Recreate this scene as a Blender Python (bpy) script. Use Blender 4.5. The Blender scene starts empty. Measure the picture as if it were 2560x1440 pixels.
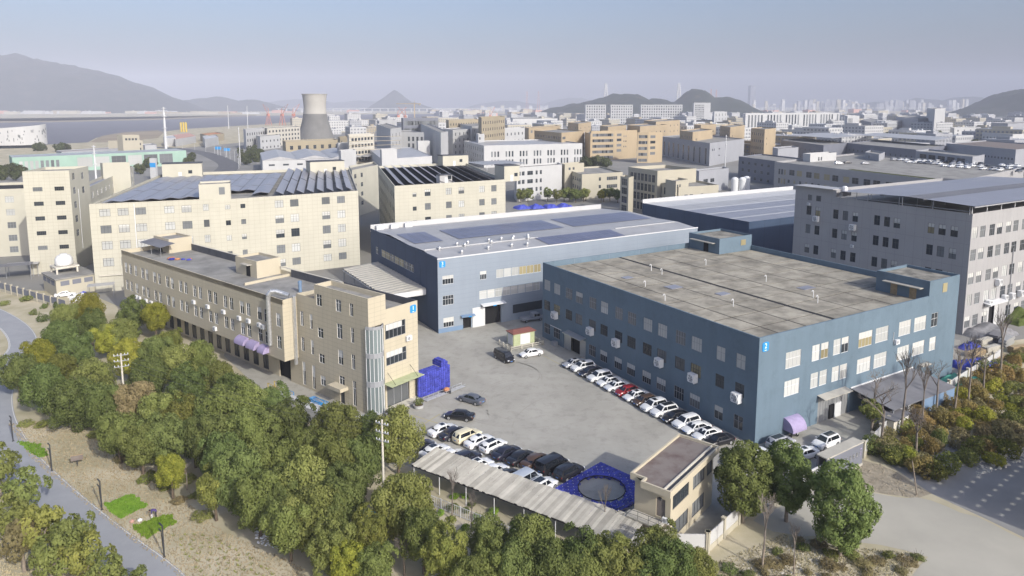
import bpy, bmesh, math, random
import numpy as np
from mathutils import Vector, Matrix
R = math.radians
rng = random.Random(7)
scene = bpy.context.scene
COL = scene.collection

# ------------------------------------------------------------------ camera
cd = bpy.data.cameras.new('camera')
cd.sensor_width = 36.0
cd.lens = 36.0 * 1750 / 2560
cd.shift_y = -(720 - 495) / 2560
cd.clip_start = 1.0
cd.clip_end = 40000
cam = bpy.data.objects.new('camera', cd)
cam.location = (0, 0, 48.6)
cam.rotation_euler = (R(90 - 7.52), 0, 0)
COL.objects.link(cam)
scene.camera = cam

# ------------------------------------------------------------------ light
SUN_AZ, SUN_EL = 141.0, 31.0          # compass-like: 0 = straight ahead, clockwise
world = bpy.data.worlds.new('World')
scene.world = world
world.use_nodes = True
nt = world.node_tree
bg = nt.nodes['Background']
sky = nt.nodes.new('ShaderNodeTexSky')
sky.sky_type = 'NISHITA'
sky.sun_disc = False
sky.sun_elevation = R(SUN_EL)
sky.sun_rotation = R(SUN_AZ)
sky.altitude = 50
sky.air_density = 1.0
sky.dust_density = 5.2
sky.ozone_density = 4.5
wb = nt.nodes.new('ShaderNodeMix'); wb.data_type = 'RGBA'; wb.blend_type = 'MULTIPLY'     # even white balance of the whole sky
wb.inputs[0].default_value = 1.0; wb.inputs[7].default_value = (1.0, .975, .995, 1)
nt.links.new(sky.outputs[0], wb.inputs[6]); nt.links.new(wb.outputs[2], bg.inputs[0])
bg.inputs[1].default_value = 0.15
sl = bpy.data.lights.new('sun', 'SUN')
sl.energy = 3.05
sl.angle = R(0.6)
sl.color = (1.0, 0.955, 0.85)
sun = bpy.data.objects.new('sun', sl)
sd = Vector((math.sin(R(SUN_AZ)) * math.cos(R(SUN_EL)), math.cos(R(SUN_AZ)) * math.cos(R(SUN_EL)), math.sin(R(SUN_EL))))
sun.rotation_euler = sd.to_track_quat('Z', 'Y').to_euler()
sun.location = (60, -60, 120)
COL.objects.link(sun)
vs = scene.view_settings
vs.view_transform = 'Standard'
vs.look = 'None'
vs.gamma = 1.0
vs.use_curve_mapping = False
vs.exposure = 0.34
scene.cycles.max_bounces = 5
scene.cycles.diffuse_bounces = 2
scene.cycles.glossy_bounces = 2
scene.cycles.transmission_bounces = 2
scene.cycles.volume_bounces = 0
scene.cycles.transparent_max_bounces = 6
scene.cycles.caustics_reflective = False
scene.cycles.caustics_refractive = False

# ------------------------------------------------------------------ materials
MATS = {}
def mat(name, col, rough=.85, var=0.0, scale=.5, col2=None, bump=0.0, bscale=6.0, metal=0.0, spec=.3, rnd=0.0, detail=4, stretch=None, thr=None, gloss_coat=0.0, streak=0.0, stain=None):
    """procedural material: base colour, noise towards col2 (or a darker tone), per-object variation, fine bump"""
    if name in MATS: return MATS[name]
    m = bpy.data.materials.new(name); m.use_nodes = True
    n = m.node_tree; b = n.nodes['Principled BSDF']
    b.inputs['Roughness'].default_value = rough
    b.inputs['Metallic'].default_value = metal
    b.inputs['Specular IOR Level'].default_value = spec
    if gloss_coat:
        b.inputs['Coat Weight'].default_value = gloss_coat
        b.inputs['Coat Roughness'].default_value = .06
    c = (*col, 1)
    if not (var or rnd or bump or col2 or streak or stain):
        b.inputs['Base Color'].default_value = c
    else:
        tc = n.nodes.new('ShaderNodeTexCoord')
        co = tc.outputs['Object']
        if stretch:
            mp = n.nodes.new('ShaderNodeMapping'); mp.inputs['Scale'].default_value = stretch
            n.links.new(co, mp.inputs['Vector']); co = mp.outputs['Vector']
        out = None
        if var or col2:
            no = n.nodes.new('ShaderNodeTexNoise'); no.inputs['Scale'].default_value = scale
            no.inputs['Detail'].default_value = detail; no.inputs['Roughness'].default_value = .62
            n.links.new(co, no.inputs['Vector'])
            rp = n.nodes.new('ShaderNodeValToRGB')
            lo, hi = thr or (.32, .68)
            rp.color_ramp.elements[0].position = lo; rp.color_ramp.elements[1].position = hi
            d = col2 or tuple(v * (1 - var) for v in col)
            u = col if col2 else tuple(min(1, v * (1 + var * .6)) for v in col)
            rp.color_ramp.elements[0].color = (*d, 1); rp.color_ramp.elements[1].color = (*u, 1)
            n.links.new(no.outputs['Fac'], rp.inputs['Fac'])
            out = rp.outputs['Color']
        for amt, sc_, st_, lo_, hi_ in ([(streak, 1.0, (.55, .55, .05), .40, .75)] if streak else []) + ([(stain[1], stain[0], (1, 1, 1), .50, .66)] if stain else []):
            # rain streaks and worn patches
            mp2 = n.nodes.new('ShaderNodeMapping'); mp2.inputs['Scale'].default_value = st_; n.links.new(tc.outputs['Object'], mp2.inputs['Vector'])
            n2 = n.nodes.new('ShaderNodeTexNoise'); n2.inputs['Scale'].default_value = sc_; n2.inputs['Detail'].default_value = 6; n2.inputs['Roughness'].default_value = .7
            n.links.new(mp2.outputs['Vector'], n2.inputs['Vector'])
            r2 = n.nodes.new('ShaderNodeMapRange'); r2.inputs['From Min'].default_value = lo_; r2.inputs['From Max'].default_value = hi_; r2.inputs['To Min'].default_value = 1; r2.inputs['To Max'].default_value = 1 - amt
            n.links.new(n2.outputs['Fac'], r2.inputs['Value'])
            mm = n.nodes.new('ShaderNodeVectorMath'); mm.operation = 'SCALE'
            if out: n.links.new(out, mm.inputs[0])
            else: mm.inputs[0].default_value = col
            n.links.new(r2.outputs['Result'], mm.inputs['Scale']); out = mm.outputs['Vector']
        if rnd:
            oi = n.nodes.new('ShaderNodeObjectInfo')
            hs = n.nodes.new('ShaderNodeHueSaturation')
            mr = n.nodes.new('ShaderNodeMapRange')
            mr.inputs['To Min'].default_value = 1 - rnd; mr.inputs['To Max'].default_value = 1 + rnd
            n.links.new(oi.outputs['Random'], mr.inputs['Value'])
            n.links.new(mr.outputs['Result'], hs.inputs['Value'])
            if out: n.links.new(out, hs.inputs['Color'])
            else: hs.inputs['Color'].default_value = c
            out = hs.outputs['Color']
        if out: n.links.new(out, b.inputs['Base Color'])
        else: b.inputs['Base Color'].default_value = c
        if bump:
            nb = n.nodes.new('ShaderNodeTexNoise'); nb.inputs['Scale'].default_value = bscale; nb.inputs['Detail'].default_value = 3
            n.links.new(co, nb.inputs['Vector'])
            bp = n.nodes.new('ShaderNodeBump'); bp.inputs['Strength'].default_value = bump; bp.inputs['Distance'].default_value = .05
            n.links.new(nb.outputs['Fac'], bp.inputs['Height']); n.links.new(bp.outputs['Normal'], b.inputs['Normal'])
    MATS[name] = m
    return m

def foliage(name, c1, c2, c3=None, trans=.34):
    m = bpy.data.materials.new(name); m.use_nodes = True
    n = m.node_tree; n.nodes.clear()
    out = n.nodes.new('ShaderNodeOutputMaterial')
    tc = n.nodes.new('ShaderNodeTexCoord')
    no = n.nodes.new('ShaderNodeTexNoise'); no.inputs['Scale'].default_value = .7; no.inputs['Detail'].default_value = 5; no.inputs['Roughness'].default_value = .75
    n.links.new(tc.outputs['Object'], no.inputs['Vector'])
    rp = n.nodes.new('ShaderNodeValToRGB')
    rp.color_ramp.elements[0].position = .34; rp.color_ramp.elements[0].color = (*c1, 1)
    rp.color_ramp.elements[1].position = .6; rp.color_ramp.elements[1].color = (*c2, 1)
    if c3:
        e = rp.color_ramp.elements.new(.72); e.color = (*c3, 1)
    n.links.new(no.outputs['Fac'], rp.inputs['Fac'])
    oi = n.nodes.new('ShaderNodeObjectInfo'); hs = n.nodes.new('ShaderNodeHueSaturation')
    mr = n.nodes.new('ShaderNodeMapRange'); mr.inputs['To Min'].default_value = .78; mr.inputs['To Max'].default_value = 1.25
    n.links.new(oi.outputs['Random'], mr.inputs['Value']); n.links.new(mr.outputs['Result'], hs.inputs['Value'])
    mh = n.nodes.new('ShaderNodeMapRange'); mh.inputs['To Min'].default_value = .487; mh.inputs['To Max'].default_value = .515
    mu = n.nodes.new('ShaderNodeMath'); mu.operation = 'MULTIPLY'; mu.inputs[1].default_value = 7.31
    fr = n.nodes.new('ShaderNodeMath'); fr.operation = 'FRACT'
    n.links.new(oi.outputs['Random'], mu.inputs[0]); n.links.new(mu.outputs[0], fr.inputs[0]); n.links.new(fr.outputs[0], mh.inputs['Value'])
    n.links.new(mh.outputs['Result'], hs.inputs['Hue'])
    n.links.new(rp.outputs['Color'], hs.inputs['Color'])
    df = n.nodes.new('ShaderNodeBsdfDiffuse'); tr = n.nodes.new('ShaderNodeBsdfTranslucent'); mx = n.nodes.new('ShaderNodeMixShader')
    n.links.new(hs.outputs['Color'], df.inputs['Color']); n.links.new(hs.outputs['Color'], tr.inputs['Color'])
    mx.inputs[0].default_value = trans
    n.links.new(df.outputs[0], mx.inputs[1]); n.links.new(tr.outputs[0], mx.inputs[2])
    n.links.new(mx.outputs[0], out.inputs['Surface'])
    MATS[name] = m
    return m

mat('cream', (.50, .482, .405), .7, var=.07, scale=.12, streak=.05)
mat('cream_warm', (.50, .45, .345), .65, var=.06, scale=.15, streak=.05)
mat('cream_far', (.44, .41, .33), .8, var=.06, scale=.08)
mat('tan_far', (.36, .31, .22), .8, var=.08, scale=.08)
mat('blue', (.137, .193, .245), .75, var=.08, scale=.12, spec=.2, streak=.09, stain=(.35, .10))
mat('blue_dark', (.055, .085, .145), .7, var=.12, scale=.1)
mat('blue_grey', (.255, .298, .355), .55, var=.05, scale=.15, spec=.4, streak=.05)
mat('blue_base', (.16, .24, .36), .7, var=.1, scale=.3)
mat('grey_wall', (.345, .342, .35), .6, var=.06, scale=.12, spec=.35, streak=.05)
mat('grey_far', (.32, .33, .36), .7, var=.06, scale=.1)
mat('grey_dark', (.17, .18, .215), .7, var=.1, scale=.1)
mat('white_wall', (.49, .495, .50), .7, var=.05, scale=.1, streak=.05)
mat('white_roof', (.50, .505, .51), .5, var=.06, scale=.2)
mat('orange_wall', (.43, .345, .23), .8, var=.06, scale=.06, streak=.05)
mat('green_wall', (.30, .44, .37), .7, var=.08, scale=.1)
mat('joint', (.37, .34, .27), .9)
mat('joint_grey', (.22, .22, .23), .9)
mat('joint_blue', (.20, .24, .30), .9)
mat('roof_concrete', (.30, .285, .245), .95, col2=(.125, .12, .105), scale=.42, bump=.25, bscale=3, detail=7, thr=(.36, .60))
mat('roof_panel_concrete', (.365, .338, .278), .95, col2=(.195, .18, .148), scale=.30, bump=.2, bscale=4, rnd=.09, detail=9, thr=(.36, .62))
mat('roof_grey', (.31, .303, .285), .95, col2=(.19, .186, .176), scale=.22, detail=8, thr=(.34, .62))
mat('roof_brown', (.125, .09, .085), .95, col2=(.20, .175, .16), scale=.5, detail=6, thr=(.45, .72))
mat('roof_metal', (.40, .40, .405), .45, var=.12, scale=.2, metal=.1, spec=.5, detail=6)
mat('roof_metal_dark', (.17, .17, .185), .55, var=.18, scale=.3)
mat('roof_sheet', (.44, .42, .37), .6, var=.10, scale=.6)
mat('corrugated', (.375, .36, .32), .7, var=.16, scale=.6, rnd=.24)
mat('solar', (.125, .132, .20), .3, var=.2, scale=.15, spec=.7)
mat('solar_grey', (.235, .237, .272), .34, var=.10, scale=.2, spec=.9)
mat('tar', (.03, .03, .032), .9)
mat('parapet_dark', (.08, .085, .10), .8, var=.2, scale=.4)
mat('frame_white', (.62, .63, .64), .5)
mat('frame_grey', (.30, .31, .33), .5)
mat('frame_dark', (.07, .075, .08), .5)
mat('glass_dark', (.035, .042, .05), .1, spec=.35, rnd=.35)
mat('glass_mid', (.15, .16, .168), .15, spec=.3, rnd=.35)
mat('glass_bright', (.45, .46, .45), .3, spec=.5, rnd=.2)
mat('glass_curtain', (.30, .26, .15), .35, spec=.5, rnd=.3)
mat('blind', (.52, .52, .50), .7, rnd=.1)
mat('opening', (.012, .012, .014), .9)
mat('plastic_white', (.68, .69, .70), .5)
mat('metal_grey', (.42, .43, .44), .4, metal=.5)
mat('galvanised', (.62, .63, .64), .35, var=.15, scale=3, metal=.7)
mat('steel_dark', (.045, .047, .05), .5)
mat('concrete', (.43, .41, .36), .9, var=.12, scale=.5)
mat('concrete_pale', (.56, .53, .46), .9, var=.12, scale=.5)
mat('sign_blue', (.03, .27, .62), .4)
mat('sign_white', (.85, .87, .9), .5)
mat('purple', (.335, .285, .45), .75, var=.10, scale=1.5)
mat('pallet_blue', (.055, .065, .36), .5, rnd=.28)
mat('tarp_blue', (.06, .08, .42), .6, var=.2, scale=1.2)
mat('tarp_green', (.08, .32, .24), .6, var=.25, scale=1.2)
mat('tarp_grey', (.20, .20, .21), .7, var=.3, scale=1.0)
mat('wood', (.34, .26, .16), .8, var=.25, scale=2)
mat('bark', (.13, .10, .075), .95, var=.3, scale=3)
mat('bark_pale', (.25, .21, .17), .95, var=.25, scale=3)
mat('twig', (.19, .165, .145), .95, var=.2, scale=3)
mat('asphalt_path', (.30, .31, .33), .9, var=.08, scale=.35, bump=.1, bscale=20)
mat('asphalt', (.13, .13, .138), .92, var=.18, scale=.3)
mat('road_concrete', (.39, .378, .34), .95, col2=(.31, .30, .268), scale=.13, bump=.1, bscale=8, detail=8, stain=(.5, .16))
mat('paint_white', (.6, .6, .58), .8)
mat('paint_yellow', (.42, .36, .16), .85)
mat('gravel', (.36, .32, .25), .95, col2=(.22, .19, .14), scale=1.2, detail=8, bump=.4, bscale=6)
mat('crop_green', (.14, .24, .03), .8)
mat('red_roof', (.22, .09, .075), .8, var=.15, scale=1)
mat('orange_roof', (.48, .22, .11), .8, var=.1, scale=.3)
mat('pink_roof', (.52, .31, .25), .8, var=.1, scale=.2)
mat('kiosk_green', (.42, .46, .28), .8, var=.15, scale=1)
mat('turquoise', (.07, .26, .27), .6)
mat('red_paint', (.35, .05, .04), .5)
mat('crane_red', (.50, .20, .14), .6)
mat('yellow_paint', (.55, .40, .04), .5)
mat('tyre', (.012, .012, .013), .85)
mat('rim', (.42, .43, .44), .35, metal=.6)
mat('car_glass', (.012, .015, .02), .05, spec=.9)
mat('lamp_clear', (.65, .67, .7), .15, spec=.8)
mat('lamp_red', (.30, .015, .012), .2, spec=.7)
mat('plate', (.10, .22, .55), .5)
mat('soil', (.13, .09, .06), .95)
CARCOL = {'white': (.74, .75, .76), 'black': (.012, .012, .015), 'grey': (.09, .10, .125), 'silver': (.38, .39, .42), 'cream': (.68, .62, .44),
          'red': (.26, .012, .018), 'brown': (.075, .045, .03), 'navy': (.015, .016, .03), 'palegrey': (.40, .44, .50)}
for k, v in CARCOL.items():
    mat('paint_' + k if k != 'white' else 'carpaint_white', v, .3, spec=.5, gloss_coat=.6)
def carpaint(k): return MATS['carpaint_white' if k == 'white' else 'paint_' + k]
foliage('leaf_dark', (.108, .142, .046), (.190, .228, .080))
foliage('leaf_olive', (.158, .184, .054), (.256, .280, .094))
foliage('leaf_mix', (.15, .172, .048), (.255, .265, .076), (.42, .39, .085))
foliage('leaf_yellow', (.22, .235, .045), (.35, .34, .065), (.43, .38, .06))
foliage('leaf_brown', (.20, .175, .085), (.31, .265, .14), (.21, .22, .08))
foliage('leaf_rust', (.26, .20, .08), (.36, .28, .11), (.23, .22, .07))
foliage('leaf_bright', (.17, .31, .04), (.27, .42, .06), (.21, .36, .05))
foliage('leaf_far', (.070, .085, .040), (.12, .135, .06))
foliage('grass_dry', (.32, .275, .17), (.46, .40, .27), (.25, .24, .11), trans=.1)

# ------------------------------------------------------------------ object helpers
def tag(o, label=None, cat=None, group=None, kind=None):
    if label: o['label'] = label
    if cat: o['category'] = cat
    if group: o['group'] = group
    if kind: o['kind'] = kind
    return o
def empty(name, loc=(0, 0, 0), rz=0.0, label=None, cat=None, group=None):
    o = bpy.data.objects.new(name, None); COL.objects.link(o)
    o.location = loc if len(loc) == 3 else (loc[0], loc[1], 0); o.rotation_euler = (0, 0, rz)
    o.empty_display_size = .5
    return tag(o, label, cat, group)
def put(name, me, parent=None, loc=(0, 0, 0), rz=0.0, mt=None):
    o = bpy.data.objects.new(name, me); COL.objects.link(o)
    if parent: o.parent = parent
    o.location = loc if len(loc) == 3 else (loc[0], loc[1], 0); o.rotation_euler = (0, 0, rz)
    if mt:
        o.material_slots[0].link = 'OBJECT'; o.material_slots[0].material = mt
    return o
def copy_tree(o, parent=None):
    c = o.copy(); COL.objects.link(c)
    if parent: c.parent = parent
    for ch in o.children: copy_tree(ch, c)
    return c

class MB:
    """collects geometry, builds one mesh"""
    def __init__(s): s.v = []; s.f = []; s.m = []; s.k = 0
    def quad(s, a, b, c, d): n = len(s.v); s.v += [a, b, c, d]; s.f.append((n, n + 1, n + 2, n + 3)); s.m.append(s.k); return s
    def poly(s, pts): n = len(s.v); s.v += list(pts); s.f.append(tuple(range(n, n + len(pts)))); s.m.append(s.k); return s
    def box(s, x0, x1, y0, y1, z0, z1):
        n = len(s.v)
        s.v += [(x0, y0, z0), (x1, y0, z0), (x1, y1, z0), (x0, y1, z0), (x0, y0, z1), (x1, y0, z1), (x1, y1, z1), (x0, y1, z1)]
        for f in ((0, 3, 2, 1), (4, 5, 6, 7), (0, 1, 5, 4), (1, 2, 6, 5), (2, 3, 7, 6), (3, 0, 4, 7)): s.f.append(tuple(n + i for i in f)); s.m.append(s.k)
        return s
    def prism(s, pts, z0, z1, top=True):
        n = len(s.v); c = len(pts)
        s.v += [(p[0], p[1], z0) for p in pts] + [(p[0], p[1], z1) for p in pts]
        for i in range(c):
            j = (i + 1) % c; s.f.append((n + i, n + j, n + c + j, n + c + i)); s.m.append(s.k)
        if top: s.f.append(tuple(n + c + i for i in range(c))); s.m.append(s.k)
        s.f.append(tuple(n + c - 1 - i for i in range(c))); s.m.append(s.k)
        return s
    def tube(s, p, q, r0, r1=None, n=6, cap=True):
        r1 = r0 if r1 is None else r1
        p = Vector(p); q = Vector(q); d = (q - p)
        if d.length < 1e-6: return s
        d.normalize(); a = d.orthogonal().normalized(); b = d.cross(a); k = len(s.v)
        for c, r in ((p, r0), (q, r1)):
            for i in range(n):
                t = 2 * math.pi * i / n; s.v.append(tuple(c + a * (r * math.cos(t)) + b * (r * math.sin(t))))
        for i in range(n):
            j = (i + 1) % n; s.f.append((k + i, k + j, k + n + j, k + n + i)); s.m.append(s.k)
        if cap:
            s.f.append(tuple(k + n - 1 - i for i in range(n))); s.m.append(s.k); s.f.append(tuple(k + n + i for i in range(n))); s.m.append(s.k)
        return s
    def path(s, pts, rad, n=6):
        for i in range(len(pts) - 1):
            r = rad if isinstance(rad, (int, float)) else rad[i]; r1 = rad if isinstance(rad, (int, float)) else rad[i + 1]
            s.tube(pts[i], pts[i + 1], r, r1, n)
        return s
    def lathe(s, prof, n=24, c=(0, 0, 0), cap=False):
        k = len(s.v)
        for r, z in prof:
            for i in range(n):
                t = 2 * math.pi * i / n; s.v.append((c[0] + r * math.cos(t), c[1] + r * math.sin(t), c[2] + z))
        for a in range(len(prof) - 1):
            for i in range(n):
                j = (i + 1) % n; s.f.append((k + a * n + i, k + a * n + j, k + a * n + n + j, k + a * n + n + i)); s.m.append(s.k)
        if cap:
            a = (len(prof) - 1) * n; s.f.append(tuple(k + a + i for i in range(n))); s.m.append(s.k)
        return s
    def mesh(s, name, *mats, smooth=None):
        me = bpy.data.meshes.new(name); me.from_pydata([tuple(v) for v in s.v], [], s.f)
        for m in mats: me.materials.append(MATS[m] if isinstance(m, str) else m)
        if any(s.m): me.polygons.foreach_set('material_index', s.m)
        if smooth is not None:
            me.polygons.foreach_set('use_smooth', [True] * len(me.polygons))
            me.set_sharp_from_angle(angle=R(smooth))
        me.update(); return me
    def build(s, name, m, parent=None, loc=(0, 0, 0), rz=0.0, smooth=None):
        ms = m if isinstance(m, (tuple, list)) else (m,)
        return put(name, s.mesh(name, *ms, smooth=smooth), parent, loc, rz)

def ragged(pts, step=1.6, amp=.35):
    out = []; rr = random.Random(len(pts) * 13); n = len(pts)
    for i in range(n):
        a, b = Vector(pts[i][:2]), Vector(pts[(i + 1) % n][:2]); L = (b - a).length; k = max(1, min(60, int(L / step))); q = Vector((-(b - a).y, (b - a).x)) / max(L, .01)
        for j in range(k): out.append(tuple(a + (b - a) * (j / k) + q * rr.uniform(-amp, amp)))
    return out
def sheet(name, pts, z, m, kind='structure'):
    """flat sheet with real subdivision free polygon"""
    mb = MB(); bm = bmesh.new()
    vs_ = [bm.verts.new((p[0], p[1], z)) for p in pts]
    f = bm.faces.new(vs_)
    if f.normal.z < 0: f.normal_flip()
    bmesh.ops.triangulate(bm, faces=bm.faces[:])
    bm.normal_update()
    for f in bm.faces:
        if f.normal.z < 0: f.normal_flip()
    me = bpy.data.meshes.new(name); bm.to_mesh(me); bm.free(); me.materials.append(MATS[m] if isinstance(m, str) else m)
    o = put(name, me)
    if kind: o['kind'] = kind
    return o
def ribbon(name, pts, width, z, m, kind='structure', parent=None, off=0.0):
    v = []; n = len(pts)
    for i, p in enumerate(pts):
        a = Vector(pts[max(0, i - 1)][:2]); b = Vector(pts[min(n - 1, i + 1)][:2]); d = (b - a).normalized(); q = Vector((-d.y, d.x))
        c = Vector(p[:2]) + q * off
        v += [(*(c - q * width / 2), z), (*(c + q * width / 2), z)]
    f = [(2 * i, 2 * i + 2, 2 * i + 3, 2 * i + 1) for i in range(n - 1)]
    me = bpy.data.meshes.new(name); me.from_pydata(v, [], f); me.materials.append(MATS[m])
    o = put(name, me, parent)
    if kind: o['kind'] = kind
    return o
def smooth_line(pts, k=6):
    out = []
    P_ = [Vector(p[:2]) for p in pts]
    for i in range(len(P_) - 1):
        p0 = P_[max(0, i - 1)]; p1 = P_[i]; p2 = P_[i + 1]; p3 = P_[min(len(P_) - 1, i + 2)]
        for j in range(k):
            t = j / k
            out.append(.5 * ((2 * p1) + (p2 - p0) * t + (2 * p0 - 5 * p1 + 4 * p2 - p3) * t * t + (3 * p1 - p0 - 3 * p2 + p3) * t ** 3))
    out.append(P_[-1]); return [tuple(p) for p in out]

# ------------------------------------------------------------------ building toolkit
def fr(A, B):
    A = Vector(A[:2]); B = Vector(B[:2]); d = B - A; L = d.length; d.normalize()
    return A, d, Vector((-d.y, d.x)), L            # origin, along, inward normal, length
def wall(parent, A, B, z0, z1, holes, m, depth=.16, name='wall'):
    """one facade with real openings and reveals"""
    O, d, n, L = fr(A, B)
    us = sorted({0.0, round(L, 3), *[round(h[0], 3) for h in holes], *[round(h[1], 3) for h in holes]})
    zs = sorted({z0, z1, *[h[2] for h in holes], *[h[3] for h in holes]})
    us = [u for u in us if 0 <= u <= L + .001]; zs = [z for z in zs if z0 <= z <= z1]
    mb = MB()
    pt = lambda u, z, y=0.0: (O.x + d.x * u + n.x * y, O.y + d.y * u + n.y * y, z)
    for j in range(len(zs) - 1):
        zc = (zs[j] + zs[j + 1]) / 2; row = [h for h in holes if h[2] < zc < h[3]]
        s = None
        for i in range(len(us) - 1):
            uc = (us[i] + us[i + 1]) / 2
            if any(h[0] < uc < h[1] for h in row):
                if s is not None: mb.quad(pt(s, zs[j]), pt(us[i], zs[j]), pt(us[i], zs[j + 1]), pt(s, zs[j + 1])); s = None
            elif s is None: s = us[i]
        if s is not None: mb.quad(pt(s, zs[j]), pt(us[-1], zs[j]), pt(us[-1], zs[j + 1]), pt(s, zs[j + 1]))
    for a, b, c, e in holes:
        mb.quad(pt(a, c), pt(b, c), pt(b, c, depth), pt(a, c, depth)); mb.quad(pt(a, e, depth), pt(b, e, depth), pt(b, e), pt(a, e))
        mb.quad(pt(a, c), pt(a, c, depth), pt(a, e, depth), pt(a, e)); mb.quad(pt(b, c, depth), pt(b, c), pt(b, e), pt(b, e, depth))
    return mb.build(name, m, parent)
def joints(parent, A, B, z0, z1, holes, du, dz, m, w=.035, stag=0):
    """recess lines between cladding panels: thin strips 4 mm proud, cut at the openings"""
    O, d, n, L = fr(A, B); mb = MB(); y = -.004
    pt = lambda u, z: (O.x + d.x * u + n.x * y, O.y + d.y * u + n.y * y, z)
    def cut(lo, hi, spans):
        out = [(lo, hi)]
        for s, e in spans:
            out = [q for a, b in out for q in ((a, min(b, s)), (max(a, e), b)) if q[1] - q[0] > .05]
        return out
    if du:
        u = du
        while u < L - .1:
            for a, b in cut(z0, z1, [(h[2], h[3]) for h in holes if h[0] - .02 < u < h[1] + .02]): mb.quad(pt(u - w / 2, a), pt(u + w / 2, a), pt(u + w / 2, b), pt(u - w / 2, b))
            u += du
    if dz:
        z = z0 + dz
        while z < z1 - .1:
            for a, b in cut(0, L, [(h[0], h[1]) for h in holes if h[2] - .02 < z < h[3] + .02]): mb.quad(pt(a, z - w / 2), pt(b, z - w / 2), pt(b, z + w / 2), pt(a, z + w / 2))
            z += dz
    if mb.f: tag(mb.build('panel_joints', m, parent), kind='stuff')
WCACHE = {}
def win_mesh(style, w, h, nv, tr):
    key = (style, w, h, nv, tr)
    if key in WCACHE: return WCACHE[key]
    fm = {'white': 'frame_white', 'grey': 'frame_grey', 'dark': 'frame_dark'}[style]
    t = .055 if w > 1 else .045
    mb = MB(); x0, x1 = -w / 2, w / 2; y0, y1 = .05, .12
    mb.box(x0, x0 + t, y0, y1, 0, h).box(x1 - t, x1, y0, y1, 0, h).box(x0 + t, x1 - t, y0, y1, 0, t).box(x0 + t, x1 - t, y0, y1, h - t, h)
    for i in range(1, nv): c = x0 + w * i / nv; mb.box(c - t * .45, c + t * .45, y0 + .005, y1, t, h - t)
    if tr: mb.box(x0 + t, x1 - t, y0 + .008, y1, h * tr - t * .45, h * tr + t * .45)
    f = mb.mesh('window', fm)
    g = MB().quad((x0, .10, 0), (x1, .10, 0), (x1, .10, h), (x0, .10, h)).mesh('pane', 'glass_dark')
    WCACHE[key] = (f, g); return f, g
BL = {}
def windows(parent, A, B, holes, style='grey', nv=2, tr=.64, glass=(('glass_dark', 1),), blind=0.0, simple=False, seed=1, bl_frac=(.35, .5), sill=None):
    """a window object in every opening: frame, pane, some with a roller blind"""
    O, d, n, L = fr(A, B); rz = math.atan2(d.y, d.x); rr = random.Random(seed)
    names = [g for g, k in glass for _ in range(k)]
    for (a, b, c, e) in holes:
        w = round(b - a, 2); h = round(e - c, 2); v = nv if not callable(nv) else nv(w)
        f, g = win_mesh(style, w, h, v, tr)
        p = O + d * ((a + b) / 2)
        gm = MATS[rr.choice(names)]
        if simple:
            k = ('s', style, w, h, v, tr, gm.name)
            if k not in WCACHE:
                bm = bmesh.new(); bm.from_mesh(f); nf = len(bm.faces); bm.from_mesh(g)
                me = bpy.data.meshes.new('window'); bm.to_mesh(me); bm.free(); me.materials.append(f.materials[0]); me.materials.append(gm)
                me.polygons.foreach_set('material_index', [0 if i < nf else 1 for i in range(len(me.polygons))]); WCACHE[k] = me
            put('window', WCACHE[k], parent, (p.x, p.y, c), rz)
            continue
        o = put('window', f, parent, (p.x, p.y, c), rz)
        put('pane', g, o, mt=gm)
        if blind and rr.random() < blind:
            fh = round(rr.uniform(*bl_frac), 1)
            k = (w, h, fh)
            if k not in BL: BL[k] = MB().box(-w / 2 + .06, w / 2 - .06, .085, .097, h * (1 - fh), h - .06).mesh('blind', 'blind')
            put('blind', BL[k], o)
def inset(pts, t):
    n = len(pts); out = []
    for i in range(n):
        p = Vector(pts[i][:2]); a = (p - Vector(pts[i - 1][:2])).normalized(); b = (Vector(pts[(i + 1) % n][:2]) - p).normalized()
        na = Vector((-a.y, a.x)); nb = Vector((-b.y, b.x)); m = (na + nb); m /= max(.2, 1 + na.dot(nb)); out.append(tuple(p + m * t))
    return out
def parapet(parent, pts, zr, h, t, m, name='parapet', capm=None):
    q = inset(pts, t); mb = MB(); n = len(pts)
    for i in range(n):
        j = (i + 1) % n
        mb.quad((*q[j], zr), (*q[i], zr), (*q[i], h), (*q[j], h))
        mb.quad((*pts[i][:2], h), (*pts[j][:2], h), (*q[j], h), (*q[i], h))
    return mb.build(name, m, parent)
def roof(parent, pts, z, m, name='roof'):
    o = sheet(name, pts, z, m, kind=None); o.parent = parent; return o
def grid(L, z0, z1, cols, floors, ww, wh, sill=1.0, m0=1.5, m1=None, skip=(), zoff=0.0):
    """regular openings on a facade of length L"""
    m1 = m0 if m1 is None else m1; out = []; sp = (L - m0 - m1) / max(1, cols); fh = (z1 - z0) / floors
    for f in range(floors):
        for c in range(cols):
            if (c, f) in skip or c in skip: continue
            u = m0 + sp * (c + .5); z = z0 + fh * f + sill + zoff
            out.append((round(u - ww / 2, 2), round(u + ww / 2, 2), round(z, 2), round(z + wh, 2)))
    return out
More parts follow.
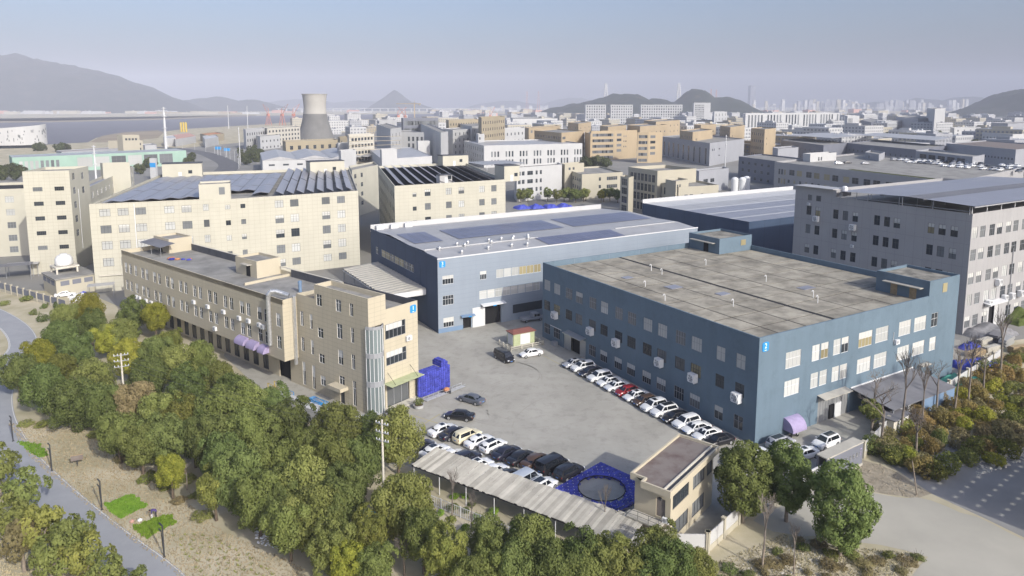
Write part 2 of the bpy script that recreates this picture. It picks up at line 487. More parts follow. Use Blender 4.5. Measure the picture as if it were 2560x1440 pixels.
def block(name, label, N, L_, R_, h, m, rm='roof_grey', left=None, right=None, style='grey', glass=(('glass_dark', 1),), par=.9, group=None, cat='building', simple=True, nv=2, tr=.64, band=False, capm=None, seed=1, blind=0.0, jl=None):
    """rectangular (or skewed) block: N near corner, L_ end of left facade, R_ end of right facade (all ground XY)"""
    N = Vector(N); L_ = Vector(L_); R_ = Vector(R_); F = L_ + R_ - N
    root = empty(name, (N.x, N.y, 0), 0, label, cat, group)
    n0 = (0, 0); l0 = tuple(L_ - N); r0 = tuple(R_ - N); f0 = tuple(F - N)
    pts = [n0, r0, f0, l0]
    LL = (L_ - N).length; LR = (R_ - N).length
    def holes(spec, L):
        if not spec: return []
        if isinstance(spec, list): return [q for q in spec if q[1] < L - .05]
        cols, floors, ww, wh = spec[:4]; kw = spec[4] if len(spec) > 4 else {}
        return grid(L, 0, h - par, cols, floors, ww, wh, **kw)
    hl = holes(left, LL); hr = holes(right, LR)
    for A, B, hs in ((l0, n0, hl), (n0, r0, hr)):
        if band and hs:
            wall(root, A, B, 0, h, [], m)
            O, d, nn, L = fr(A, B); mb = MB(); y = -.03
            for a, b, c, e in hs:
                p = O + d * a + nn * y; q = O + d * b + nn * y
                mb.quad((p.x, p.y, c), (q.x, q.y, c), (q.x, q.y, e), (p.x, p.y, e))
            tag(mb.build('windows', glass[0][0], root), kind='stuff')
        else:
            wall(root, A, B, 0, h, hs, m)
            windows(root, A, B, hs, style, nv, tr, glass, blind, simple, seed)
        if jl: joints(root, A, B, 0, h, hs, jl[0], jl[1], jl[2])
    back = MB().quad((*r0, 0), (*f0, 0), (*f0, h), (*r0, h)).quad((*f0, 0), (*l0, 0), (*l0, h), (*f0, h))
    back.build('rear_wall', m, root)
    roof(root, pts, h - par, rm)
    if par: parapet(root, pts, h - par, h, .25, capm or m)
    return root
def penthouse(root, x0, x1, y0, y1, z0, z1, m, rm='roof_grey', name='stair_house', win=(), door=None):
    """stair tower on a roof, in the frame of its building"""
    pts = [(x0, y0), (x1, y0), (x1, y1), (x0, y1)]
    mb = MB()
    for i in range(4):
        a = pts[i]; b = pts[(i + 1) % 4]; mb.quad((*a, z0), (*b, z0), (*b, z1), (*a, z1))
    q = inset(pts, .2)
    for i in range(4):
        j = (i + 1) % 4
        mb.quad((*q[j], z1 - .5), (*q[i], z1 - .5), (*q[i], z1), (*q[j], z1)); mb.quad((*pts[i], z1), (*pts[j], z1), (*q[j], z1), (*q[i], z1))
    o = mb.build(name, m, root)
    r = MB().quad((*q[0], z1 - .5), (*q[1], z1 - .5), (*q[2], z1 - .5), (*q[3], z1 - .5)).build('roof', rm, o)
    return o
def ac_unit(parent, A, B, u, z, s=1.0):
    O, d, n, L = fr(A, B); rz = math.atan2(d.y, d.x); p = O + d * u
    if 'ac' not in WCACHE:
        WCACHE['ac'] = MB().box(-.42, .42, -.42, -.08, 0, .62).box(-.38, -.33, -.4, 0, -.06, 0).box(.33, .38, -.4, 0, -.06, 0).mesh('air_conditioner', 'plastic_white')
        mb = MB(); prev = [( .23 * math.cos(t * math.pi / 6) - .1, -.425, .31 + .23 * math.sin(t * math.pi / 6)) for t in range(12)]; mb.poly(prev); WCACHE['acf'] = mb.mesh('fan_grille', 'frame_grey')
    o = put('air_conditioner', WCACHE['ac'], parent, (p.x, p.y, z), rz); o.scale = (s, s, s); put('fan_grille', WCACHE['acf'], o)
def fan_unit(parent, A, B, u, z):
    """big evaporative cooler hung under a window: white square box, round grille with blades facing along the wall"""
    O, d, n, L = fr(A, B); rz = math.atan2(d.y, d.x); p = O + d * u
    if 'fan' not in WCACHE:
        mb = MB().box(-.80, .62, -.95, -.10, 0, 1.35).box(-.7, -.6, -.9, 0, -.12, 0).box(.4, .5, -.9, 0, -.12, 0)
        WCACHE['fan'] = mb.mesh('cooler_box', 'plastic_white')
        ring = MB(); k = 18; cx, cz = -.1, .68
        for i in range(k):
            a = 2 * math.pi * i / k; b = 2 * math.pi * (i + 1) / k; y = -.97
            c = lambda t, r, yy: (cx + r * math.cos(t), yy, cz + r * math.sin(t))
            ring.quad(c(a, .66, y - .12), c(b, .66, y - .12), c(b, .56, y - .12), c(a, .56, y - .12)); ring.quad(c(a, .66, y), c(b, .66, y), c(b, .66, y - .12), c(a, .66, y - .12))
            ring.quad(c(b, .56, y), c(a, .56, y), c(a, .56, y - .12), c(b, .56, y - .12))
        WCACHE['fanr'] = ring.mesh('fan_ring', 'plastic_white')
        WCACHE['fand'] = MB().poly([(cx + .56 * math.cos(2 * math.pi * i / k), -.972, cz + .56 * math.sin(2 * math.pi * i / k)) for i in range(k)]).mesh('fan_opening', 'frame_grey')
        bl = MB()
        for i in range(5):
            t = 2 * math.pi * i / 5; q = t + .55
            bl.quad((cx, -1.0, cz), (cx + .5 * math.cos(t), -.98, cz + .5 * math.sin(t)), (cx + .52 * math.cos((t + q) / 2), -1.03, cz + .52 * math.sin((t + q) / 2)), (cx + .5 * math.cos(q), -1.06, cz + .5 * math.sin(q)))
        WCACHE['fanb'] = bl.mesh('fan_blades', 'frame_white')
    o = put('air_cooler', WCACHE['fan'], parent, (p.x, p.y, z), rz)
    put('fan_ring', WCACHE['fanr'], o); put('fan_opening', WCACHE['fand'], o); put('fan_blades', WCACHE['fanb'], o)
def text_mesh(s, size, m, name='lettering', ext=.015):
    cu = bpy.data.curves.new('t', 'FONT'); cu.body = s; cu.size = size; cu.extrude = ext; cu.align_x = 'CENTER'; cu.align_y = 'CENTER'
    o = bpy.data.objects.new('t', cu); COL.objects.link(o)
    dg = bpy.context.evaluated_depsgraph_get(); me = bpy.data.meshes.new_from_object(o.evaluated_get(dg))
    bpy.data.objects.remove(o); me.name = name; me.materials.clear(); me.materials.append(MATS[m])
    me.transform(Matrix.Rotation(R(90), 4, 'X')); return me
def number_sign(parent, A, B, u, z, s, digit):
    O, d, n, L = fr(A, B); rz = math.atan2(d.y, d.x); p = O + d * u
    pts = []; r = .22 * s; h = s / 2
    for cx, cz, a0 in ((h - r, -h + r, -90), (h - r, h - r, 0), (-h + r, h - r, 90), (-h + r, -h + r, 180)):
        for k in range(5): t = R(a0 + k * 22.5); pts.append((cx + r * math.cos(t), cz + r * math.sin(t)))
    mb = MB(); mb.poly([(x, -.07, zz) for x, zz in pts])
    for i in range(len(pts)):
        a = pts[i]; b = pts[(i + 1) % len(pts)]; mb.quad((a[0], 0, a[1]), (b[0], 0, b[1]), (b[0], -.07, b[1]), (a[0], -.07, a[1]))
    o = mb.build('number_sign', 'sign_blue', parent, (p.x, p.y, z), rz)
    put('digit', text_mesh(digit, s * .78, 'sign_white', 'digit'), o, (0, -.075, .08 * s))
    MB().box(-.16 * s, .16 * s, -.085, -.072, -.40 * s, -.34 * s).build('underline', 'sign_white', o)
def awning_flat(parent, A, B, u0, u1, z, dep, m='metal_grey', drop=.25, name='canopy', t=.12):
    O, d, n, L = fr(A, B); rz = math.atan2(d.y, d.x); p = O + d * u0; w = u1 - u0
    mb = MB(); mb.v += [(0, 0, z), (w, 0, z), (w, -dep, z - drop), (0, -dep, z - drop), (0, 0, z + t), (w, 0, z + t), (w, -dep, z - drop + t), (0, -dep, z - drop + t)]
    mb.f += [(0, 1, 2, 3), (7, 6, 5, 4), (3, 2, 6, 7), (1, 5, 6, 2), (0, 3, 7, 4), (0, 4, 5, 1)]; mb.m += [0] * 6
    return mb.build(name, m, parent, (p.x, p.y, 0), rz)
def dome_awning(parent, A, B, u0, u1, z, r, m='purple', rad=None):
    """half-barrel fabric awning"""
    O, d, n, L = fr(A, B); rz = math.atan2(d.y, d.x); p = O + d * u0; w = u1 - u0; k = 8
    mb = MB(); arc = [(-r * math.sin(i / k * math.pi / 2), r * math.cos(i / k * math.pi / 2) ) for i in range(k + 1)]
    for i in range(k):
        a, b = arc[i], arc[i + 1]
        mb.quad((0, a[0], z + a[1]), (w, a[0], z + a[1]), (w, b[0], z + b[1]), (0, b[0], z + b[1]))
    for x in (0, w): mb.poly([(x, 0, z)] + [(x, a[0], z + a[1]) for a in arc])
    return mb.build('fabric_awning', m, parent, (p.x, p.y, 0), rz)
def door_opening(parent, A, B, u0, u1, z0, z1, m='opening', name='doorway'):
    """recess with a dark interior"""
    O, d, n, L = fr(A, B); rz = math.atan2(d.y, d.x); p = O + d * u0; w = u1 - u0
    return MB().box(0, w, .5, .6, z0, z1).build(name, m, parent, (p.x, p.y, 0), rz)

# ================================================================== setting
GX0, GX1, GY0, GY1 = -9500, 9500, -250, 11500
mat('terrain', (.52, .465, .355), .95, col2=(.33, .30, .195), scale=.09, bump=.3, bscale=1.5, detail=9, thr=(.36, .66))
mat('district', (.27, .265, .25), .95, col2=(.20, .195, .18), scale=.02, detail=8)
mat('hill', (.018, .026, .018), .95, col2=(.055, .05, .036), scale=.014, detail=8, thr=(.30, .52))
mat('hill_near', (.020, .028, .017), .95, col2=(.065, .052, .034), scale=.02, detail=8, thr=(.28, .46))
mat('sandbar', (.30, .25, .18), .95, var=.15, scale=.01)
wm = mat('river_water', (.16, .155, .17), .5, var=.05, scale=.004, spec=.06)
def gridsheet(name, x0, x1, y0, y1, z, m):
    mb = MB().quad((x0, y0, z), (x1, y0, z), (x1, y1, z), (x0, y1, z)); o = mb.build(name, m); o['kind'] = 'structure'; return o
gridsheet('ground', GX0, GX1, GY0, GY1, 0, 'terrain')
sheet('industrial_ground', [(-177.65, 192.05), (-109.80, 177.30), (-57.30, 134.06), (-18.91, 112.77), (4.57, 155.02), (92.22, 136.38), (179.88, 168.04), (1900, 1400), (2600, 3300), (300, 3600), (-300, 1300), (-420, 560)], .004, 'district')
sheet('yard', [(-56.38, 131.81), (-38.77, 109.58), (-20.53, 103.40), (-15.10, 90.16), (6.62, 77.11), (15.96, 71.82), (21.28, 71.82), (30.06, 79.18), (48.41, 91.80), (61.58, 102.29), (82.18, 119.72), (93.69, 141.25), (56.70, 155.02), (21.74, 168.04), (4.84, 164.60), (-20.12, 155.02), (-42.08, 179.28), (-78.25, 196.71)], .010, 'road_concrete')
mat('side_concrete', (.27, .265, .255), .95, var=.12, scale=.15, detail=7); mat('yard_dust', (.42, .40, .345), .95, col2=(.345, .33, .285), scale=.08, detail=7)
sheet('sandy_road', ragged([(28.39, 77.11), (39.18, 84.58), (45.94, 82.70), (52.20, 81.35), (56.24, 76.31), (60.22, 68.44), (51.89, 53.84), (31.41, 53.84), (42.10, 67.17), (45.28, 70.43), (41.15, 72.54), (36.28, 73.63), (29.89, 74.76)]), .014, 'yard_dust')
sheet('side_road', [(51.18, 91.25), (53.01, 82.70), (56.31, 77.11), (60.64, 68.96), (90.49, 81.35), (75.13, 102.29), (67.66, 98.34)], .006, 'side_concrete')
pl = smooth_line([(-31.75, 61.94), (-37.85, 67.17), (-46.71, 73.63), (-56.68, 81.35), (-66.65, 89.62), (-75.67, 98.34), (-82.81, 106.55), (-88.80, 115.29), (-95.17, 127.12), (-100.85, 139.26), (-113.96, 153.24), (-134.96, 168.75), (-173.15, 192.05)])
ribbon('footpath', pl, 5.0, .016, 'asphalt_path')
for of in (-2.35, 2.2, 2.4): ribbon('path_line', pl, .09, .020, 'paint_white', off=of)
# river with its sandbars
sheet('river', [(-989.51, 794.81), (-581.00, 794.81), (-585.26, 876.56), (-564.81, 934.15), (-629.41, 1061.88), (-686.30, 1229.75), (-653.62, 1304.67), (-684.61, 1485.51), (-653.62, 1796.33), (-653.62, 2212.35), (-547.89, 2538.64), (-326.81, 2615.76), (44.57, 3926.85), (-653.62, 4114.15), (-1206.68, 3321.74), (-1232.54, 2465.93), (-1351.08, 2104.12), (-1493.99, 2053.87), (-2226.40, 1796.33)], .12, 'river_water')
sheet('sandbar', [(-562.15, 934.15), (-661.15, 1132.16), (-709.72, 1285.11), (-699.74, 1389.26), (-636.55, 1285.11), (-535.61, 1061.88), (-522.19, 934.15)], .2, 'sandbar')
sheet('far_shore', [(-2180.96, 1759.54), (-1459.25, 2005.95), (-1334.80, 2078.69), (-1215.18, 2431.10), (-1183.92, 3258.94), (-1307.24, 3599.08), (-1348.09, 2697.71), (-1457.75, 2270.74), (-1608.91, 2212.35), (-2428.80, 1960.22)], .25, 'sandbar')
# the avenue coming in from the left
av = smooth_line([(-212.62, 514.86), (-234.51, 578.26), (-272.96, 649.13), (-321.96, 726.91), (-397.72, 809.92), (-470.99, 841.94)])
ribbon('avenue', av, 16, .02, 'asphalt')
def street(name, a, b, w): ribbon(name, [a, b], w, .016, 'asphalt')
street('street', (-66.74, 196.71), (-115.25, 566.64), 9)
street('street', (-14.21, 307.11), (52.59, 325.12), 12)
street('street', (15.65, 223.72), (12.46, 360.25), 10)

# hills: real relief with ridges
def hill(name, c, peaks, size, m, seed, res=80, nz=.07, sharp=False):
    """c centre, peaks list (dx, dy, height, rx, ry)"""
    from mathutils import noise
    sx, sy = size; v = []; f = []
    for j in range(res + 1):
        for i in range(res + 1):
            x = -sx + 2 * sx * i / res; y = -sy + 2 * sy * j / res; z = 0
            for dx, dy, hh, rx, ry in peaks:
                q = ((x - dx) / rx) ** 2 + ((y - dy) / ry) ** 2
                z = max(z, hh * (max(0, 1 - math.sqrt(q)) ** 1.15) + .16 * hh * math.exp(-q * 3.0)) if sharp else max(z, hh * max(0, 1 - q) ** 1.45)
            n = noise.fractal(Vector((x / 160 + seed, y / 160, seed)), .9, 2.1, 5)
            k = min(1, z / 40)
            v.append((c[0] + x, c[1] + y, z * (1 + nz * n) + 7 * n * k - 3))
    for j in range(res):
        for i in range(res): a = j * (res + 1) + i; f.append((a, a + 1, a + res + 2, a + res + 1))
    me = bpy.data.meshes.new(name); me.from_pydata(v, [], f); me.materials.append(MATS[m])
    me.polygons.foreach_set('use_smooth', [True] * len(me.polygons))
    o = put(name, me); o['kind'] = 'structure'; return o
def at(px, d): return ((px - 1280) / 1735 * d, d)
x, y = at(85, 5200); hill('hills', (x, y), [(-60, 0, 405, 1120, 950), (330, 0, 315, 980, 800), (-480, 100, 350, 1000, 900), (640, -100, 190, 800, 700)], (1900, 1300), 'hill', 1.3, 90)
x, y = at(545, 6200); hill('hills', (x, y), [(0, 0, 120, 560, 600), (260, 0, 100, 520, 500), (-300, 100, 90, 500, 500)], (1000, 800), 'hill', 4.1, 60)
x, y = at(992, 7000); hill('hills', (x, y), [(0, 0, 178, 330, 420), (130, 0, 96, 330, 400), (-90, 0, 80, 280, 400)], (700, 600), 'hill', 7.7, 60, sharp=True)
x, y = at(1100, 9200); hill('hills', (x, y), [(-1800, 0, 130, 900, 600), (-1000, 0, 110, 900, 500), (900, 0, 110, 700, 500), (1800, 200, 150, 700, 500)], (3000, 900), 'hill', 2.2, 70)
x, y = at(1545, 3300); hill('hills', (x, y), [(0, 0, 108, 330, 330), (-170, 0, 62, 300, 300), (170, 20, 84, 260, 300), (355, 30, 122, 180, 260), (470, 40, 86, 260, 300)], (900, 520), 'hill_near', 3.3, 110, .16)
x, y = at(2560, 3300); hill('hills', (x, y), [(0, 0, 132, 330, 380), (190, 0, 120, 330, 380), (-150, 0, 56, 260, 300), (500, 100, 150, 400, 400)], (900, 560), 'hill_near', 9.1, 100, .16)
x, y = at(2290, 7800); hill('hills', (x, y), [(0, 0, 130, 500, 500), (480, 0, 150, 480, 500), (-500, 0, 90, 500, 500)], (1300, 700), 'hill', 5.1, 60)

# ================================================================== building 2 (blue hall)
def flip(cols, D, z0, z1): return [(round(D - b, 2), round(D - a, 2), z0, z1) for a, b in cols]
W, D, Hh, zr = 52.3, 55.8, 16.1, 15.0
b2 = empty('blue_factory', (34.94, 95.29, 0), R(30.7), 'long blue painted factory with flat slab roof and number 2 sign', 'factory')
LA, LB = (0, D), (0, 0); RA, RB = (0, 0), (W, 0)
cols = [(53.0, 55.2), (49.4, 51.6), (45.2, 47.4), (41.8, 44.0), (37.5, 39.6), (34.0, 36.1), (29.8, 31.9), (26.2, 28.4), (22.1, 24.3), (18.5, 20.7), (14.3, 16.5), (10.8, 13.0), (6.1, 7.8), (2.3, 4.0)]
fan_c = (1, 4, 6, 9, 11, 13)
hl3 = flip(cols, D, 10.5, 12.7); hl2 = flip(cols, D, 6.3, 8.3); hl1 = flip([c for i, c in enumerate(cols) if i not in (2, 3)], D, 1.2, 3.35)
hdoor = [(round(D - 48.0, 2), round(D - 40.6, 2), 0.0, 3.5)]
hlall = hl3 + hl2 + hl1 + hdoor
wall(b2, LA, LB, 0, Hh, hlall, 'blue')
G2 = (('glass_mid', 3), ('glass_dark', 2), ('glass_bright', 1))
windows(b2, LA, LB, hl3, 'grey', lambda w: 4 if w > 2 else 2, .6, (('glass_bright', 2), ('glass_mid', 3)), .2, seed=3)
windows(b2, LA, LB, hl2, 'dark', lambda w: 4 if w > 2 else 2, .6, (('glass_dark', 2), ('glass_curtain', 1), ('glass_mid', 2)), 0, seed=4)
windows(b2, LA, LB, hl1, 'grey', lambda w: 4 if w > 2 else 2, .6, (('glass_dark', 3), ('glass_mid', 1)), .5, seed=5)
for i in fan_c: fan_unit(b2, LA, LB, D - sum(cols[i]) / 2, 5.55)
dj = [(.0, 2.4), (5.4, 7.4)]
O_, d_, n_, L_ = fr(LA, LB)
for a, b in dj:
    MB().box(0, b - a, .1, .16, 0, 3.5).build('sliding_door', 'metal_grey', b2, (*(O_ + d_ * (D - 48 + a)), 0), math.atan2(d_.y, d_.x))
door_opening(b2, LA, LB, D - 45.6, D - 42.6, 0, 3.5)
awning_flat(b2, LA, LB, D - 46.4, D - 40.5, 4.1, 1.5)
MB().box(0, 4.0, -1.0, -.9, 3.9, 4.0).build('pipe', 'frame_white', b2, (0, 51.5, 0), R(-90))
MB().box(-.5, .5, -1.2, -.2, 0, .8).build('planter_box', 'frame_grey', b2, (0, 50.2, 0), R(-90))
rr3 = [(5.9, 9.3), (11.9, 13.7), (14.0, 15.8), (17.0, 18.8), (19.0, 20.8), (23.4, 27.0), (27.9, 31.4), (34.4, 37.9), (38.9, 42.5), (44.1, 46.1)]
hr3 = [(a, b, 10.3, 12.8) for a, b in rr3]; hr2 = [(a, b, 6.0, 8.4) for a, b in rr3]
hrd = [(14.0, 21.6, 0.0, 4.1), (44.3, 45.6, 0, 2.3)]
hrs = [(46.9, 48.3, 16.2, 17.8)]
wall(b2, RA, RB, 0, Hh, hr3 + hr2 + hrd, 'blue')
windows(b2, RA, RB, hr3, 'white', lambda w: 4 if w > 3 else 2, .58, (('glass_curtain', 3), ('glass_bright', 2), ('glass_dark', 1)), .75, seed=6, bl_frac=(.35, .45))
windows(b2, RA, RB, hr2, 'white', lambda w: 4 if w > 3 else 2, .62, (('glass_bright', 1),), .6, seed=7)
MB().box(14.0, 21.6, .12, .2, 0, 4.1).build('sliding_door', 'metal_grey', b2)
for i in range(11): MB().box(14.05 + i * .68, 14.12 + i * .68, .08, .12, 0, 4.1).build('door_rib', 'frame_grey', b2)
MB().box(16.9, 18.1, -.03, .11, 0, 2.3).build('doorway', 'opening', b2); MB().box(18.2, 19.8, -.06, .1, 0, 2.3).build('door_leaf', 'frame_white', b2)
awning_flat(b2, RA, RB, 13.7, 20.6, 4.5, 1.4, 'roof_sheet'); 
MB().box(18.9, 19.6, -.05, -.01, 4.25, 4.45).build('door_sign', 'sign_blue', b2)
dome_awning(b2, RA, RB, 6.1, 9.2, 1.0, 1.8)
number_sign(b2, RA, RB, 1.3, 14.6, 1.35, '2')
ac_unit(b2, RA, RB, 33.6, 9.3, 1.2)
MB().path([(32.9, -.06, 11.4), (32.9, -.06, 9.9), (33.2, -.06, 9.5)], .04, 5).build('pipe', 'frame_white', b2)
MB().box(41.0, 43.6, -.9, 0, 4.0, 4.2).build('door_canopy', 'roof_sheet', b2)
MB().quad((W, 0, 0), (W, D, 0), (W, D, Hh), (W, 0, Hh)).quad((W, D, 0), (0, D, 0), (0, D, Hh), (W, D, Hh)).build('rear_wall', 'blue', b2)
P2 = [(0, 0), (W, 0), (W, D), (0, D)]
roof(b2, P2, zr - .06, 'tar')
parapet(b2, P2, zr - .06, Hh, .24, 'blue')
# concrete roof slabs laid with open dark joints, a gutter between the two halves
nx, ny = 7, 10
for i in range(nx):
    for j in range(ny):
        gx = (20.2 if i >= 3 else 0)
        xs = [.3, 7.0, 13.4, 19.9, 20.55, 28.4, 36.2, 44.0, W - .3]
        x0, x1 = (xs[i], xs[i + 1]) if i < 3 else (xs[i + 1], xs[i + 2])
        y0 = .3 + (D - .6) * j / ny; y1 = .3 + (D - .6) * (j + 1) / ny
        if i == nx - 1 and (j == 0 or j >= ny - 2) and False: continue
        t = zr + rng.uniform(-.012, .012)
        MB().box(x0 + .12, x1 - .12, y0 + .11, y1 - .11, zr - .05, t).build('roof_slab', 'roof_panel_concrete', b2)
for (px, py, hh_) in ((8.0, 33, .9), (17.5, 42, 1.2), (17.2, 38.5, 1.0), (31, 40, 1.1), (30.5, 24, 1.1), (12, 15.5, 1.1), (26, 9.5, 1.2), (28.5, 12.2, 1.1), (4.5, 24, 1.0)):
    MB().path([(px, py, zr), (px, py, zr + hh_), (px - .12, py, zr + hh_ + .18), (px - .38, py, zr + hh_ + .18), (px - .42, py, zr + hh_ - .05)], .07, 6).build('vent_pipe', 'plastic_white', b2)
for (px, py, s1, s2) in ((12.2, 30, 1.4, 1.1), (16.5, 22, 1.2, .8), (33, 17, 1.6, .9), (9.5, 40, 1.0, .8)): MB().box(px - s1, px + s1, py - s2, py + s2, zr, zr + .10).build('skylight', 'solar_grey', b2)
sa = penthouse(b2, 41.6, W - .05, 46.2, D - .05, zr, 18.6, 'blue', 'roof_concrete')
MB().box(40.6, 41.6, 47.4, 54.6, 17.3, 17.45).build('door_canopy', 'roof_sheet', sa); MB().box(41.52, 41.6, 49.5, 50.9, zr, zr + 2.2).build('door', 'opening', sa)
MB().box(48.6, 50.2, 46.12, 46.2, 16.4, 17.7).build('window', 'glass_curtain', sa)
sb = penthouse(b2, 42.8, W + .01, -.012, 9.6, zr, 18.7, 'blue', 'roof_concrete')
MB().box(41.6, 42.8, 1.0, 7.8, 17.2, 17.35).build('door_canopy', 'roof_sheet', sb)
for y_ in (2.2, 5.6): MB().box(42.74, 42.8, y_, y_ + 1.2, zr, zr + 2.1).build('door', 'wood', sb)
MB().box(46.9, 48.3, -.07, -.013, 16.2, 17.8).build('window', 'glass_curtain', sb)
for x_ in (8, 17.5, 26, 34.5): MB().box(x_ - .05, x_ + .05, D - .26, D - .24, zr, Hh - .02).build('parapet_joint', 'joint_blue', b2)
# lean-to against the right facade
sh = empty('lean_to_shed', (34.94, 95.29, 0), R(30.7), 'dark roofed lean-to shed against the blue wall beside the metal door', 'shed')
mb = MB(); mb.v += [(22.0, -.01, 3.9), (39.4, -.01, 3.9), (39.4, -7.2, 3.0), (22.0, -7.2, 3.0), (22.0, -.01, 4.0), (39.4, -.01, 4.0), (39.4, -7.2, 3.1), (22.0, -7.2, 3.1)]
mb.f += [(0, 3, 2, 1), (4, 5, 6, 7), (3, 7, 6, 2), (0, 4, 7, 3), (1, 2, 6, 5)]; mb.m += [0] * 5; mb.build('roof', 'roof_metal_dark', sh)
MB().box(22.0, 39.4, -.14, -.01, 3.98, 4.16).build('flashing', 'frame_white', sh)
MB().box(30.0, 39.2, -7.1, -7.0, 0, 3.0).build('front_wall', 'blue_base', sh); MB().box(39.1, 39.2, -7.0, -.05, 0, 3.1).build('end_wall', 'blue_base', sh)
for x_ in (22.15, 26, 30): MB().box(x_ - .08, x_ + .08, -7.1, -6.94, 0, 3.0).build('post', 'frame_grey', sh)

# ================================================================== building 3 (grey-blue hall)
W, D, Hh = 76.0, 42.0, 16.3
b3 = empty('pale_blue_hall', (-15.8, 145.4, 0), R(30.7), 'pale blue-grey metal hall with solar strips on its roof and number 3 sign', 'factory')
LA, LB, RA, RB = (0, D), (0, 0), (0, 0), (W, 0)
hs = [(1.1, 3.7, 10.6, 12.5), (1.1, 3.7, 6.0, 8.1), (1.2, 3.7, 1.1, 3.2), (10.2, 11.8, 10.5, 12.4)]
st = [(14.3 + i * 2.0, 16.2 + i * 2.0, 10.4, 12.3) for i in range(6)]
st2 = [(10.0 + i * 2.0, 11.9 + i * 2.0, 6.1, 8.0) for i in range(8)]
dr = [(5.9, 7.9, 0.0, 2.5), (11.4, 15.4, 0.0, 4.3)]
wall(b3, RA, RB, 0, Hh, hs + st + st2 + dr, 'blue_grey')
windows(b3, RA, RB, hs, 'white', 4, .62, (('glass_dark', 1),), .6, seed=8)
windows(b3, RA, RB, st, 'white', 2, None, (('glass_curtain', 2), ('glass_bright', 2)), .0, seed=9)
windows(b3, RA, RB, st2, 'white', 2, .72, (('glass_bright', 3), ('glass_dark', 1)), .4, seed=10)
joints(b3, RA, RB, 0, Hh, hs + st + st2 + dr, 9.2, 1.0, 'joint_blue', .03)
for a, b, c, e in dr: door_opening(b3, RA, RB, a, b, c, e)
MB().box(8.2, 11.3, -.16, -.04, 0, 4.4).build('sliding_door', 'frame_white', b3); MB().box(15.5, 18.0, -.16, -.04, 0, 4.4).build('sliding_door', 'blue_grey', b3)
MB().box(.02, 5.9, -.05, -.012, 0, .95).build('plinth', 'blue_base', b3)
awning_flat(b3, RA, RB, 5.3, 8.6, 3.1, .9, 'blue_base'); awning_flat(b3, RA, RB, 10.3, 16.2, 4.9, 1.3, 'frame_white')
MB().box(6.9, 7.7, -.95, -.9, 2.75, 2.98).build('door_sign', 'sign_blue', b3); MB().box(12.8, 13.6, -1.36, -1.31, 4.5, 4.72).build('door_sign', 'sign_blue', b3)
MB().box(18.6, 26.5, -.05, -.012, 1.6, 3.6).build('shutter_window', 'glass_dark', b3)
number_sign(b3, RA, RB, 1.1, 15.1, 1.4, '3')
hl = flip([(40.4, 42.0), (36.5, 38.2)] + [(13.2 + i * 3.0, 16.0 + i * 3.0) for i in range(7)], D, 10.6, 12.4)
hl = [q for q in hl if q[0] > .1]
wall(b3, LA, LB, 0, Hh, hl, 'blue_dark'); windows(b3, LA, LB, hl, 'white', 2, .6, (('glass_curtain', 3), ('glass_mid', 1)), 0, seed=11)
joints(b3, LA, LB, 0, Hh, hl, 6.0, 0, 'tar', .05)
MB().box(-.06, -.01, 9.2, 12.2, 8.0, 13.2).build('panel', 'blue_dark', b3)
MB().quad((W, 0, 0), (W, D, 0), (W, D, Hh), (W, 0, Hh)).quad((W, D, 0), (0, D, 0), (0, D, Hh + 1.2), (W, D, Hh + 1.2)).build('rear_wall', 'blue_grey', b3)
# roof: two shallow gables, standing-seam sheets
yr = [0, 7.5, 15.5, 28, D - .3]; zz = [Hh - .15, Hh + .55, Hh + .35, Hh + .75, Hh - .1]
for i in range(4):
    for k in range(19):
        x0 = k * W / 19; x1 = (k + 1) * W / 19
        MB().quad((x0, yr[i], zz[i]), (x1, yr[i], zz[i]), (x1, yr[i + 1], zz[i + 1]), (x0, yr[i + 1], zz[i + 1])).build('roof_sheet', 'roof_metal', b3)
mb = MB()
for i in range(4):
    for k in range(1, 95):
        x_ = k * .8; mb.quad((x_ - .03, yr[i], zz[i] + .03), (x_ + .03, yr[i], zz[i] + .03), (x_ + .03, yr[i + 1], zz[i + 1] + .03), (x_ - .03, yr[i + 1], zz[i + 1] + .03))
tag(mb.build('roof_seams', 'roof_metal', b3), kind='stuff')
MB().box(-.05, W + .05, D - .28, D - .02, Hh - .6, Hh + 1.25).build('rear_parapet', 'white_roof', b3)
MB().box(-.1, W + .1, -.06, .12, Hh - .1, Hh + .14).build('eaves_trim', 'frame_white', b3)
MB().box(-.12, .1, 0, D - .3, Hh - .1, Hh + .3).build('verge_trim', 'blue_dark', b3)
MB().box(0.3, 30, 7.35, 7.65, Hh + .56, Hh + .72).build('ridge_cap', 'white_roof', b3)
MB().box(54, W - 1, 7.35, 7.65, Hh + .56, Hh + .72).build('ridge_cap', 'white_roof', b3)
def lerp_z(y):
    for i in range(4):
        if yr[i] <= y <= yr[i + 1]: return zz[i] + (zz[i + 1] - zz[i]) * (y - yr[i]) / (yr[i + 1] - yr[i])
    return zz[-1]
def solar_field(root, x0, x1, y0, y1, px, py, zf, m='solar', gap=.12):
    a = max(1, round((x1 - x0) / px)); b = max(1, round((y1 - y0) / py)); sx = (x1 - x0) / a; sy = (y1 - y0) / b
    for j in range(b):
        for i in range(a):
            u0, u1, v0, v1 = x0 + i * sx + gap / 2, x0 + (i + 1) * sx - gap / 2, y0 + j * sy + gap / 2, y0 + (j + 1) * sy - gap / 2
            MB().quad((u0, v0, zf(v0)), (u1, v0, zf(v0)), (u1, v1, zf(v1)), (u0, v1, zf(v1))).build('solar_panel', m, root)
zs_ = lambda y: lerp_z(y) + .12
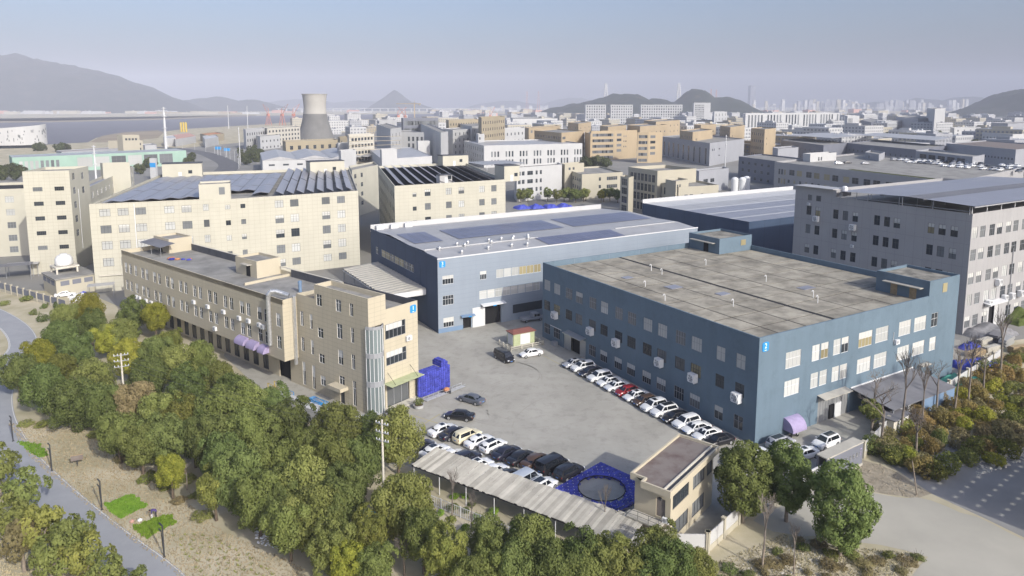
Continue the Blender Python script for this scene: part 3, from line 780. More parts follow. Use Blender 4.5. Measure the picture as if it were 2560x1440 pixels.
solar_field(b3, 1.5, 9.0, 16, 27.5, 2.5, 2.9, zs_); solar_field(b3, 13, 44, 16, 27.5, 2.6, 2.9, zs_); solar_field(b3, 47, 74, 16, 27.5, 2.6, 2.9, zs_)
solar_field(b3, 29, 52, .8, 7.2, 2.6, 2.1, zs_)
for k, (x_, y_) in enumerate([(3.5, 6.6), (10, 7), (9, 9), (12, 9.4), (17, 7.2), (17.5, 9.3), (14, 3.2), (21, 9.5), (23, 7.6), (24.5, 9.7), (20, 3), (27, 7), (28.5, 9.5), (24, 2.6), (7, 2.5)]):
    o = MB().lathe([(.0, 0), (.32, 0), (.30, .35), (.42, .38), (.42, .62), (.25, .82), (.02, .86)], 10).build('roof_ventilator', 'galvanised', b3, (x_, y_, lerp_z(y_)), smooth=50)
for i, x_ in enumerate((1.2, 5.2, 9.2)): MB().box(x_, x_ + 2.0, D - 1.5, D - .6, Hh - .1, Hh + 1.0).build('roof_unit', 'plastic_white', b3)
# canopy between 1 and 3
cn = empty('loading_canopy', (-15.8, 145.4, 0), R(30.7), 'ribbed pale metal canopy roof between the cream office and the pale blue hall', 'canopy')
k = 17
for i in range(k):
    y0 = 6.2 + 31.0 * i / k; y1 = 6.2 + 31.0 * (i + 1) / k
    mb = MB(); s = .28
    for (a, b, za, zb) in ((y0, y0 + s, 0, .34), (y0 + s, y1 - s, .34, .34), (y1 - s, y1, .34, 0)):
        mb.quad((-9.2, a, 7.55 + za), (-.05, a, 8.3 + za), (-.05, b, 8.3 + zb), (-9.2, b, 7.55 + zb))
    mb.build('roof_sheet', 'roof_sheet', cn)
mb = MB().box(-9.25, -9.1, 6.2, 37.2, 7.3, 7.5).box(-9.2, -.1, 6.05, 6.2, 7.2, 8.35); mb.build('edge_beam', 'frame_white', cn)
for y_ in (6.6, 14, 21.5, 29, 36.8): MB().tube((-9.0, y_, 0), (-9.0, y_, 7.4), .13, n=8).build('post', 'frame_grey', cn)
for y_ in (6.6, 14, 21.5, 29, 36.8): MB().box(-9.0, -.1, y_ - .06, y_ + .06, 7.0, 7.25).build('rafter', 'frame_grey', cn)
# ================================================================== building 1 (cream office)
b1 = empty('cream_office', (-22.30, 105.19, 0), R(50.5), 'cream tiled office building with glass lift shaft and number 1 sign', 'office building')
T0, T1, T2, WX, WE = 14.0, 19.4, 84.5, 9.8, -2.7
# tower, high part x 0..3.5 / y 0..14 to 19 m, lower part to 16.5
tl = [(17.5, 18.4), (14.8, 15.6)]
tall = [(17.45, 18.35, 11.0, 13.6), (14.8, 15.6, 11.0, 13.6), (12.0, 13.5, 15.5, 17.5), (6.8, 8.2, 15.5, 17.5), (3.7, 4.6, 15.4, 17.5),
        (11.9, 13.4, 10.0, 11.7), (6.7, 8.1, 11.0, 13.5), (3.7, 4.5, 11.0, 13.5), (17.45, 18.35, 6.5, 9.0), (14.75, 15.55, 6.5, 9.1), (11.8, 13.3, 5.6, 7.2), (6.7, 8.0, 6.6, 9.1), (3.6, 4.5, 6.6, 9.1),
        (17.4, 18.3, .4, 4.6), (14.6, 15.5, .4, 4.6), (11.7, 13.1, 1.7, 3.4), (6.5, 7.9, 3.2, 4.7), (3.5, 4.4, .5, 4.7), (6.6, 7.8, 0, 2.3)]
LA, LB = (0, T1), (0, 0)
hl = [(round(T1 - b, 2), round(T1 - a, 2), c, e) for a, b, c, e in tall]
low = [q for q in hl if q[3] <= 14.0]; hi = [q for q in hl if q[2] > 14.0]
wall(b1, LA, LB, 0, 15.3, low, 'cream_warm'); wall(b1, (0, T0), LB, 15.3, 19.0, [(a - (T1 - T0), b - (T1 - T0), c, e) for a, b, c, e in hi], 'cream_warm'); wall(b1, (0, T1), (0, T0), 15.3, 16.5, [], 'cream_warm')
windows(b1, LA, LB, [q for q in low if q[2] > 0], 'white', 2, .7, (('glass_dark', 3), ('glass_mid', 1)), .2, seed=12)
windows(b1, LA, LB, hi, 'white', 2, .7, (('glass_dark', 2), ('glass_mid', 1)), .2, seed=13)
joints(b1, LA, LB, 0, 15.3, low, 1.25, .72, 'joint', .045); joints(b1, (0, T0), LB, 15.3, 19, [(a - (T1 - T0), b - (T1 - T0), c, e) for a, b, c, e in hi], 1.25, .72, 'joint', .045)
MB().box(.14, .2, 6.62, 7.8, 0, 2.3).build('door', 'frame_dark', b1)
MB().box(-1.6, -.01, 5.6, 9.0, 2.7, 3.3).build('door_canopy', 'cream_warm', b1)
# lit front
fr_h = [(3.3, 7.6, 11.5, 14.0), (3.4, 7.7, 7.1, 9.4), (3.4, 8.2, 0.0, 4.0)]
wall(b1, (0, 0), (3.5, 0), 14.4, 19.0, [], 'cream_warm'); wall(b1, (3.0, 0), (10.3, 0), 0, 14.4, [(a - 3.0, b - 3.0, c, e) for a, b, c, e in fr_h], 'cream_warm'); wall(b1, (3.5, 0), (10.3, 0), 14.4, 16.5, [], 'cream_warm')
windows(b1, (0, 0), (10.3, 0), fr_h[:2], 'grey', 5, .58, (('glass_dark', 1),), .0, seed=14)
for c_ in (12.95, 8.45): MB().box(3.5, 6.9, .07, .09, c_, c_ + .95).build('blind', 'blind', b1)
joints(b1, (3.0, 0), (10.3, 0), 0, 14.4, [(a - 3.0, b - 3.0, c, e) for a, b, c, e in fr_h], 1.25, .72, 'joint', .045); joints(b1, (0, 0), (3.5, 0), 14.4, 19, [], 1.25, .72, 'joint', .045)
number_sign(b1, (0, 0), (10.3, 0), 9.3, 15.3, 1.3, '1')
ac_unit(b1, (0, 0), (10.3, 0), 8.0, 10.3, 1.3)
MB().box(3.5, 8.1, .3, .36, 0, 3.9).build('glass_door', 'glass_mid', b1)
for x_ in (3.5, 5.0, 6.6, 8.05): MB().box(x_ - .04, x_ + .04, .2, .3, 0, 3.95).build('door_frame', 'frame_grey', b1)
o = awning_flat(b1, (0, 0), (10.3, 0), 2.6, 9.6, 4.35, 2.2, 'kiosk_green', .0, 'glass_canopy', .06)
for x_ in (3.6, 8.4): MB().tube((x_, 0, 6.0), (x_, -1.9, 4.45), .035, n=5).build('tie_rod', 'steel_dark', b1)
MB().box(2.4, 9.4, -1.8, 0, 0, .18).build('entrance_step', 'concrete_pale', b1)
# corner glass lift: curved panes, steel bands
cx, cy, rr_ = 1.3, .7, 2.0
def arc(a): return (cx + 1.55 * math.cos(R(a)), cy + 1.75 * math.sin(R(a)))
angs = [188, 210, 232, 254, 276, 298, 320, 341]
bands = [(0, .35), (4.7, 5.6), (9.4, 10.2), (14.0, 14.5)]
mat('lift_glass', (.17, .205, .21), .1, spec=.7, rnd=.2)
for z0, z1 in ((.35, 4.7), (5.6, 9.4), (10.2, 14.0)):
    for a, b in zip(angs, angs[1:]):
        p, q = arc(a), arc(b); MB().quad((*p, z0), (*q, z0), (*q, z1), (*p, z1)).build('glass_panel', 'lift_glass', b1)
for z0, z1 in bands:
    mb = MB()
    for a, b in zip(angs, angs[1:]):
        p, q = arc(a), arc(b); e = 1.05
        p2 = (cx + (p[0] - cx) * e, cy + (p[1] - cy) * e); q2 = (cx + (q[0] - cx) * e, cy + (q[1] - cy) * e)
        mb.quad((*p2, z0), (*q2, z0), (*q2, z1), (*p2, z1)); mb.quad((*p2, z1), (*q2, z1), (*q, z1), (*p, z1))
    mb.build('steel_band', 'frame_grey', b1)
for a in angs: p = arc(a); MB().tube((*p, 0), (*p, 14.4), .06, n=5).build('mullion', 'frame_white', b1)
MB().box(.9, 1.9, .8, 1.0, .4, 14).build('lift_core', 'plastic_white', b1); MB().box(.02, 3.0, .9, 1.0, 0, 14.4).build('lift_back_wall', 'concrete_pale', b1)
MB().lathe([(.7, 0), (.75, .5), (.6, .9), (.3, 1.0)], 12, (1.3, -.1, 1.6)).build('lift_cabin', 'orange_roof', b1)
MB().box(0, 3.0, 0, .9, 14.3, 14.4).build('soffit', 'cream_warm', b1)
# rest of the block and its roof
MB().quad((10.3, 0, 0), (10.3, T1, 0), (10.3, T1, 16.5), (10.3, 0, 16.5)).quad((10.3, T1, 0), (0, T1, 0), (0, T1, 16.4), (10.3, T1, 16.4)).build('rear_wall', 'cream_warm', b1)
MB().quad((3.5, 0, 15.3), (3.5, T0, 15.3), (3.5, T0, 19), (3.5, 0, 19)).quad((3.5, T0, 15.3), (0, T0, 15.3), (0, T0, 19), (3.5, T0, 19)).build('tower_rear_wall', 'cream_warm', b1)
roof(b1, [(3.5, 0), (10.3, 0), (10.3, T1), (0, T1), (0, T0), (3.5, T0)], 15.3, 'roof_grey')
roof(b1, [(0, 0), (3.5, 0), (3.5, T0), (0, T0)], 18.2, 'roof_grey', 'tower_roof'); parapet(b1, [(0, 0), (3.5, 0), (3.5, T0), (0, T0)], 18.2, 19.0, .22, 'cream_warm')
MB().box(10.08, 10.3, .25, T1, 15.3, 16.5).build('parapet', 'parapet_dark', b1); MB().box(3.6, 10.08, .02, .24, 15.3, 16.48).build('parapet', 'cream_warm', b1)
# long wing, overhanging a recessed ground floor
WA, WB = (WE, T2), (WE, T1)
LW = T2 - T1
pairs = [83.2, 80.9, 78.1]
us = []
for a in pairs: us.append((a - 1.35, a))
p0 = 74.7
while p0 > 27.5:
    us += [(p0 - 1.35, p0), (p0 - 3.55, p0 - 2.2)]; p0 -= 5.9
us += [(20.2, 21.5)]
mk = lambda z0, z1: [(round(T2 - b, 2), round(T2 - a, 2), z0, z1) for a, b in us]
h1, h2 = mk(10.95, 13.3), mk(7.0, 9.25)
wall(b1, WA, WB, 5.0, 15.9, h1 + h2, 'cream_warm')
windows(b1, WA, WB, h1, 'white', 2, .66, (('glass_dark', 3), ('glass_mid', 2)), .35, seed=15); windows(b1, WA, WB, h2, 'white', 2, .66, (('glass_dark', 3), ('glass_mid', 2)), .3, seed=16)
joints(b1, WA, WB, 5.0, 15.9, h1 + h2, 1.25, .72, 'joint', .025)
wall(b1, (WE, T1), (0, T1), 5.0, 15.9, [], 'cream_warm', name='end_wall'); joints(b1, (WE, T1), (0, T1), 5.0, 15.9, [], 1.25, .72, 'joint', .045)
MB().box(-.9, -.4, T1 - .45, T1 - .02, 4.0, 16.2).build('service_duct', 'galvanised', b1)
MB().quad((WE, T1, 5.0), (WE, T2, 5.0), (WX, T2, 5.0), (WX, T1, 5.0)).build('overhang_soffit', 'cream_warm', b1)
MB().quad((WE, T2, 5.0), (WX, T2, 5.0), (WX, T2, 15.9), (WE, T2, 15.9)).quad((WX, T2, 0), (WX, T1, 0), (WX, T1, 15.9), (WX, T2, 15.9)).quad((0, T2, 0), (WX, T2, 0), (WX, T2, 5), (0, T2, 5)).build('rear_wall', 'cream_warm', b1)
gh = []
g = 82.0
while g > 24:
    gh.append((round(T2 - g, 2), round(T2 - g + 1.9, 2), .3, 4.5)); g -= 3.4
gw = [(LW - 6.2, LW - 2.6, 0.0, 4.3)]
gh = [q for q in gh if q[1] < LW - 6.6]
wall(b1, (0, T2), (0, T1), 0, 5.0, gh + gw, 'cream_warm', name='ground_floor_wall')
windows(b1, (0, T2), (0, T1), gh, 'dark', 2, .75, (('glass_dark', 1),), 0, seed=17)
door_opening(b1, (0, T2), (0, T1), *gw[0])
WP = [(WE, T1), (WX, T1), (WX, T2), (WE, T2)]
roof(b1, WP, 15.0, 'roof_grey')
MB().box(WE, WE + .22, T1, T2, 15.0, 15.9).build('parapet', 'cream_warm', b1)
MB().box(WE + .22, WX, T2 - .22, T2, 15.0, 15.9).build('parapet', 'cream_warm', b1)
for i in range(12):
    y0 = T1 + (T2 - T1) * i / 12; y1 = T1 + (T2 - T1) * (i + 1) / 12
    if 38 < (y0 + y1) / 2 < 50: continue
    MB().box(WX - .2, WX, y0 + .04, y1 - .04, 15.0, 16.5).build('parapet_panel', 'parapet_dark', b1); 
MB().box(WX - .24, WX + .04, T1, T2, 16.5, 16.6).build('parapet_coping', 'concrete_pale', b1)
s1 = penthouse(b1, 4.6, WX + .05, 39.6, 47.5, 15.0, 18.4, 'cream_warm', 'roof_grey')
MB().box(4.54, 4.6, 42.0, 43.4, 15.0, 17.2).build('door', 'opening', s1); MB().box(3.6, 4.6, 41.4, 44.2, 17.4, 17.55).build('door_canopy', 'roof_sheet', s1)
s2 = penthouse(b1, 4.5, WX + .05, 76.5, T2 - .3, 15.0, 18.3, 'cream_warm', 'roof_grey')
MB().box(4.44, 4.5, 80.0, 81.4, 15.0, 17.1).build('door', 'opening', s2)
mb = MB(); mb.v += [(1.2, 73.5, 17.2), (4.5, 73.5, 17.7), (4.5, 84, 17.7), (1.2, 84, 17.2), (1.2, 73.5, 17.28), (4.5, 73.5, 17.78), (4.5, 84, 17.78), (1.2, 84, 17.28)]
mb.f += [(0, 3, 2, 1), (4, 5, 6, 7), (0, 1, 5, 4), (0, 4, 7, 3), (2, 3, 7, 6), (1, 2, 6, 5)]; mb.m += [0] * 6; mb.build('roof_shelter', 'roof_metal_dark', b1)
for y_ in (73.8, 78.6, 83.6): MB().tube((1.4, y_, 15), (1.4, y_, 17.25), .05, n=6).build('shelter_post', 'metal_grey', b1)
MB().box(0.2, WX, 36.4, 36.7, 15.0, 15.5).build('roof_kerb', 'cream_warm', b1)
# bent exhaust duct climbing over the parapet
dm = MB(); pts_ = [(WE - .35, 23.2, 7.2), (WE - .35, 23.2, 15.2), (WE - .3, 23.1, 16.2), (WE, 22.9, 16.75), (WE + .6, 22.4, 16.8), (WE + 1.4, 21.4, 16.4), (WE + 1.9, 20.3, 16.1)]
dm.path(pts_, .42, 12)
for i in range(11): dm.tube((WE - .35, 23.2, 7.4 + i * .72), (WE - .35, 23.2, 7.5 + i * .72), .455, n=12)
dm.build('exhaust_duct', 'galvanised', b1, smooth=40)
MB().lathe([(.3, 0), (.3, 1.6), (.36, 1.6), (.36, 2.0), (.0, 2.15)], 10, (4.2, 24.5, 15.0)).build('roof_vent', 'blue_base', b1)
for u_, z_ in ((77.4, 5.9), (75.8, 5.9), (72.5, 5.9), (70, 5.9), (50.6, 9.6), (45.0, 9.7), (39.0, 9.8), (33.4, 9.7), (42.6, 5.8), (30.2, 9.8), (26.6, 9.8), (25.4, 9.7)): ac_unit(b1, WA, WB, T2 - u_, z_, 1.15)
for u_, w_ in ((34.0, 3.1), (30.0, 2.7), (26.2, 2.0)):
    dome_awning(b1, WA, WB, T2 - u_, T2 - u_ + w_, 5.5, 1.25)
tb = empty('coloured_bundles', (-22.30, 105.19, 15.0), R(50.5))
tag(tb, 'orange and blue bundles lying on the cream office roof', 'bundle')
for i, (x_, y_, c_, s_) in enumerate(((2.0, 70.2, 'orange_roof', .8), (2.6, 68.6, 'orange_roof', .6), (1.8, 69.4, 'pallet_blue', .7), (3.4, 67.6, 'pallet_blue', .45), (4.0, 66.2, 'pallet_blue', .5), (4.6, 66.8, 'orange_roof', .4))):
    MB().lathe([(.05, 0), (s_, .05), (s_ * 1.1, s_ * .35), (s_ * .7, s_ * .6), (.05, s_ * .66)], 9, (x_, y_, 0)).build('bundle', c_, tb)

# ================================================================== building 5 (grey panel block, right)
W, D, Hh = 70.0, 43.2, 26.2
b5 = empty('grey_factory_block', (96.1, 144.3, 0), R(30.7), 'tall grey panel factory block with raised solar canopy at the right edge', 'factory')
LA, LB, RA, RB = (0, D), (0, 0), (0, 0), (W, 0)
zrow = [20.8, 16.0, 10.9, 6.2, 1.4]
lc = [(3.0, 4.3), (5.9, 7.3), (8.0, 9.4), (16.4, 17.9), (18.9, 20.4), (21.4, 22.9), (26.6, 28.0), (29.4, 30.8), (32.4, 33.8), (35.8, 37.2), (38.0, 39.4)]
lc = [(2.6, 4.1), (5.1, 6.6), (7.5, 8.9), (15.1, 16.6), (17.5, 18.9), (19.9, 21.3), (25.4, 26.8), (28.0, 29.4), (30.6, 32.0), (35.6, 37.0), (38.2, 39.6)]
hl = [q for z in zrow for q in flip(lc, D, z, z + 2.3)] + flip([(35.6, 37.0), (38.2, 39.4)], D, 24.6, 26.0)
wall(b5, LA, LB, 0, Hh, hl, 'grey_wall')
windows(b5, LA, LB, hl, 'dark', 2, .6, (('glass_dark', 5), ('glass_mid', 2), ('glass_curtain', 1)), .3, seed=18)
joints(b5, LA, LB, 0, Hh, hl, 2.1, 4.9, 'joint_grey', .04)
rc = []
u = .4
while u < 60: rc += [(u, u + 2.2), (u + 3.2, u + 5.4)]; u += 7.1
hr = [(a, b, z, z + 2.5) for z in zrow for a, b in rc if not (7.5 < a < 16 and z < 3)]
hr = [q for q in hr]
wall(b5, RA, RB, 0, Hh, hr + [(8.2, 14.6, 0.0, 5.2)], 'grey_wall')
windows(b5, RA, RB, hr, 'grey', 3, .62, (('glass_mid', 3), ('glass_dark', 2), ('glass_bright', 1)), .3, seed=19)
joints(b5, RA, RB, 0, Hh, hr + [(8.2, 14.6, 0.0, 5.2)], 1.6, 0, 'joint_grey', .03)
door_opening(b5, RA, RB, 10.6, 13.0, 0, 5.2); MB().box(8.2, 10.6, .1, .2, 0, 5.2).build('sliding_door', 'white_wall', b5); MB().box(13.0, 14.6, .1, .2, 0, 5.2).build('sliding_door', 'white_wall', b5)
awning_flat(b5, RA, RB, 7.6, 15.2, 5.9, 1.6, 'frame_white')
for u_, z_ in ((36.3, 19.9), (26.2, 19.2), (38.9, 23.7), (26.3, 14.9)): (fan_unit if z_ < 21 and z_ > 19 else ac_unit)(b5, LA, LB, D - u_, z_ - .4)
for u_, z_ in ((9.0, 5.2), (15.8, 5.4), (19, 5.4), (23, 5.4), (12.5, 9.4)): fan_unit(b5, RA, RB, u_, z_)
MB().tube((18.6, -.15, 0), (18.6, -.15, 17), .09, n=6).build('downpipe', 'frame_grey', b5)
MB().quad((W, 0, 0), (W, D, 0), (W, D, Hh), (W, 0, Hh)).quad((W, D, 0), (0, D, 0), (0, D, Hh), (W, D, Hh)).build('rear_wall', 'grey_wall', b5)
roof(b5, [(0, 0), (W, 0), (W, D), (0, D)], Hh - 1.2, 'roof_grey'); parapet(b5, [(0, 0), (W, 0), (W, D), (0, D)], Hh - 1.2, Hh, .25, 'grey_wall')
wall(b5, (0, D), (0, 31.5), Hh, 27.9, [], 'grey_wall', name='raised_wall'); MB().box(.01, 6, 31.5, 31.7, Hh, 27.9).box(.01, 6, D - .2, D, Hh, 27.9).build('raised_wall', 'grey_wall', b5)
# raised roof of solar sheets on posts
zc = lambda y: 27.7 + .035 * (20 - abs(y - 14))
for k in range(24):
    x0, x1 = -.6 + k * 2.95, -.6 + (k + 1) * 2.95 - .06
    for (y0, y1, m_) in ((-.7, 9.6, 'solar_grey'), (9.7, 14.0, 'roof_metal_dark'), (14.0, 26.0, 'solar_grey'), (26.1, 30.6, 'solar_grey')):
        MB().quad((x0, y0, zc(y0)), (x1, y0, zc(y0)), (x1, y1, zc(y1)), (x0, y1, zc(y1))).build('solar_panel', m_, b5)
for y_ in (-.5, 10, 20, 30): MB().box(-.5, W - .5, y_ - .08, y_ + .08, zc(y_) - .35, zc(y_) - .1).build('canopy_beam', 'frame_grey', b5)
for x_ in range(0, 60, 6):
    for y_ in (.2, 15, 30): MB().tube((x_ + .1, y_, Hh - 1.2), (x_ + .1, y_, zc(y_) - .3), .08, n=6).build('canopy_post', 'frame_white', b5)
for y_ in (.5, 8, 15.5, 23, 30.2): MB().box(-.35, -.2, y_ - .06, y_ + .06, Hh - .3, zc(y_) - .2).build('canopy_bracket', 'frame_grey', b5)
MB().box(-.42, -.3, .2, 30.4, Hh + .4, Hh + .5).build('canopy_rail', 'frame_grey', b5)
MB().box(-1.0, 4.0, 31.8, 43.0, 28.0, 28.15).build('side_canopy', 'roof_metal', b5); MB().lathe([(.5, 0), (.7, .3), (.7, 1.2), (.3, 1.5)], 10, (2.4, 30.9, 27.4)).build('roof_tank', 'plastic_white', b5)

# ================================================================== cream block left (C1)
def skew(N, pts): return [(p[0] - N[0], p[1] - N[1]) for p in pts]
c1 = empty('cream_factory_block', (-109.2, 178.9, 0), 0, 'five storey cream tiled factory block covered in solar panels behind the cream office', 'factory')
A0 = (0.0, 0.0); az = R(69); A1 = (29.5 * math.sin(az), 29.5 * math.cos(az)); az2 = R(58.5); A2 = (A1[0] + 41.0 * math.sin(az2), A1[1] + 41.0 * math.cos(az2))
F1 = (A2[0] - 20.0, A2[1] + 75.0); F0 = (-21.5, 83.0)
Hh = 23.4
zrow = [(20.0, 21.9), (15.5, 17.6), (11.2, 13.4), (6.7, 8.9)]
lcol = [(2.2, 4.7), (6.4, 8.9), (10.5, 13.0), (17.4, 19.8), (21.6, 24.0)]
h_l = [(a, b, z0, z1) for (z0, z1) in zrow for a, b in lcol] + [(26.9, 28.3, z0 + .2, z1 + .1) for (z0, z1) in zrow] + [(26.9, 28.3, 24.2, 26.2)]
wall(c1, A0, A1, 0, Hh, [q for q in h_l if q[3] < Hh] , 'cream'); windows(c1, A0, A1, [q for q in h_l if q[3] < Hh], 'dark', 3, .7, (('glass_bright', 3), ('glass_mid', 2)), .2, seed=20)
joints(c1, A0, A1, 0, Hh, [q for q in h_l if q[3] < Hh], 1.5, 1.1, 'joint', .045)
rcol = [(16.3, 18.7), (20.6, 23.0), (29.8, 32.2), (34.4, 36.8)]
h_r = [(a, b, z0 - .4, z1 - .2) for (z0, z1) in zrow for a, b in rcol] + [(a, b, 2.4, 4.5) for a, b in rcol] + [(a, a + 1.3, z0 + .2, z1 - .5) for (z0, z1) in zrow for a in (3.0, 7.0)]
wall(c1, A1, A2, 0, Hh - .4, h_r, 'cream'); windows(c1, A1, A2, h_r, 'dark', lambda w: 3 if w > 2 else 2, .7, (('glass_bright', 2), ('glass_mid', 3), ('glass_dark', 1)), .3, seed=21)
joints(c1, A1, A2, 0, Hh - .4, h_r, 1.5, 1.1, 'joint', .045)
MB().quad((*A2, 0), (*F1, 0), (*F1, Hh - .4), (*A2, Hh - .4)).quad((*F1, 0), (*F0, 0), (*F0, Hh), (*F1, Hh)).quad((*F0, 0), (*A0, 0), (*A0, Hh), (*F0, Hh)).build('rear_wall', 'cream', c1)
CP = [A0, A1, A2, F1, F0]
roof(c1, CP, Hh - 1.0, 'roof_grey'); parapet(c1, CP, Hh - 1.0, Hh - .4, .25, 'cream')
# stair tower in the front wall
dt = Vector((math.sin(az), math.cos(az))); dn = Vector((-dt.y, dt.x))
tw = [Vector(A1) - dt * 3.4, Vector(A1) + Vector((math.sin(az2), math.cos(az2))) * 4.6]
q0, q1 = tw[0] - dn * .02, tw[1] - dn * .02; q2, q3 = tw[1] + dn * 8, tw[0] + dn * 8
mb = MB()
for a, b in ((q0, q1), (q1, q2), (q2, q3), (q3, q0)): mb.quad((a.x, a.y, Hh - 1), (b.x, b.y, Hh - 1), (b.x, b.y, 27.4), (a.x, a.y, 27.4))
stt = mb.build('stair_tower', 'cream', c1); MB().poly([(q.x, q.y, 26.9) for q in (q0, q1, q2, q3)]).build('roof', 'roof_grey', stt)
for i in range(4):
    a, b = (q0, q1, q2, q3)[i], (q1, q2, q3, q0)[i]
p_ = q1 - (q1 - q0).normalized() * 2.2 - dn * .03; d_ = (q1 - q0).normalized()
for zz_ in (24.4,): MB().box(-.75, .75, -.02, .02, zz_, zz_ + 2.0).build('window', 'glass_mid', stt, (p_.x, p_.y, 0), math.atan2(d_.y, d_.x))
# stair houses on the back of the roof
def sh_box(root, c, sx, sy, z0, z1, rz, m):
    o = MB().box(-sx, sx, -sy, sy, z0, z1).build('stair_house', m, root, (c[0], c[1], 0), rz); MB().box(-sx - .1, sx + .1, -sy - .1, sy + .1, z1, z1 + .25).build('roof_edge', 'parapet_dark', o)
    MB().box(sx * .3, sx * .3 + 1.3, -sy - .04, -sy, z0 + 1.6, z0 + 2.8).build('window', 'glass_dark', o); MB().box(-sx * .2, -sx * .2 + 1.1, -sy - .04, -sy, z0, z0 + 2.2).build('door', 'frame_white', o); return o
sh_box(c1, (-12.0, 78.0), 6.6, 3.0, Hh - 1, 27.6, R(21), 'cream'); sh_box(c1, (37.0, 91.0), 6.6, 3.0, Hh - 1, 27.4, R(31), 'cream')
# tilted solar rows on the roof
def solar_row(root, a0, a1, b0, b1, z0, z1, m='solar_grey', t=.06):
    """a0,a1 front edge points, b0,b1 rear edge points"""
    mb = MB(); q = [(*a0, z0), (*a1, z0), (*b1, z1), (*b0, z1)]
    mb.v += q + [(x_, y_, z_ - t) for x_, y_, z_ in q]; mb.f += [(0, 1, 2, 3), (7, 6, 5, 4), (0, 4, 5, 1), (1, 5, 6, 2), (2, 6, 7, 3), (3, 7, 4, 0)]; mb.m += [0] * 6
    return mb.build('solar_panel_row', m, root)
def mixp(a, b, t): return (a[0] + (b[0] - a[0]) * t, a[1] + (b[1] - a[1]) * t)
# left field: 15 contiguous tilted rows in zigzag pairs, right field: rows with dark gaps
N_ = 9
for i in range(N_):
    s0, s1 = .03 + .60 * i / N_, .03 + .60 * (i + .97) / N_
    e0 = mixp(A0, A2, s0); e1 = mixp(A0, A2, s1); g0 = mixp(F0, F1, s0); g1 = mixp(F0, F1, s1)
    for (t0, t1) in ((.03, .30), (.31, .57), (.58, .80)):
        if i >= 5 and t0 < .1: t0 = .16 if i < 8 else .05
        a = mixp(e0, g0, t0); b = mixp(e1, g1, t0); c = mixp(e1, g1, t1); d = mixp(e0, g0, t1); mm = mixp(a, b, .5); mn = mixp(d, c, .5)
        up = 23.75; dn_ = 23.3
        solar_row(c1, a, d, mm, mn, dn_, up, 'solar_grey'); solar_row(c1, mm, mn, b, c, up, dn_, 'solar_grey')
for i in range(8):
    s0, s1 = .655 + .335 * i / 8, .655 + .335 * (i + .70) / 8
    for (t0, t1) in ((.03, .45), (.47, .97)):
        a = mixp(mixp(A1, A2, max(0, (s0 - .42) / .58)), mixp(F0, F1, s0), t0); b = mixp(mixp(A1, A2, max(0, (s1 - .42) / .58)), mixp(F0, F1, s1), t0)
        c = mixp(mixp(A1, A2, (s1 - .42) / .58), mixp(F0, F1, s1), t1); d = mixp(mixp(A1, A2, (s0 - .42) / .58), mixp(F0, F1, s0), t1)
        solar_row(c1, a, d, b, c, 24.2, 23.1, 'solar_grey')
MB().box(1.0, 1.2, -.2, -.02, 2, 23).build('downpipe', 'frame_white', c1, (11 * math.sin(az) * 0 + 8.6, 3.3, 0), R(21))
MB().box(0, 12, -.3, .0, 4.2, 4.5).build('door_canopy', 'concrete_pale', c1, (1, .3, 0), R(21))

# ================================================================== cream block centre (C4)
N_ = (-36.3, 214.7); Rr = (-3.2 + 1.0, 233.5 + .6); Ll = (-55.0, 286.8)
cols4 = [(5.9, 7.2), (10.0, 12.0), (17.3, 19.3), (21.8, 23.8), (29.3, 31.3), (33.8, 35.8)]
hr4 = [(a, b, z, z + (2.1 if b - a > 1.5 else 1.3)) for z in (20.2, 15.8, 11.4, 7.0, 2.6) for a, b in cols4]
c4 = block('cream_solar_block', 'cream factory block with striped rows of solar panels on its roof', N_, Ll, Rr, 24.0, 'cream', 'roof_grey', left=(12, 5, 2.0, 2.0), right=hr4, glass=(('glass_mid', 2), ('glass_bright', 1), ('glass_dark', 1)), style='dark', nv=3, simple=False, cat='factory', seed=22, jl=(1.5, 1.1, 'joint'), blind=.25)
e0, e1, g0, g1 = (0, 0), (Rr[0] - N_[0], Rr[1] - N_[1]), (Ll[0] - N_[0], Ll[1] - N_[1]), (Ll[0] + Rr[0] - 2 * N_[0], Ll[1] + Rr[1] - 2 * N_[1])
for i in range(10):
    s0, s1 = .04 + .9 * i / 10, .04 + .9 * (i + .64) / 10
    t1 = .94 if i < 8 else .8
    a = mixp(mixp(e0, e1, s0), mixp(g0, g1, s0), .05); b = mixp(mixp(e0, e1, s1), mixp(g0, g1, s1), .05); c = mixp(mixp(e0, e1, s1), mixp(g0, g1, s1), t1); d = mixp(mixp(e0, e1, s0), mixp(g0, g1, s0), t1)
    solar_row(c4, a, d, b, c, 24.6, 23.5, 'solar_grey')
roof(c4, [mixp(mixp(e0, e1, .02), mixp(g0, g1, .02), .02), mixp(mixp(e0, e1, .97), mixp(g0, g1, .97), .02), mixp(mixp(e0, e1, .97), mixp(g0, g1, .97), .97), mixp(mixp(e0, e1, .02), mixp(g0, g1, .02), .97)], 23.14, 'tar', 'roof_membrane')
sh_box(c4, (11, 85.5), 6.0, 2.6, 23.1, 27.5, R(30), 'cream'); sh_box(c4, (14.0, 14.2), 2.2, 1.4, 23.1, 26.0, R(30), 'roof_metal'); sh_box(c4, (34.6, 25.0), 3.0, 3.4, 23.1, 28.3, R(30), 'cream')
# block joining C1 and C4 in the alley
block('cream_link_block', 'narrow cream block in the alley between two solar roofed blocks', (-69.17, 301.58), (-75.22, 321.80), (-63.01, 328.39), 21, 'cream', right=[(2.0, 4.2, z, z + 1.9) for z in (17.0, 12.8, 8.6, 4.4)] + [(8.5, 10.7, z, z + 1.9) for z in (17.0, 12.8, 8.6, 4.4)], left=None, cat='building', simple=True)

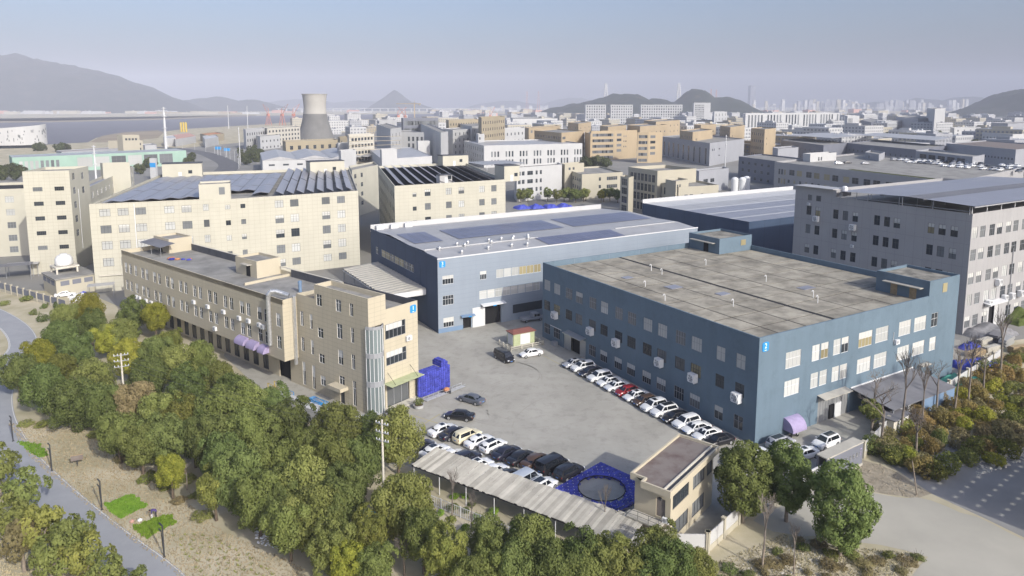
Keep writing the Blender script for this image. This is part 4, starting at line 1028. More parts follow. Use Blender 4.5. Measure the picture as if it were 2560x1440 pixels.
# ================================================================== cream tower (C2) and its neighbours
N_ = (-128.3, 202.0); Ll = (-139.3, 198.3); Rr = (-131.7, 216.9)
c2 = empty('cream_stair_tower', (*N_, 0), 0, 'slender cream tower block with small grilled windows at the left edge', 'tower block')
a_ = (Ll[0] - N_[0], Ll[1] - N_[1]); b_ = (0, 0); c_ = (Rr[0] - N_[0], Rr[1] - N_[1]); d_ = (a_[0] + c_[0], a_[1] + c_[1])
LL = math.hypot(*a_)
hs = [(u0, u0 + 2.4, z, z + 1.2) for z in (24.2, 20.0, 15.7, 11.4, 7.1) for u0 in (2.2, 7.6)]
wall(c2, a_, b_, 0, 30, hs, 'cream'); windows(c2, a_, b_, hs, 'dark', 5, .5, (('glass_dark', 1), ('glass_mid', 1)), 0, seed=24); joints(c2, a_, b_, 0, 30, hs, 1.3, 1.0, 'joint', .045)
hs = [(2.0, 4.0, z, z + 2.0) for z in (27, 22.8, 18.6, 14.4, 10.2)] + [(9.0, 11, z, z + 2) for z in (26.5, 22.2)]
wall(c2, b_, c_, 0, 30, hs, 'cream'); windows(c2, b_, c_, hs, 'grey', 2, .6, (('glass_mid', 1), ('glass_dark', 1)), 0, seed=25)
MB().quad((*c_, 0), (*d_, 0), (*d_, 30), (*c_, 30)).quad((*d_, 0), (*a_, 0), (*a_, 30), (*d_, 30)).build('rear_wall', 'cream', c2)
roof(c2, [a_, b_, c_, d_], 29.2, 'roof_grey'); parapet(c2, [a_, b_, c_, d_], 29.2, 30, .25, 'cream')
MB().tube((5.0 * c_[0] / 15 + .3, 5.0 * c_[1] / 15, 6), (5.0 * c_[0] / 15 + .3, 5 * c_[1] / 15, 24), .08, n=6).build('downpipe', 'frame_white', c2)
block('cream_long_block', 'long cream block with solar roof reaching back behind the cream tower', (-139.15, 228.65), (-145.67, 235.69), (-167.16, 308.07), 22, 'cream', 'solar_grey', right=(12, 5, 2.2, 2.0), style='white', glass=(('glass_mid', 2), ('glass_dark', 1)), simple=True, cat='factory', jl=(4.2, 0, 'joint'))
block('cream_rear_tower', 'square cream stair head rising beyond the cream tower', (-154.93, 264.22), (-156.93, 266.09), (-146.68, 267.98), 27, 'cream', right=[(8, 9.5, 22.8, 24.2)], cat='building')
N_ = (-157.60, 226.40)
block('cream_edge_block', 'cream block with black netted roof at the left picture edge', (-157.36, 225.29), (-180.54, 217.80), (-171.38, 244.45), 22, 'cream', 'tar', left=[(5.0 + 6.6 * i, 7.4 + 6.6 * i, z, z + 2) for z in (17.6, 13.4, 9.2, 5.0, 1.2) for i in range(5)], right=None, style='grey', nv=3, glass=(('glass_mid', 1), ('glass_bright', 1)), simple=False, cat='factory')

# ================================================================== middle distance
GW = (('glass_dark', 3), ('glass_mid', 1))
def far_block(label, N, L_, R_, h, m, left=None, right=None, name=None, **kw):
    kw.setdefault('simple', True)
    return block(name or 'factory_building', label, N, L_, R_, h, m, left=left, right=right, **kw)
w4 = far_block('white four storey office behind the trees with dark square windows', (2.4, 353.1), (1.3, 367.5), (26.7, 372.6), 17.5, 'white_wall', right=[(u, u + w, z, z + 2.1) for z in (13.2, 8.9, 4.6) for u, w in ((.8, 1.8), (3.4, 1.8), (7.0, 3.8), (12.6, 1.4), (15.5, 1.4))], nv=2, glass=(('glass_dark', 1),))
for i in range(7): MB().box(0, 3.0, -.5, 22, 18.9 - .0, 19.0).build('canopy_sheet', 'roof_metal', w4, (-16 + i * 3.05, -2 + i * 1.75, 0), R(30))
for i in range(5): MB().tube((-15 + i * 4.6, -1 + i * 2.7, 16), (-15 + i * 4.6, -1 + i * 2.7, 19), .12, n=5).build('canopy_post', 'frame_white', w4)
far_block('cream three storey block with ribbon windows left of the pilastered cream hall', (36.0, 358.7), (28.4, 396.0), (59.1, 371.8), 13.5, 'cream_far', left=(9, 3, 1.5, 1.8), right=[(10.8, 12.2, z, z + 1.8) for z in (9.6, 5.6)] + [(16 + i * 1.4, 17.3 + i * 1.4, z, z + 1.9) for z in (9.6, 5.4, 1.4) for i in range(5)])
far_block('small cream upper storey on the block behind the white office', (28.2, 372.6), (26.6, 380.4), (39.5, 383.1), 17.5, 'cream_far', right=[(3, 4.6, 14.2, 15.6), (6.2, 7.8, 14.2, 15.6)])
m6 = far_block('tall cream hall with dark vertical window bays on its shaded side', (65.3, 312.9), (55.6, 333.7), (85.9, 325.1), 19.6, 'cream_far', left=(7, 4, 2.2, 3.4, {'sill': .5}), right=[(3, 8.5, 8, 14)], glass=(('glass_dark', 4), ('glass_mid', 1)), par=1.6)
far_block('low cream stepped wing in front of the pilastered hall', (71.3, 297.4), (65.3, 323.1), (91.1, 306.6), 14, 'cream_far', left=(5, 3, 2.0, 3.2, {'sill': .5}), right=[(3.2, 5.0, 8.4, 10.6), (6.0, 7.8, 8.4, 10.6), (12, 13.6, 8.4, 10.6)])
far_block('cream porch tower on the stepped wing roof', (70.0, 297.2), (67.4, 305.4), (77.5, 305.4), 16.6, 'cream_far', right=[(1, 2.2, 13.4, 15), (3, 4.2, 13.4, 15)])
far_block('darker cream corner block at the left end of the pilastered hall', (52.0, 310.4), (49.4, 317.5), (55.1, 315.7), 16.8, 'cream_far', left=(3, 4, 1.6, 3.0))
far_block('small grey plant building with two window groups beside the white mast', (103.9, 387.2), (103.5, 397.0), (126.5, 407.3), 12.5, 'grey_far', right=[(4.5, 9.0, 5.4, 7.6), (11.5, 15.5, 5.4, 7.6)])
far_block('dark grey factory block with tall recessed bays before the orange blocks', (159.3, 564.3), (147.4, 689.7), (211.8, 639.6), 18.6, 'grey_far', left=(9, 1, 3.6, 13.0, {'sill': 1.0}), right=[(6, 8, 12, 13.8), (10, 12, 12, 13.8), (22, 25, 12.4, 13.4), (22, 25, 7, 8)], glass=(('glass_dark', 1),))
far_block('dark slate block left of the parking deck building', (162.7, 422.9), (151.3, 466.6), (187.4, 448.8), 15, 'grey_dark', left=(6, 3, 2.4, 1.8), right=None)
far_block('pale grey low block with roof tanks at the left of the parking deck', (205.6, 541.3), (209.3, 562.3), (229.9, 562.3), 15.5, 'grey_far', right=[(6, 12, 4, 8)])
dk = far_block('long grey parking deck building with a car park on its roof', (179.4, 281.2), (144.8, 385.1), (256.5, 349.7), 18, 'grey_wall', left=[(3.4 + i * 2.2, 4.8 + i * 2.2, z, z + 3) for i in range(3) for z in (11.4, 6.4, 1.6)] + [(12.0 + i * 5.6 + (i // 2) * 1.4, 16.0 + i * 5.6 + (i // 2) * 1.4, 11.6, 14.6) for i in range(14)] + [(11.0 + i * 4.4, 12.6 + i * 4.4, 7.4, 9.2) for i in range(20)], right=None, cat='car park', rm='roof_grey', par=1.0, glass=(('glass_dark', 3), ('glass_curtain', 1)))
tag(MB().quad((-19, 62, 17.06), (-1, 8, 17.06), (9, 12, 17.06), (-9, 68, 17.06)).build('roof_grass', 'leaf_far', dk), kind='stuff')
far_block('white stair house on the parking deck roof', (167.9, 393.7), (166.6, 400.4), (188.8, 407.3), 21.6, 'white_wall', right=[(7.6, 8.8, 17.4, 19.6), (10, 11.2, 17.4, 19.6)])
def canopy_roof(label, A, B, Cc, z, t=.3):
    A, B, Cc = Vector(A), Vector(B), Vector(Cc); F = A + Cc - B; root = empty('roof_canopy', (B.x, B.y, z - 3.5), 0, label, 'canopy')
    q = [tuple(p - B) for p in (A, B, Cc, F)]
    MB().prism(list(reversed([q[0], q[3], q[2], q[1]])), 3.5, 3.5 + t).build('canopy_sheet', 'roof_metal', root)
    for k in range(7):
        p = mixp(q[0], q[1], k / 6); MB().tube((p[0], p[1], -.2), (p[0], p[1], 3.5), .16, n=5).build('post', 'frame_grey', root)
        p = mixp(q[1], q[2], k / 6); MB().tube((p[0], p[1], -.2), (p[0], p[1], 3.5), .16, n=5).build('post', 'frame_grey', root)
far_block('dark factory under a pale roof canopy left of the lit gable', (266.7, 599.9), (265.2, 691.2), (305.4, 638.8), 15, 'grey_dark', left=(9, 2, 1.6, 1.6), right=[(3, 6, 4, 6)])
canopy_roof('pale solar canopy over the dark factory roof, left one', (279.20, 708.29), (291.29, 638.81), (341.78, 689.55), 19)
far_block('dark factory under the long pale roof canopy right of the lit gable', (311.2, 539.4), (305.0, 638.8), (368.1, 593.8), 15, 'grey_dark', left=(14, 2, 1.6, 1.8), right=None)
canopy_roof('long pale solar canopy over the dark factory roof, right one', (346.98, 708.29), (358.96, 594.99), (410.53, 654.87), 19)
far_block('grey garage row with five wide dark bays behind the parked cars', (246.0, 373.4), (244.3, 423.4), (264.8, 391.9), 21.5, 'grey_far', left=[(4 + i * 8.4, 10.4 + i * 8.4, 17.4, 20.0) for i in range(5)], right=None)
far_block('grey shed with canopy left of the garage row', (209.5, 399.2), (211.7, 420.0), (223.7, 420.0), 21, 'grey_far', left=[(6, 7.4, 17.6, 19.4)])
far_block('long brown-grey roofed factory along the right edge', (365.1, 507.3), (368.2, 594.4), (433.5, 558.5), 17, 'grey_far', rm='roof_brown', left=(22, 2, 1.8, 1.6), right=None)
far_block('white villa-like block with square windows near the right edge', (629.5, 1000.5), (646.9, 1037.7), (691.8, 1037.7), 17, 'white_wall', right=(4, 3, 3.2, 2.4))
far_block('grey and white block at the right edge behind the brown roofs', (571.8, 801.9), (585.4, 875.2), (677.6, 875.2), 16, 'white_wall', left=(8, 2, 2.2, 2.6), right=(5, 2, 2.4, 2.4))
far_block('pale grey tower block at the far right edge', (683.7, 970.1), (707.8, 1039.6), (823.1, 1065.0), 24, 'grey_far', right=[(12, 20, 12, 16)])
far_block('white banded low block in the centre of the right district', (682.7, 1301.9), (709.5, 1372.5), (760.2, 1372.5), 20, 'white_wall', right=[(2, 30, 11, 12.4), (2, 30, 6, 7.4)], glass=(('glass_mid', 1),))
far_block('wide grey-blue modern block behind the white banded one', (701.2, 1216.4), (781.6, 1434.1), (837.2, 1384.6), 26, 'grey_far', right=[(9, 15, 15, 18), (20, 34, 15, 18), (20, 34, 8, 11)], glass=(('glass_dark', 1),))
far_block('white modern tower with dark side near the right hill', (613.6, 1023.2), (802.7, 1364.4), (838.3, 1364.4), 44, 'white_wall', left=(4, 6, 3, 4), right=[(24, 27, z, z + 3) for z in (12, 20, 28)])
far_block('dark wedge shaped hall right of the white striped blocks', (659.9, 1293.2), (747.6, 1509.4), (788.8, 1509.4), 18, 'grey_dark')
sb_ = far_block('long white office block with vertical window stripes, wider one', (459.5, 1386.7), (478.7, 1459.8), (716.8, 1541.0), 33, 'white_wall', right=[(8 + i * 9.4, 12.6 + i * 9.4, 6, 30) for i in range(32) if i % 6 != 5], glass=(('glass_mid', 3), ('glass_dark', 1)), nv=1, tr=None)
far_block('white office block with vertical window stripes, narrow one', (540.3, 1134.6), (557.2, 1180.1), (582.0, 1180.1), 32, 'white_wall', right=[(3 + i * 5.2, 6 + i * 5.2, 5, 28) for i in range(5)], glass=(('glass_mid', 1),), nv=1, tr=None)
far_block('white gridded tower before the hills, leftmost of the row', at(1461, 1900), at(1458, 1945), at(1511, 1900), 51, 'white_wall', right=(8, 7, 3.4, 4.4), glass=(('glass_mid', 2), ('glass_dark', 2)), nv=1, tr=None)
far_block('white gridded tower before the hills, second of the row', at(1523, 1900), at(1520, 1945), at(1577, 1900), 51, 'white_wall', right=(9, 7, 3.2, 4.2), glass=(('glass_mid', 2), ('glass_dark', 2)), nv=1, tr=None)
far_block('white gridded slab before the double hill, widest of the row', at(1597, 1900), at(1594, 1945), at(1699, 1900), 51, 'white_wall', right=(17, 7, 3.6, 4.4), glass=(('glass_mid', 2), ('glass_dark', 2)), nv=1, tr=None)
far_block('white tower with blank gable under the quarry hill', at(1727, 1850), at(1724, 1895), at(1768, 1850), 56, 'white_wall', right=[(3 + i * 3.6, 5.4 + i * 3.6, 8 + k * 5.6, 11.8 + k * 5.6) for i in range(7) for k in range(8)], glass=(('glass_mid', 2), ('glass_dark', 1)), nv=1, tr=None)
far_block('white villa cluster block with arched window pairs below the quarry hill', (401.9, 1400.5), (425.3, 1494.0), (455.8, 1494.0), 36, 'white_wall', right=(4, 4, 4, 5), nv=1)
# orange blocks
OR = dict(glass=(('glass_mid', 2), ('glass_dark', 1)), band=False, nv=1, tr=None)
far_block('orange factory block with grey gridded side, nearest of the orange blocks', (93.0, 635.7), (70.5, 625.8), (117.0, 656.7), 26, 'orange_wall', left=(11, 5, 2.0, 2.6), right=[(3, 9.5, z, z + 2.4) for z in (21, 16.4, 11.6, 6.8)] + [(12.4, 13.8, z, z + 1.4) for z in (20, 15.4, 10.6)] + [(15.2, 16.6, z, z + 1.4) for z in (20, 15.4, 10.6)], **OR)
far_block('orange factory block just right of the nearest orange one', (116.4, 597.6), (106.8, 597.6), (130.2, 606.7), 26, 'orange_wall', left=(6, 5, 2.0, 2.6), right=[(2, 8, z, z + 2.4) for z in (21, 16.4, 11.6, 6.8)], **OR)
far_block('orange factory block left of the nearest one with long shaded side', (43.4, 614.8), (21.5, 674.6), (68.4, 663.9), 25, 'orange_wall', left=(16, 4, 1.8, 2.4), right=[(2, 9, z, z + 2.4) for z in (19, 14)], **OR)
far_block('low orange block behind the pale grey office roof', (19.4, 810.6), (15.3, 840.7), (62.0, 908.2), 23, 'orange_wall', left=None, right=[(6, 12, 17, 20)], **OR)
far_block('orange block with roof sheds behind the nearest orange block', (98.7, 722.8), (95.9, 766.3), (127.2, 782.0), 27, 'orange_wall', left=(5, 4, 1.8, 2.2), right=[(8, 14, z, z + 2) for z in (20, 15)], **OR)
far_block('long orange block in the second orange row, centre', (134.1, 736.7), (130.7, 798.4), (179.9, 815.4), 27, 'orange_wall', left=(8, 4, 1.8, 2.2), right=(6, 3, 3, 2), **OR)
far_block('orange block in the third orange row, left', (76.7, 812.4), (69.3, 870.6), (100.3, 891.9), 28, 'orange_wall', left=(6, 4, 1.8, 2.2), right=(3, 4, 2.6, 2), **OR)
far_block('orange block in the third orange row under the white slab', (168.9, 825.5), (167.3, 892.6), (218.9, 917.5), 30, 'orange_wall', left=(6, 4, 1.8, 2.2), right=(6, 4, 2.6, 2), **OR)
far_block('orange block with brown shaded wing before the quarry hill', (156.1, 606.7), (154.4, 646.0), (190.7, 667.7), 26, 'orange_wall', left=(7, 4, 1.8, 2.2), right=[(10, 11.6, 18, 20), (13, 14.6, 18, 20)], **OR)
far_block('tall orange block left of the white striped office', (210.1, 676.5), (216.1, 730.8), (246.8, 745.8), 28, 'orange_wall', left=(5, 5, 1.8, 2.2), right=[(9, 10.5, 18, 20), (12, 13.5, 18, 20)], **OR)
far_block('orange gable beside the white low wall left of the dark canopy factory', (233.4, 649.0), (232.7, 683.9), (256.8, 683.9), 27, 'orange_wall', left=(6, 4, 2.0, 2.6), right=[(8, 9.6, 12, 14), (8, 9.6, 17, 19)], **OR)
far_block('small orange block right of the low grey office roof', (69.5, 622.5), (68.4, 660.4), (76.6, 640.9), 24, 'orange_wall', **OR)
far_block('orange block in the second orange row, right end', (200.2, 745.8), (201.2, 777.7), (230.4, 794.6), 28, 'orange_wall', left=(4, 4, 1.8, 2.2), right=(3, 3, 2.6, 2), **OR)
# pale grey and white blocks in the centre
pg = far_block('long pale grey office block with grouped windows behind the solar roofs', (-22.0, 549.6), (-42.8, 625.1), (58.7, 585.0), 17.5, 'white_wall', left=(9, 3, 1.8, 3.0), right=[(6 + g * 12.4 + k * 2.7, 7.5 + g * 12.4 + k * 2.7, z, z + 4.4) for z in (8.2, 1.6) for g in range(8) for k in range(3)], rm='roof_metal', glass=(('glass_mid', 2), ('glass_dark', 2)), nv=1, tr=.5)
far_block('white stair turret at the left end of the pale grey office', (-29.2, 609.3), (-31.9, 622.5), (-24.5, 622.5), 24, 'white_wall', right=[(2, 5, 19, 21.4)])
far_block('white low warehouse with grey roof and blank stair block in front', (-82.2, 442.0), (-111.0, 544.4), (-53.8, 470.4), 15, 'white_wall', rm='roof_metal', left=(12, 2, 2.6, 1.6), right=[(14, 17, 6, 9), (22, 25, 6, 9)], par=.3)
far_block('tall blank white stair block in front of the grey roofed warehouse', (-79.5, 427.0), (-81.2, 431.0), (-71.5, 435.0), 22, 'white_wall')
far_block('smaller blank white stair block behind the grey roofed warehouse', (-73.5, 548.5), (-75.6, 554.8), (-64.9, 554.8), 21, 'white_wall')
far_block('white block with deep vertical fins beside the scaffolded block', (-98.3, 568.5), (-138.3, 717.5), (-96.2, 610.8), 30, 'white_wall', left=None, right=(3, 4, 2, 3))
far_block('white block with four dark window columns facing the warehouse', (-101.0, 633.5), (-119.4, 685.7), (-78.2, 624.0), 25, 'white_wall', left=None, right=[(8 + i * 4.4, 10.2 + i * 4.4, z, z + 4) for i in range(4) for z in (5, 11, 17)], glass=(('glass_dark', 1),))
far_block('tall white block with blank shaded flank, centre left', (-54.4, 536.7), (-108.6, 830.9), (-51.9, 570.4), 28, 'white_wall')
far_block('white block with slit windows right of the blank flank', (-57.8, 685.7), (-71.8, 734.1), (-42.7, 721.4), 25, 'white_wall', right=(4, 4, 2.0, 3))
far_block('white block with grey hipped shed roof in the second white row', (-40.0, 702.6), (-63.3, 830.9), (-24.3, 777.7), 28, 'white_wall', left=None, right=(4, 4, 2.0, 3))
far_block('white stepped block in the second white row, right', (-19.4, 709.3), (-30.0, 798.4), (-7.7, 751.2), 27, 'white_wall', left=None, right=(3, 4, 2.4, 3))
far_block('long white low block in the second white row, right end', (-7.7, 751.9), (-10.6, 778.9), (14.4, 793.1), 24, 'white_wall', right=(5, 3, 2.4, 3), rm='roof_metal')
far_block('white terraced block near the river, left of the tower crane', (-155.1, 822.3), (-166.7, 868.1), (-142.0, 868.1), 31, 'white_wall', right=(7, 2, 2.4, 3))
far_block('blue-grey building under construction beneath the tower crane', (-125.2, 810.4), (-131.6, 836.6), (-87.4, 836.6), 34, 'grey_dark', right=(12, 4, 5, 5), glass=(('glass_mid', 1),), nv=1)
far_block('pale tan apartment slab in front of the river, centre', (-71.5, 796.6), (-78.9, 842.3), (-39.4, 867.1), 32, 'tan_far', right=(12, 5, 2, 2.6), band=True)
far_block('tan block group right of the pale slab', (-27.1, 627.7), (-32.1, 672.6), (-7.1, 697.6), 38, 'tan_far', right=(10, 6, 2, 2.6), band=True)
far_block('long white shed row in front of the far district, centre', (1.6, 1431.7), (-3.7, 1629.6), (95.6, 1476.5), 22, 'white_wall', right=(12, 1, 3, 3), band=True)
# tan plant buildings under the cooling tower, white warehouse in front
far_block('long tan plant building at the foot of the cooling tower', (-200.5, 621.0), (-210.3, 642.5), (-162.7, 657.8), 17, 'tan_far', right=[(4 + i * 7.6, 7 + i * 7.6, 9.5, 13) for i in range(10)], glass=(('glass_dark', 1),))
far_block('small tan plant tower at the right foot of the cooling tower', (-149.6, 610.6), (-155.6, 626.4), (-147.5, 634.6), 21, 'tan_far', right=[(3, 5.4, 15, 18)])
wh = far_block('wide white warehouse with pale gabled bays in front of the tan plant', (-171.5, 480.2), (-202.5, 562.4), (-122.7, 502.2), 11, 'white_wall', rm='roof_metal', right=[(4 + i * 9.4, 8 + i * 9.4, 7.2, 8.4) for i in range(9)], par=.1)
for i in range(4):
    x0 = i * 24.0; mb = MB(); d_ = Vector((.86, .51)); n_ = Vector((-.35, .94))
    p = [d_ * x0, d_ * (x0 + 11.5), d_ * (x0 + 23)]
    q = [a + n_ * 88 for a in p]
    mb.quad((*p[0], 11.05), (*p[1], 13.4), (*q[1], 13.4), (*q[0], 11.05)).quad((*p[1], 13.4), (*p[2], 11.05), (*q[2], 11.05), (*q[1], 13.4)).poly([(*p[0], 11.05), (*p[2], 11.05), (*p[1], 13.4)])
    mb.build('roof_bay', 'roof_metal', wh)
far_block('tall blank white stair block at the right of the gabled warehouse', (-109.3, 446.9), (-112.8, 455.0), (-102.3, 459.2), 20, 'white_wall')
far_block('white stair block behind the blank one near the tan plant', (-133.2, 537.9), (-135.9, 543.8), (-126.1, 549.7), 20, 'white_wall')
sc_ = far_block('unfinished concrete block wrapped in scaffolding grid', (-120.1, 516.9), (-124.7, 531.3), (-107.4, 546.6), 27, 'concrete_pale', right=[(3 + i * 4.1, 5.9 + i * 4.1, z, z + 2.2) for i in range(8) for z in (2, 7.2, 12.4, 17.6, 22.4)], glass=(('glass_dark', 1),), nv=1, tr=None)
for k in range(8): MB().box(-.5, 40, -.9, -.7, 3 + k * 3.2, 3.3 + k * 3.2).build('scaffold_board', 'tan_far', sc_, rz=R(29.5))
# left district
gw = far_block('long mint green boathouse with pale blue roof by the river', (-355.0, 496.4), (-374.5, 520.7), (-268.6, 577.0), 12, 'green_wall', rm='roof_metal', right=[(4 + i * 3.2, 6 + i * 3.2, 3, 9) for i in range(8)] + [(40 + i * 11.5, 50 + i * 11.5, 2.5, 10) for i in range(7)] + [(126 + i * 9, 129 + i * 9, 6.5, 9) for i in range(8)], glass=(('glass_bright', 3), ('glass_mid', 1)), nv=3, par=.1)
far_block('cream hotel block with orange roof by the sandbar', (-377.4, 675.4), (-389.0, 675.4), (-359.6, 683.2), 15, 'cream_far', rm='orange_roof', right=(6, 3, 2.2, 2.2))
far_block('cream hotel upper storeys with orange roof edge', (-355.6, 640.9), (-363.1, 645.3), (-342.6, 645.3), 22, 'cream_far', rm='orange_roof', right=(4, 1, 1.8, 2, {'sill': 17}))
far_block('long dull brown roofed shed behind the mint boathouse', (-401.0, 623.2), (-416.8, 640.1), (-377.8, 676.6), 8, 'grey_far', rm='roof_brown')
far_block('pink roofed warehouse near the river', (-400.4, 834.1), (-461.5, 947.6), (-415.2, 922.5), 9, 'white_wall', rm='pink_roof', par=.2)
far_block('white arched warehouse near the river, left', (-412.1, 833.0), (-446.7, 899.2), (-408.8, 854.0), 10, 'white_wall', rm='white_roof')
far_block('white arched warehouse near the river, right', (-356.0, 813.1), (-396.5, 899.2), (-366.4, 876.0), 10, 'white_wall', rm='white_roof')
far_block('orange roofed low shed right of the arched warehouses', (-399.9, 923.6), (-433.8, 976.7), (-406.3, 990.9), 10, 'tan_far', rm='orange_roof')
far_block('low dark roofed house beside the cream hotel', (-379.7, 724.8), (-395.9, 747.6), (-374.9, 739.9), 8, 'white_wall', rm='roof_metal_dark')
far_block('pale refinery block left of the cooling tower', (-297.8, 785.8), (-310.9, 813.1), (-296.1, 842.2), 22, 'white_wall', right=(8, 3, 2.4, 3), band=True)
far_block('long pale open framed hall left of the cooling tower', (-288.1, 827.4), (-309.1, 873.5), (-273.5, 907.3), 22, 'concrete_pale', right=(10, 4, 3.4, 2.6), band=True)
far_block('white control building in front of the refinery', (-277.3, 772.5), (-293.1, 804.0), (-269.3, 815.1), 15, 'white_wall', right=(5, 2, 2.4, 2.4))
# white perforated curved hall at the left edge
ov = empty('curved_white_hall', (-571.92, 794.81), 0, 'curved white hall with scattered slit windows at the left picture edge', 'hall')
mb = MB(); K = 26; cx_, cy_ = -24.0, 30.0; Rx, Ry = 46.0, 30.0; ring = []
for i in range(K + 1):
    t = R(-175 + 190 * i / K); ring.append((cx_ + Rx * math.cos(t), cy_ + Ry * math.sin(t), 18 + 9.5 * (i / K)))
for a, b in zip(ring, ring[1:]): mb.quad((a[0], a[1], 3.5), (b[0], b[1], 3.5), b, a)
mb.build('curved_wall', 'white_wall', ov, smooth=40); roof(ov, [(a[0], a[1]) for a in ring], 17.5, 'white_roof')
MB().prism([(cx_ + Rx * .9 * math.cos(R(k * 15)), cy_ + Ry * .9 * math.sin(R(k * 15))) for k in range(24)], 0, 3.5).build('base', 'glass_dark', ov)
for k in range(90):
    i = rng.randrange(1, K - 1); a, b = Vector(ring[i]), Vector(ring[i + 1]); z = rng.uniform(5, 15 + i * .25); d_ = (b - a); d_.z = 0; d_.normalize(); p = a + d_ * rng.uniform(.4, 4) + Vector((d_.y, -d_.x, 0)) * .06
    hh_ = rng.uniform(1.2, 3.2); MB().box(0, rng.uniform(.6, 1.1), -.02, .02, z, z + hh_).build('slit_window', 'glass_mid', ov, (p.x, p.y, 0), math.atan2(d_.y, d_.x))
# cooling tower
ct = empty('cooling_tower', (-281, 1006, 0), 0, 'concrete cooling tower, pale above and dark grey below', 'cooling tower')
def rad(z): return 15.4 + (26.8 - 15.4) * max(0, (46 - z) / 46) ** 1.55 if z < 46 else 15.4 + 1.7 * ((z - 46) / 19) ** 1.6
mat('tower_pale', (.42, .405, .37), .9, var=.06, scale=.08); mat('tower_dark', (.175, .173, .166), .9, var=.14, scale=.09, detail=6)
zb = [2 + i * 2.5 for i in range(15)]; zt = [37 + i * 2.1 for i in range(14)]
MB().lathe([(rad(z), z) for z in zb + [37]], 48).build('lower_shell', 'tower_dark', ct, smooth=60)
MB().lathe([(rad(z), z) for z in zt], 48).build('upper_shell', 'tower_pale', ct, smooth=60)
MB().lathe([(rad(64.3) - .1, 64.0), (rad(64.3) + .9, 64.0), (rad(64.3) + .9, 65.0), (rad(64.3) - .3, 65.0), (rad(60) - .4, 55)], 48).build('rim', 'tower_pale', ct, smooth=30)
for k in range(24):
    t = 2 * math.pi * k / 24; MB().tube((27 * math.cos(t), 27 * math.sin(t), 0), (26.4 * math.cos(t + .1), 26.4 * math.sin(t + .1), 2.2), .4, n=5).build('leg', 'concrete', ct)
# slim masts and chimneys
def mast(label, px_xy, h, r, m='frame_white', r1=None, cat='mast', name='mast'):
    o = empty(name, px_xy, 0, label, cat); MB().tube((0, 0, 0), (0, 0, h), r, r1 or r * .6, 10).build('shaft', m, o); MB().lathe([(r * 1.7, 0), (r * 1.7, .6), (r, .8)], 10).build('base', 'concrete', o)
    for k in (.55, .8, .97): MB().lathe([(r, 0), (r * 1.9, 0), (r * 1.9, .3), (r, .3)], 10, (0, 0, h * k)).build('ring', m, o)
    return o
mast('white lattice chimney by the mint boathouse, tallest on the left', (-352.96, 714.68), 47, 1.4)
mast('thin white mast on the river bank left of the refinery', (-598.40, 1485.51), 50, .7)
mast('thin white mast right of the first refinery mast', (-557.83, 1485.51), 48, .7)
mast('slim white lamp mast at the avenue', (-224.90, 578.26), 31, .35)
mast('white mast among the orange blocks', (89.13, 976.90), 34, .6)
mast('white ringed chimney beside the small grey plant building', (136.29, 446.63), 30, .35)
mast('white mast in front of the dark canopy factory', (372.20, 794.81), 36, .4)
mast('slim white mast left of the white banded block', (677.39, 1304.67), 42, .6)
mast('white cylindrical post in front of the mint boathouse', (-249.43, 417.76), 25, .6)
# silos, tanks
for k, (x_, lab) in enumerate(((453, 'yellow silo by the river, left one'), (459, 'yellow silo by the river, middle one'), (465, 'yellow silo by the river, right one'))):
    o = empty('silo', (-614.26, 1304.67), 0, lab, 'silo'); o.location.x += k * 4.6; MB().lathe([(2.1, 0), (2.1, 16), (1.2, 18), (0, 18.4)], 14).build('shell', 'yellow_paint', o, smooth=40); MB().box(-.4, .4, -2.5, -2.1, 0, 17).build('ladder', 'frame_grey', o)
for k, (x_, y_) in enumerate(((1836, 478), (1852, 478), (1842, 466))):
    o = empty('storage_tank', (127.36, 397.94), 0, ('white storage tank behind the dark blue hall, left one', 'white storage tank behind the dark blue hall, right one', 'white storage tank behind the dark blue hall, rear one')[k], 'tank'); o.location.x += k * 4.4; o.location.y += (k == 2) * 6
    MB().lathe([(2.0, 0), (2.0, 7), (1.1, 8), (0, 8.2)], 16).build('shell', 'plastic_white', o, smooth=40); MB().tube((2.0, 0, 0), (2.0, 0, 8), .12, n=5).build('pipe', 'frame_grey', o)
# cranes
def portal_crane(label, xy, s, rz):
    o = empty('port_crane', xy, rz, label, 'crane', None)
    for a, b in ((-1, -1), (1, -1), (1, 1), (-1, 1)): MB().tube((a * 5 * s, b * 5 * s, 0), (a * 2 * s, b * 2 * s, 22 * s), .7 * s, n=5).build('leg', 'crane_red', o)
    MB().box(-3 * s, 4 * s, -2.5 * s, 2.5 * s, 22 * s, 27 * s).build('cabin', 'crane_red', o); MB().tube((2 * s, 0, 27 * s), (24 * s, 0, 50 * s), .8 * s, .4 * s, 5).build('jib', 'crane_red', o)
    MB().tube((-2 * s, 0, 27 * s), (0, 0, 40 * s), .7 * s, n=5).build('mast', 'crane_red', o); MB().tube((0, 0, 40 * s), (24 * s, 0, 50 * s), .25 * s, n=4).build('stay', 'crane_red', o)
for k, (x_, rz) in enumerate(((680, 2.4), (714, -.6), (742, 1.2), (1000, .4), (1017, 2.6), (1226, 1.0))):
    portal_crane(('red port crane left of the cooling tower, leftmost', 'red port crane left of the cooling tower, middle', 'red port crane left of the cooling tower, tallest', 'red port crane right of the cooling tower, left', 'red port crane right of the cooling tower, right', 'faint red port crane near the river bend')[k], (-461.38, 629.85) if False else (((x_ - 1280) / 1735 * 1750), 1750), 1.05 if k < 3 else .9, rz)
tc_ = empty('tower_crane', (-220.60, 1596.03), 0, 'ochre tower crane over the construction block', 'crane')
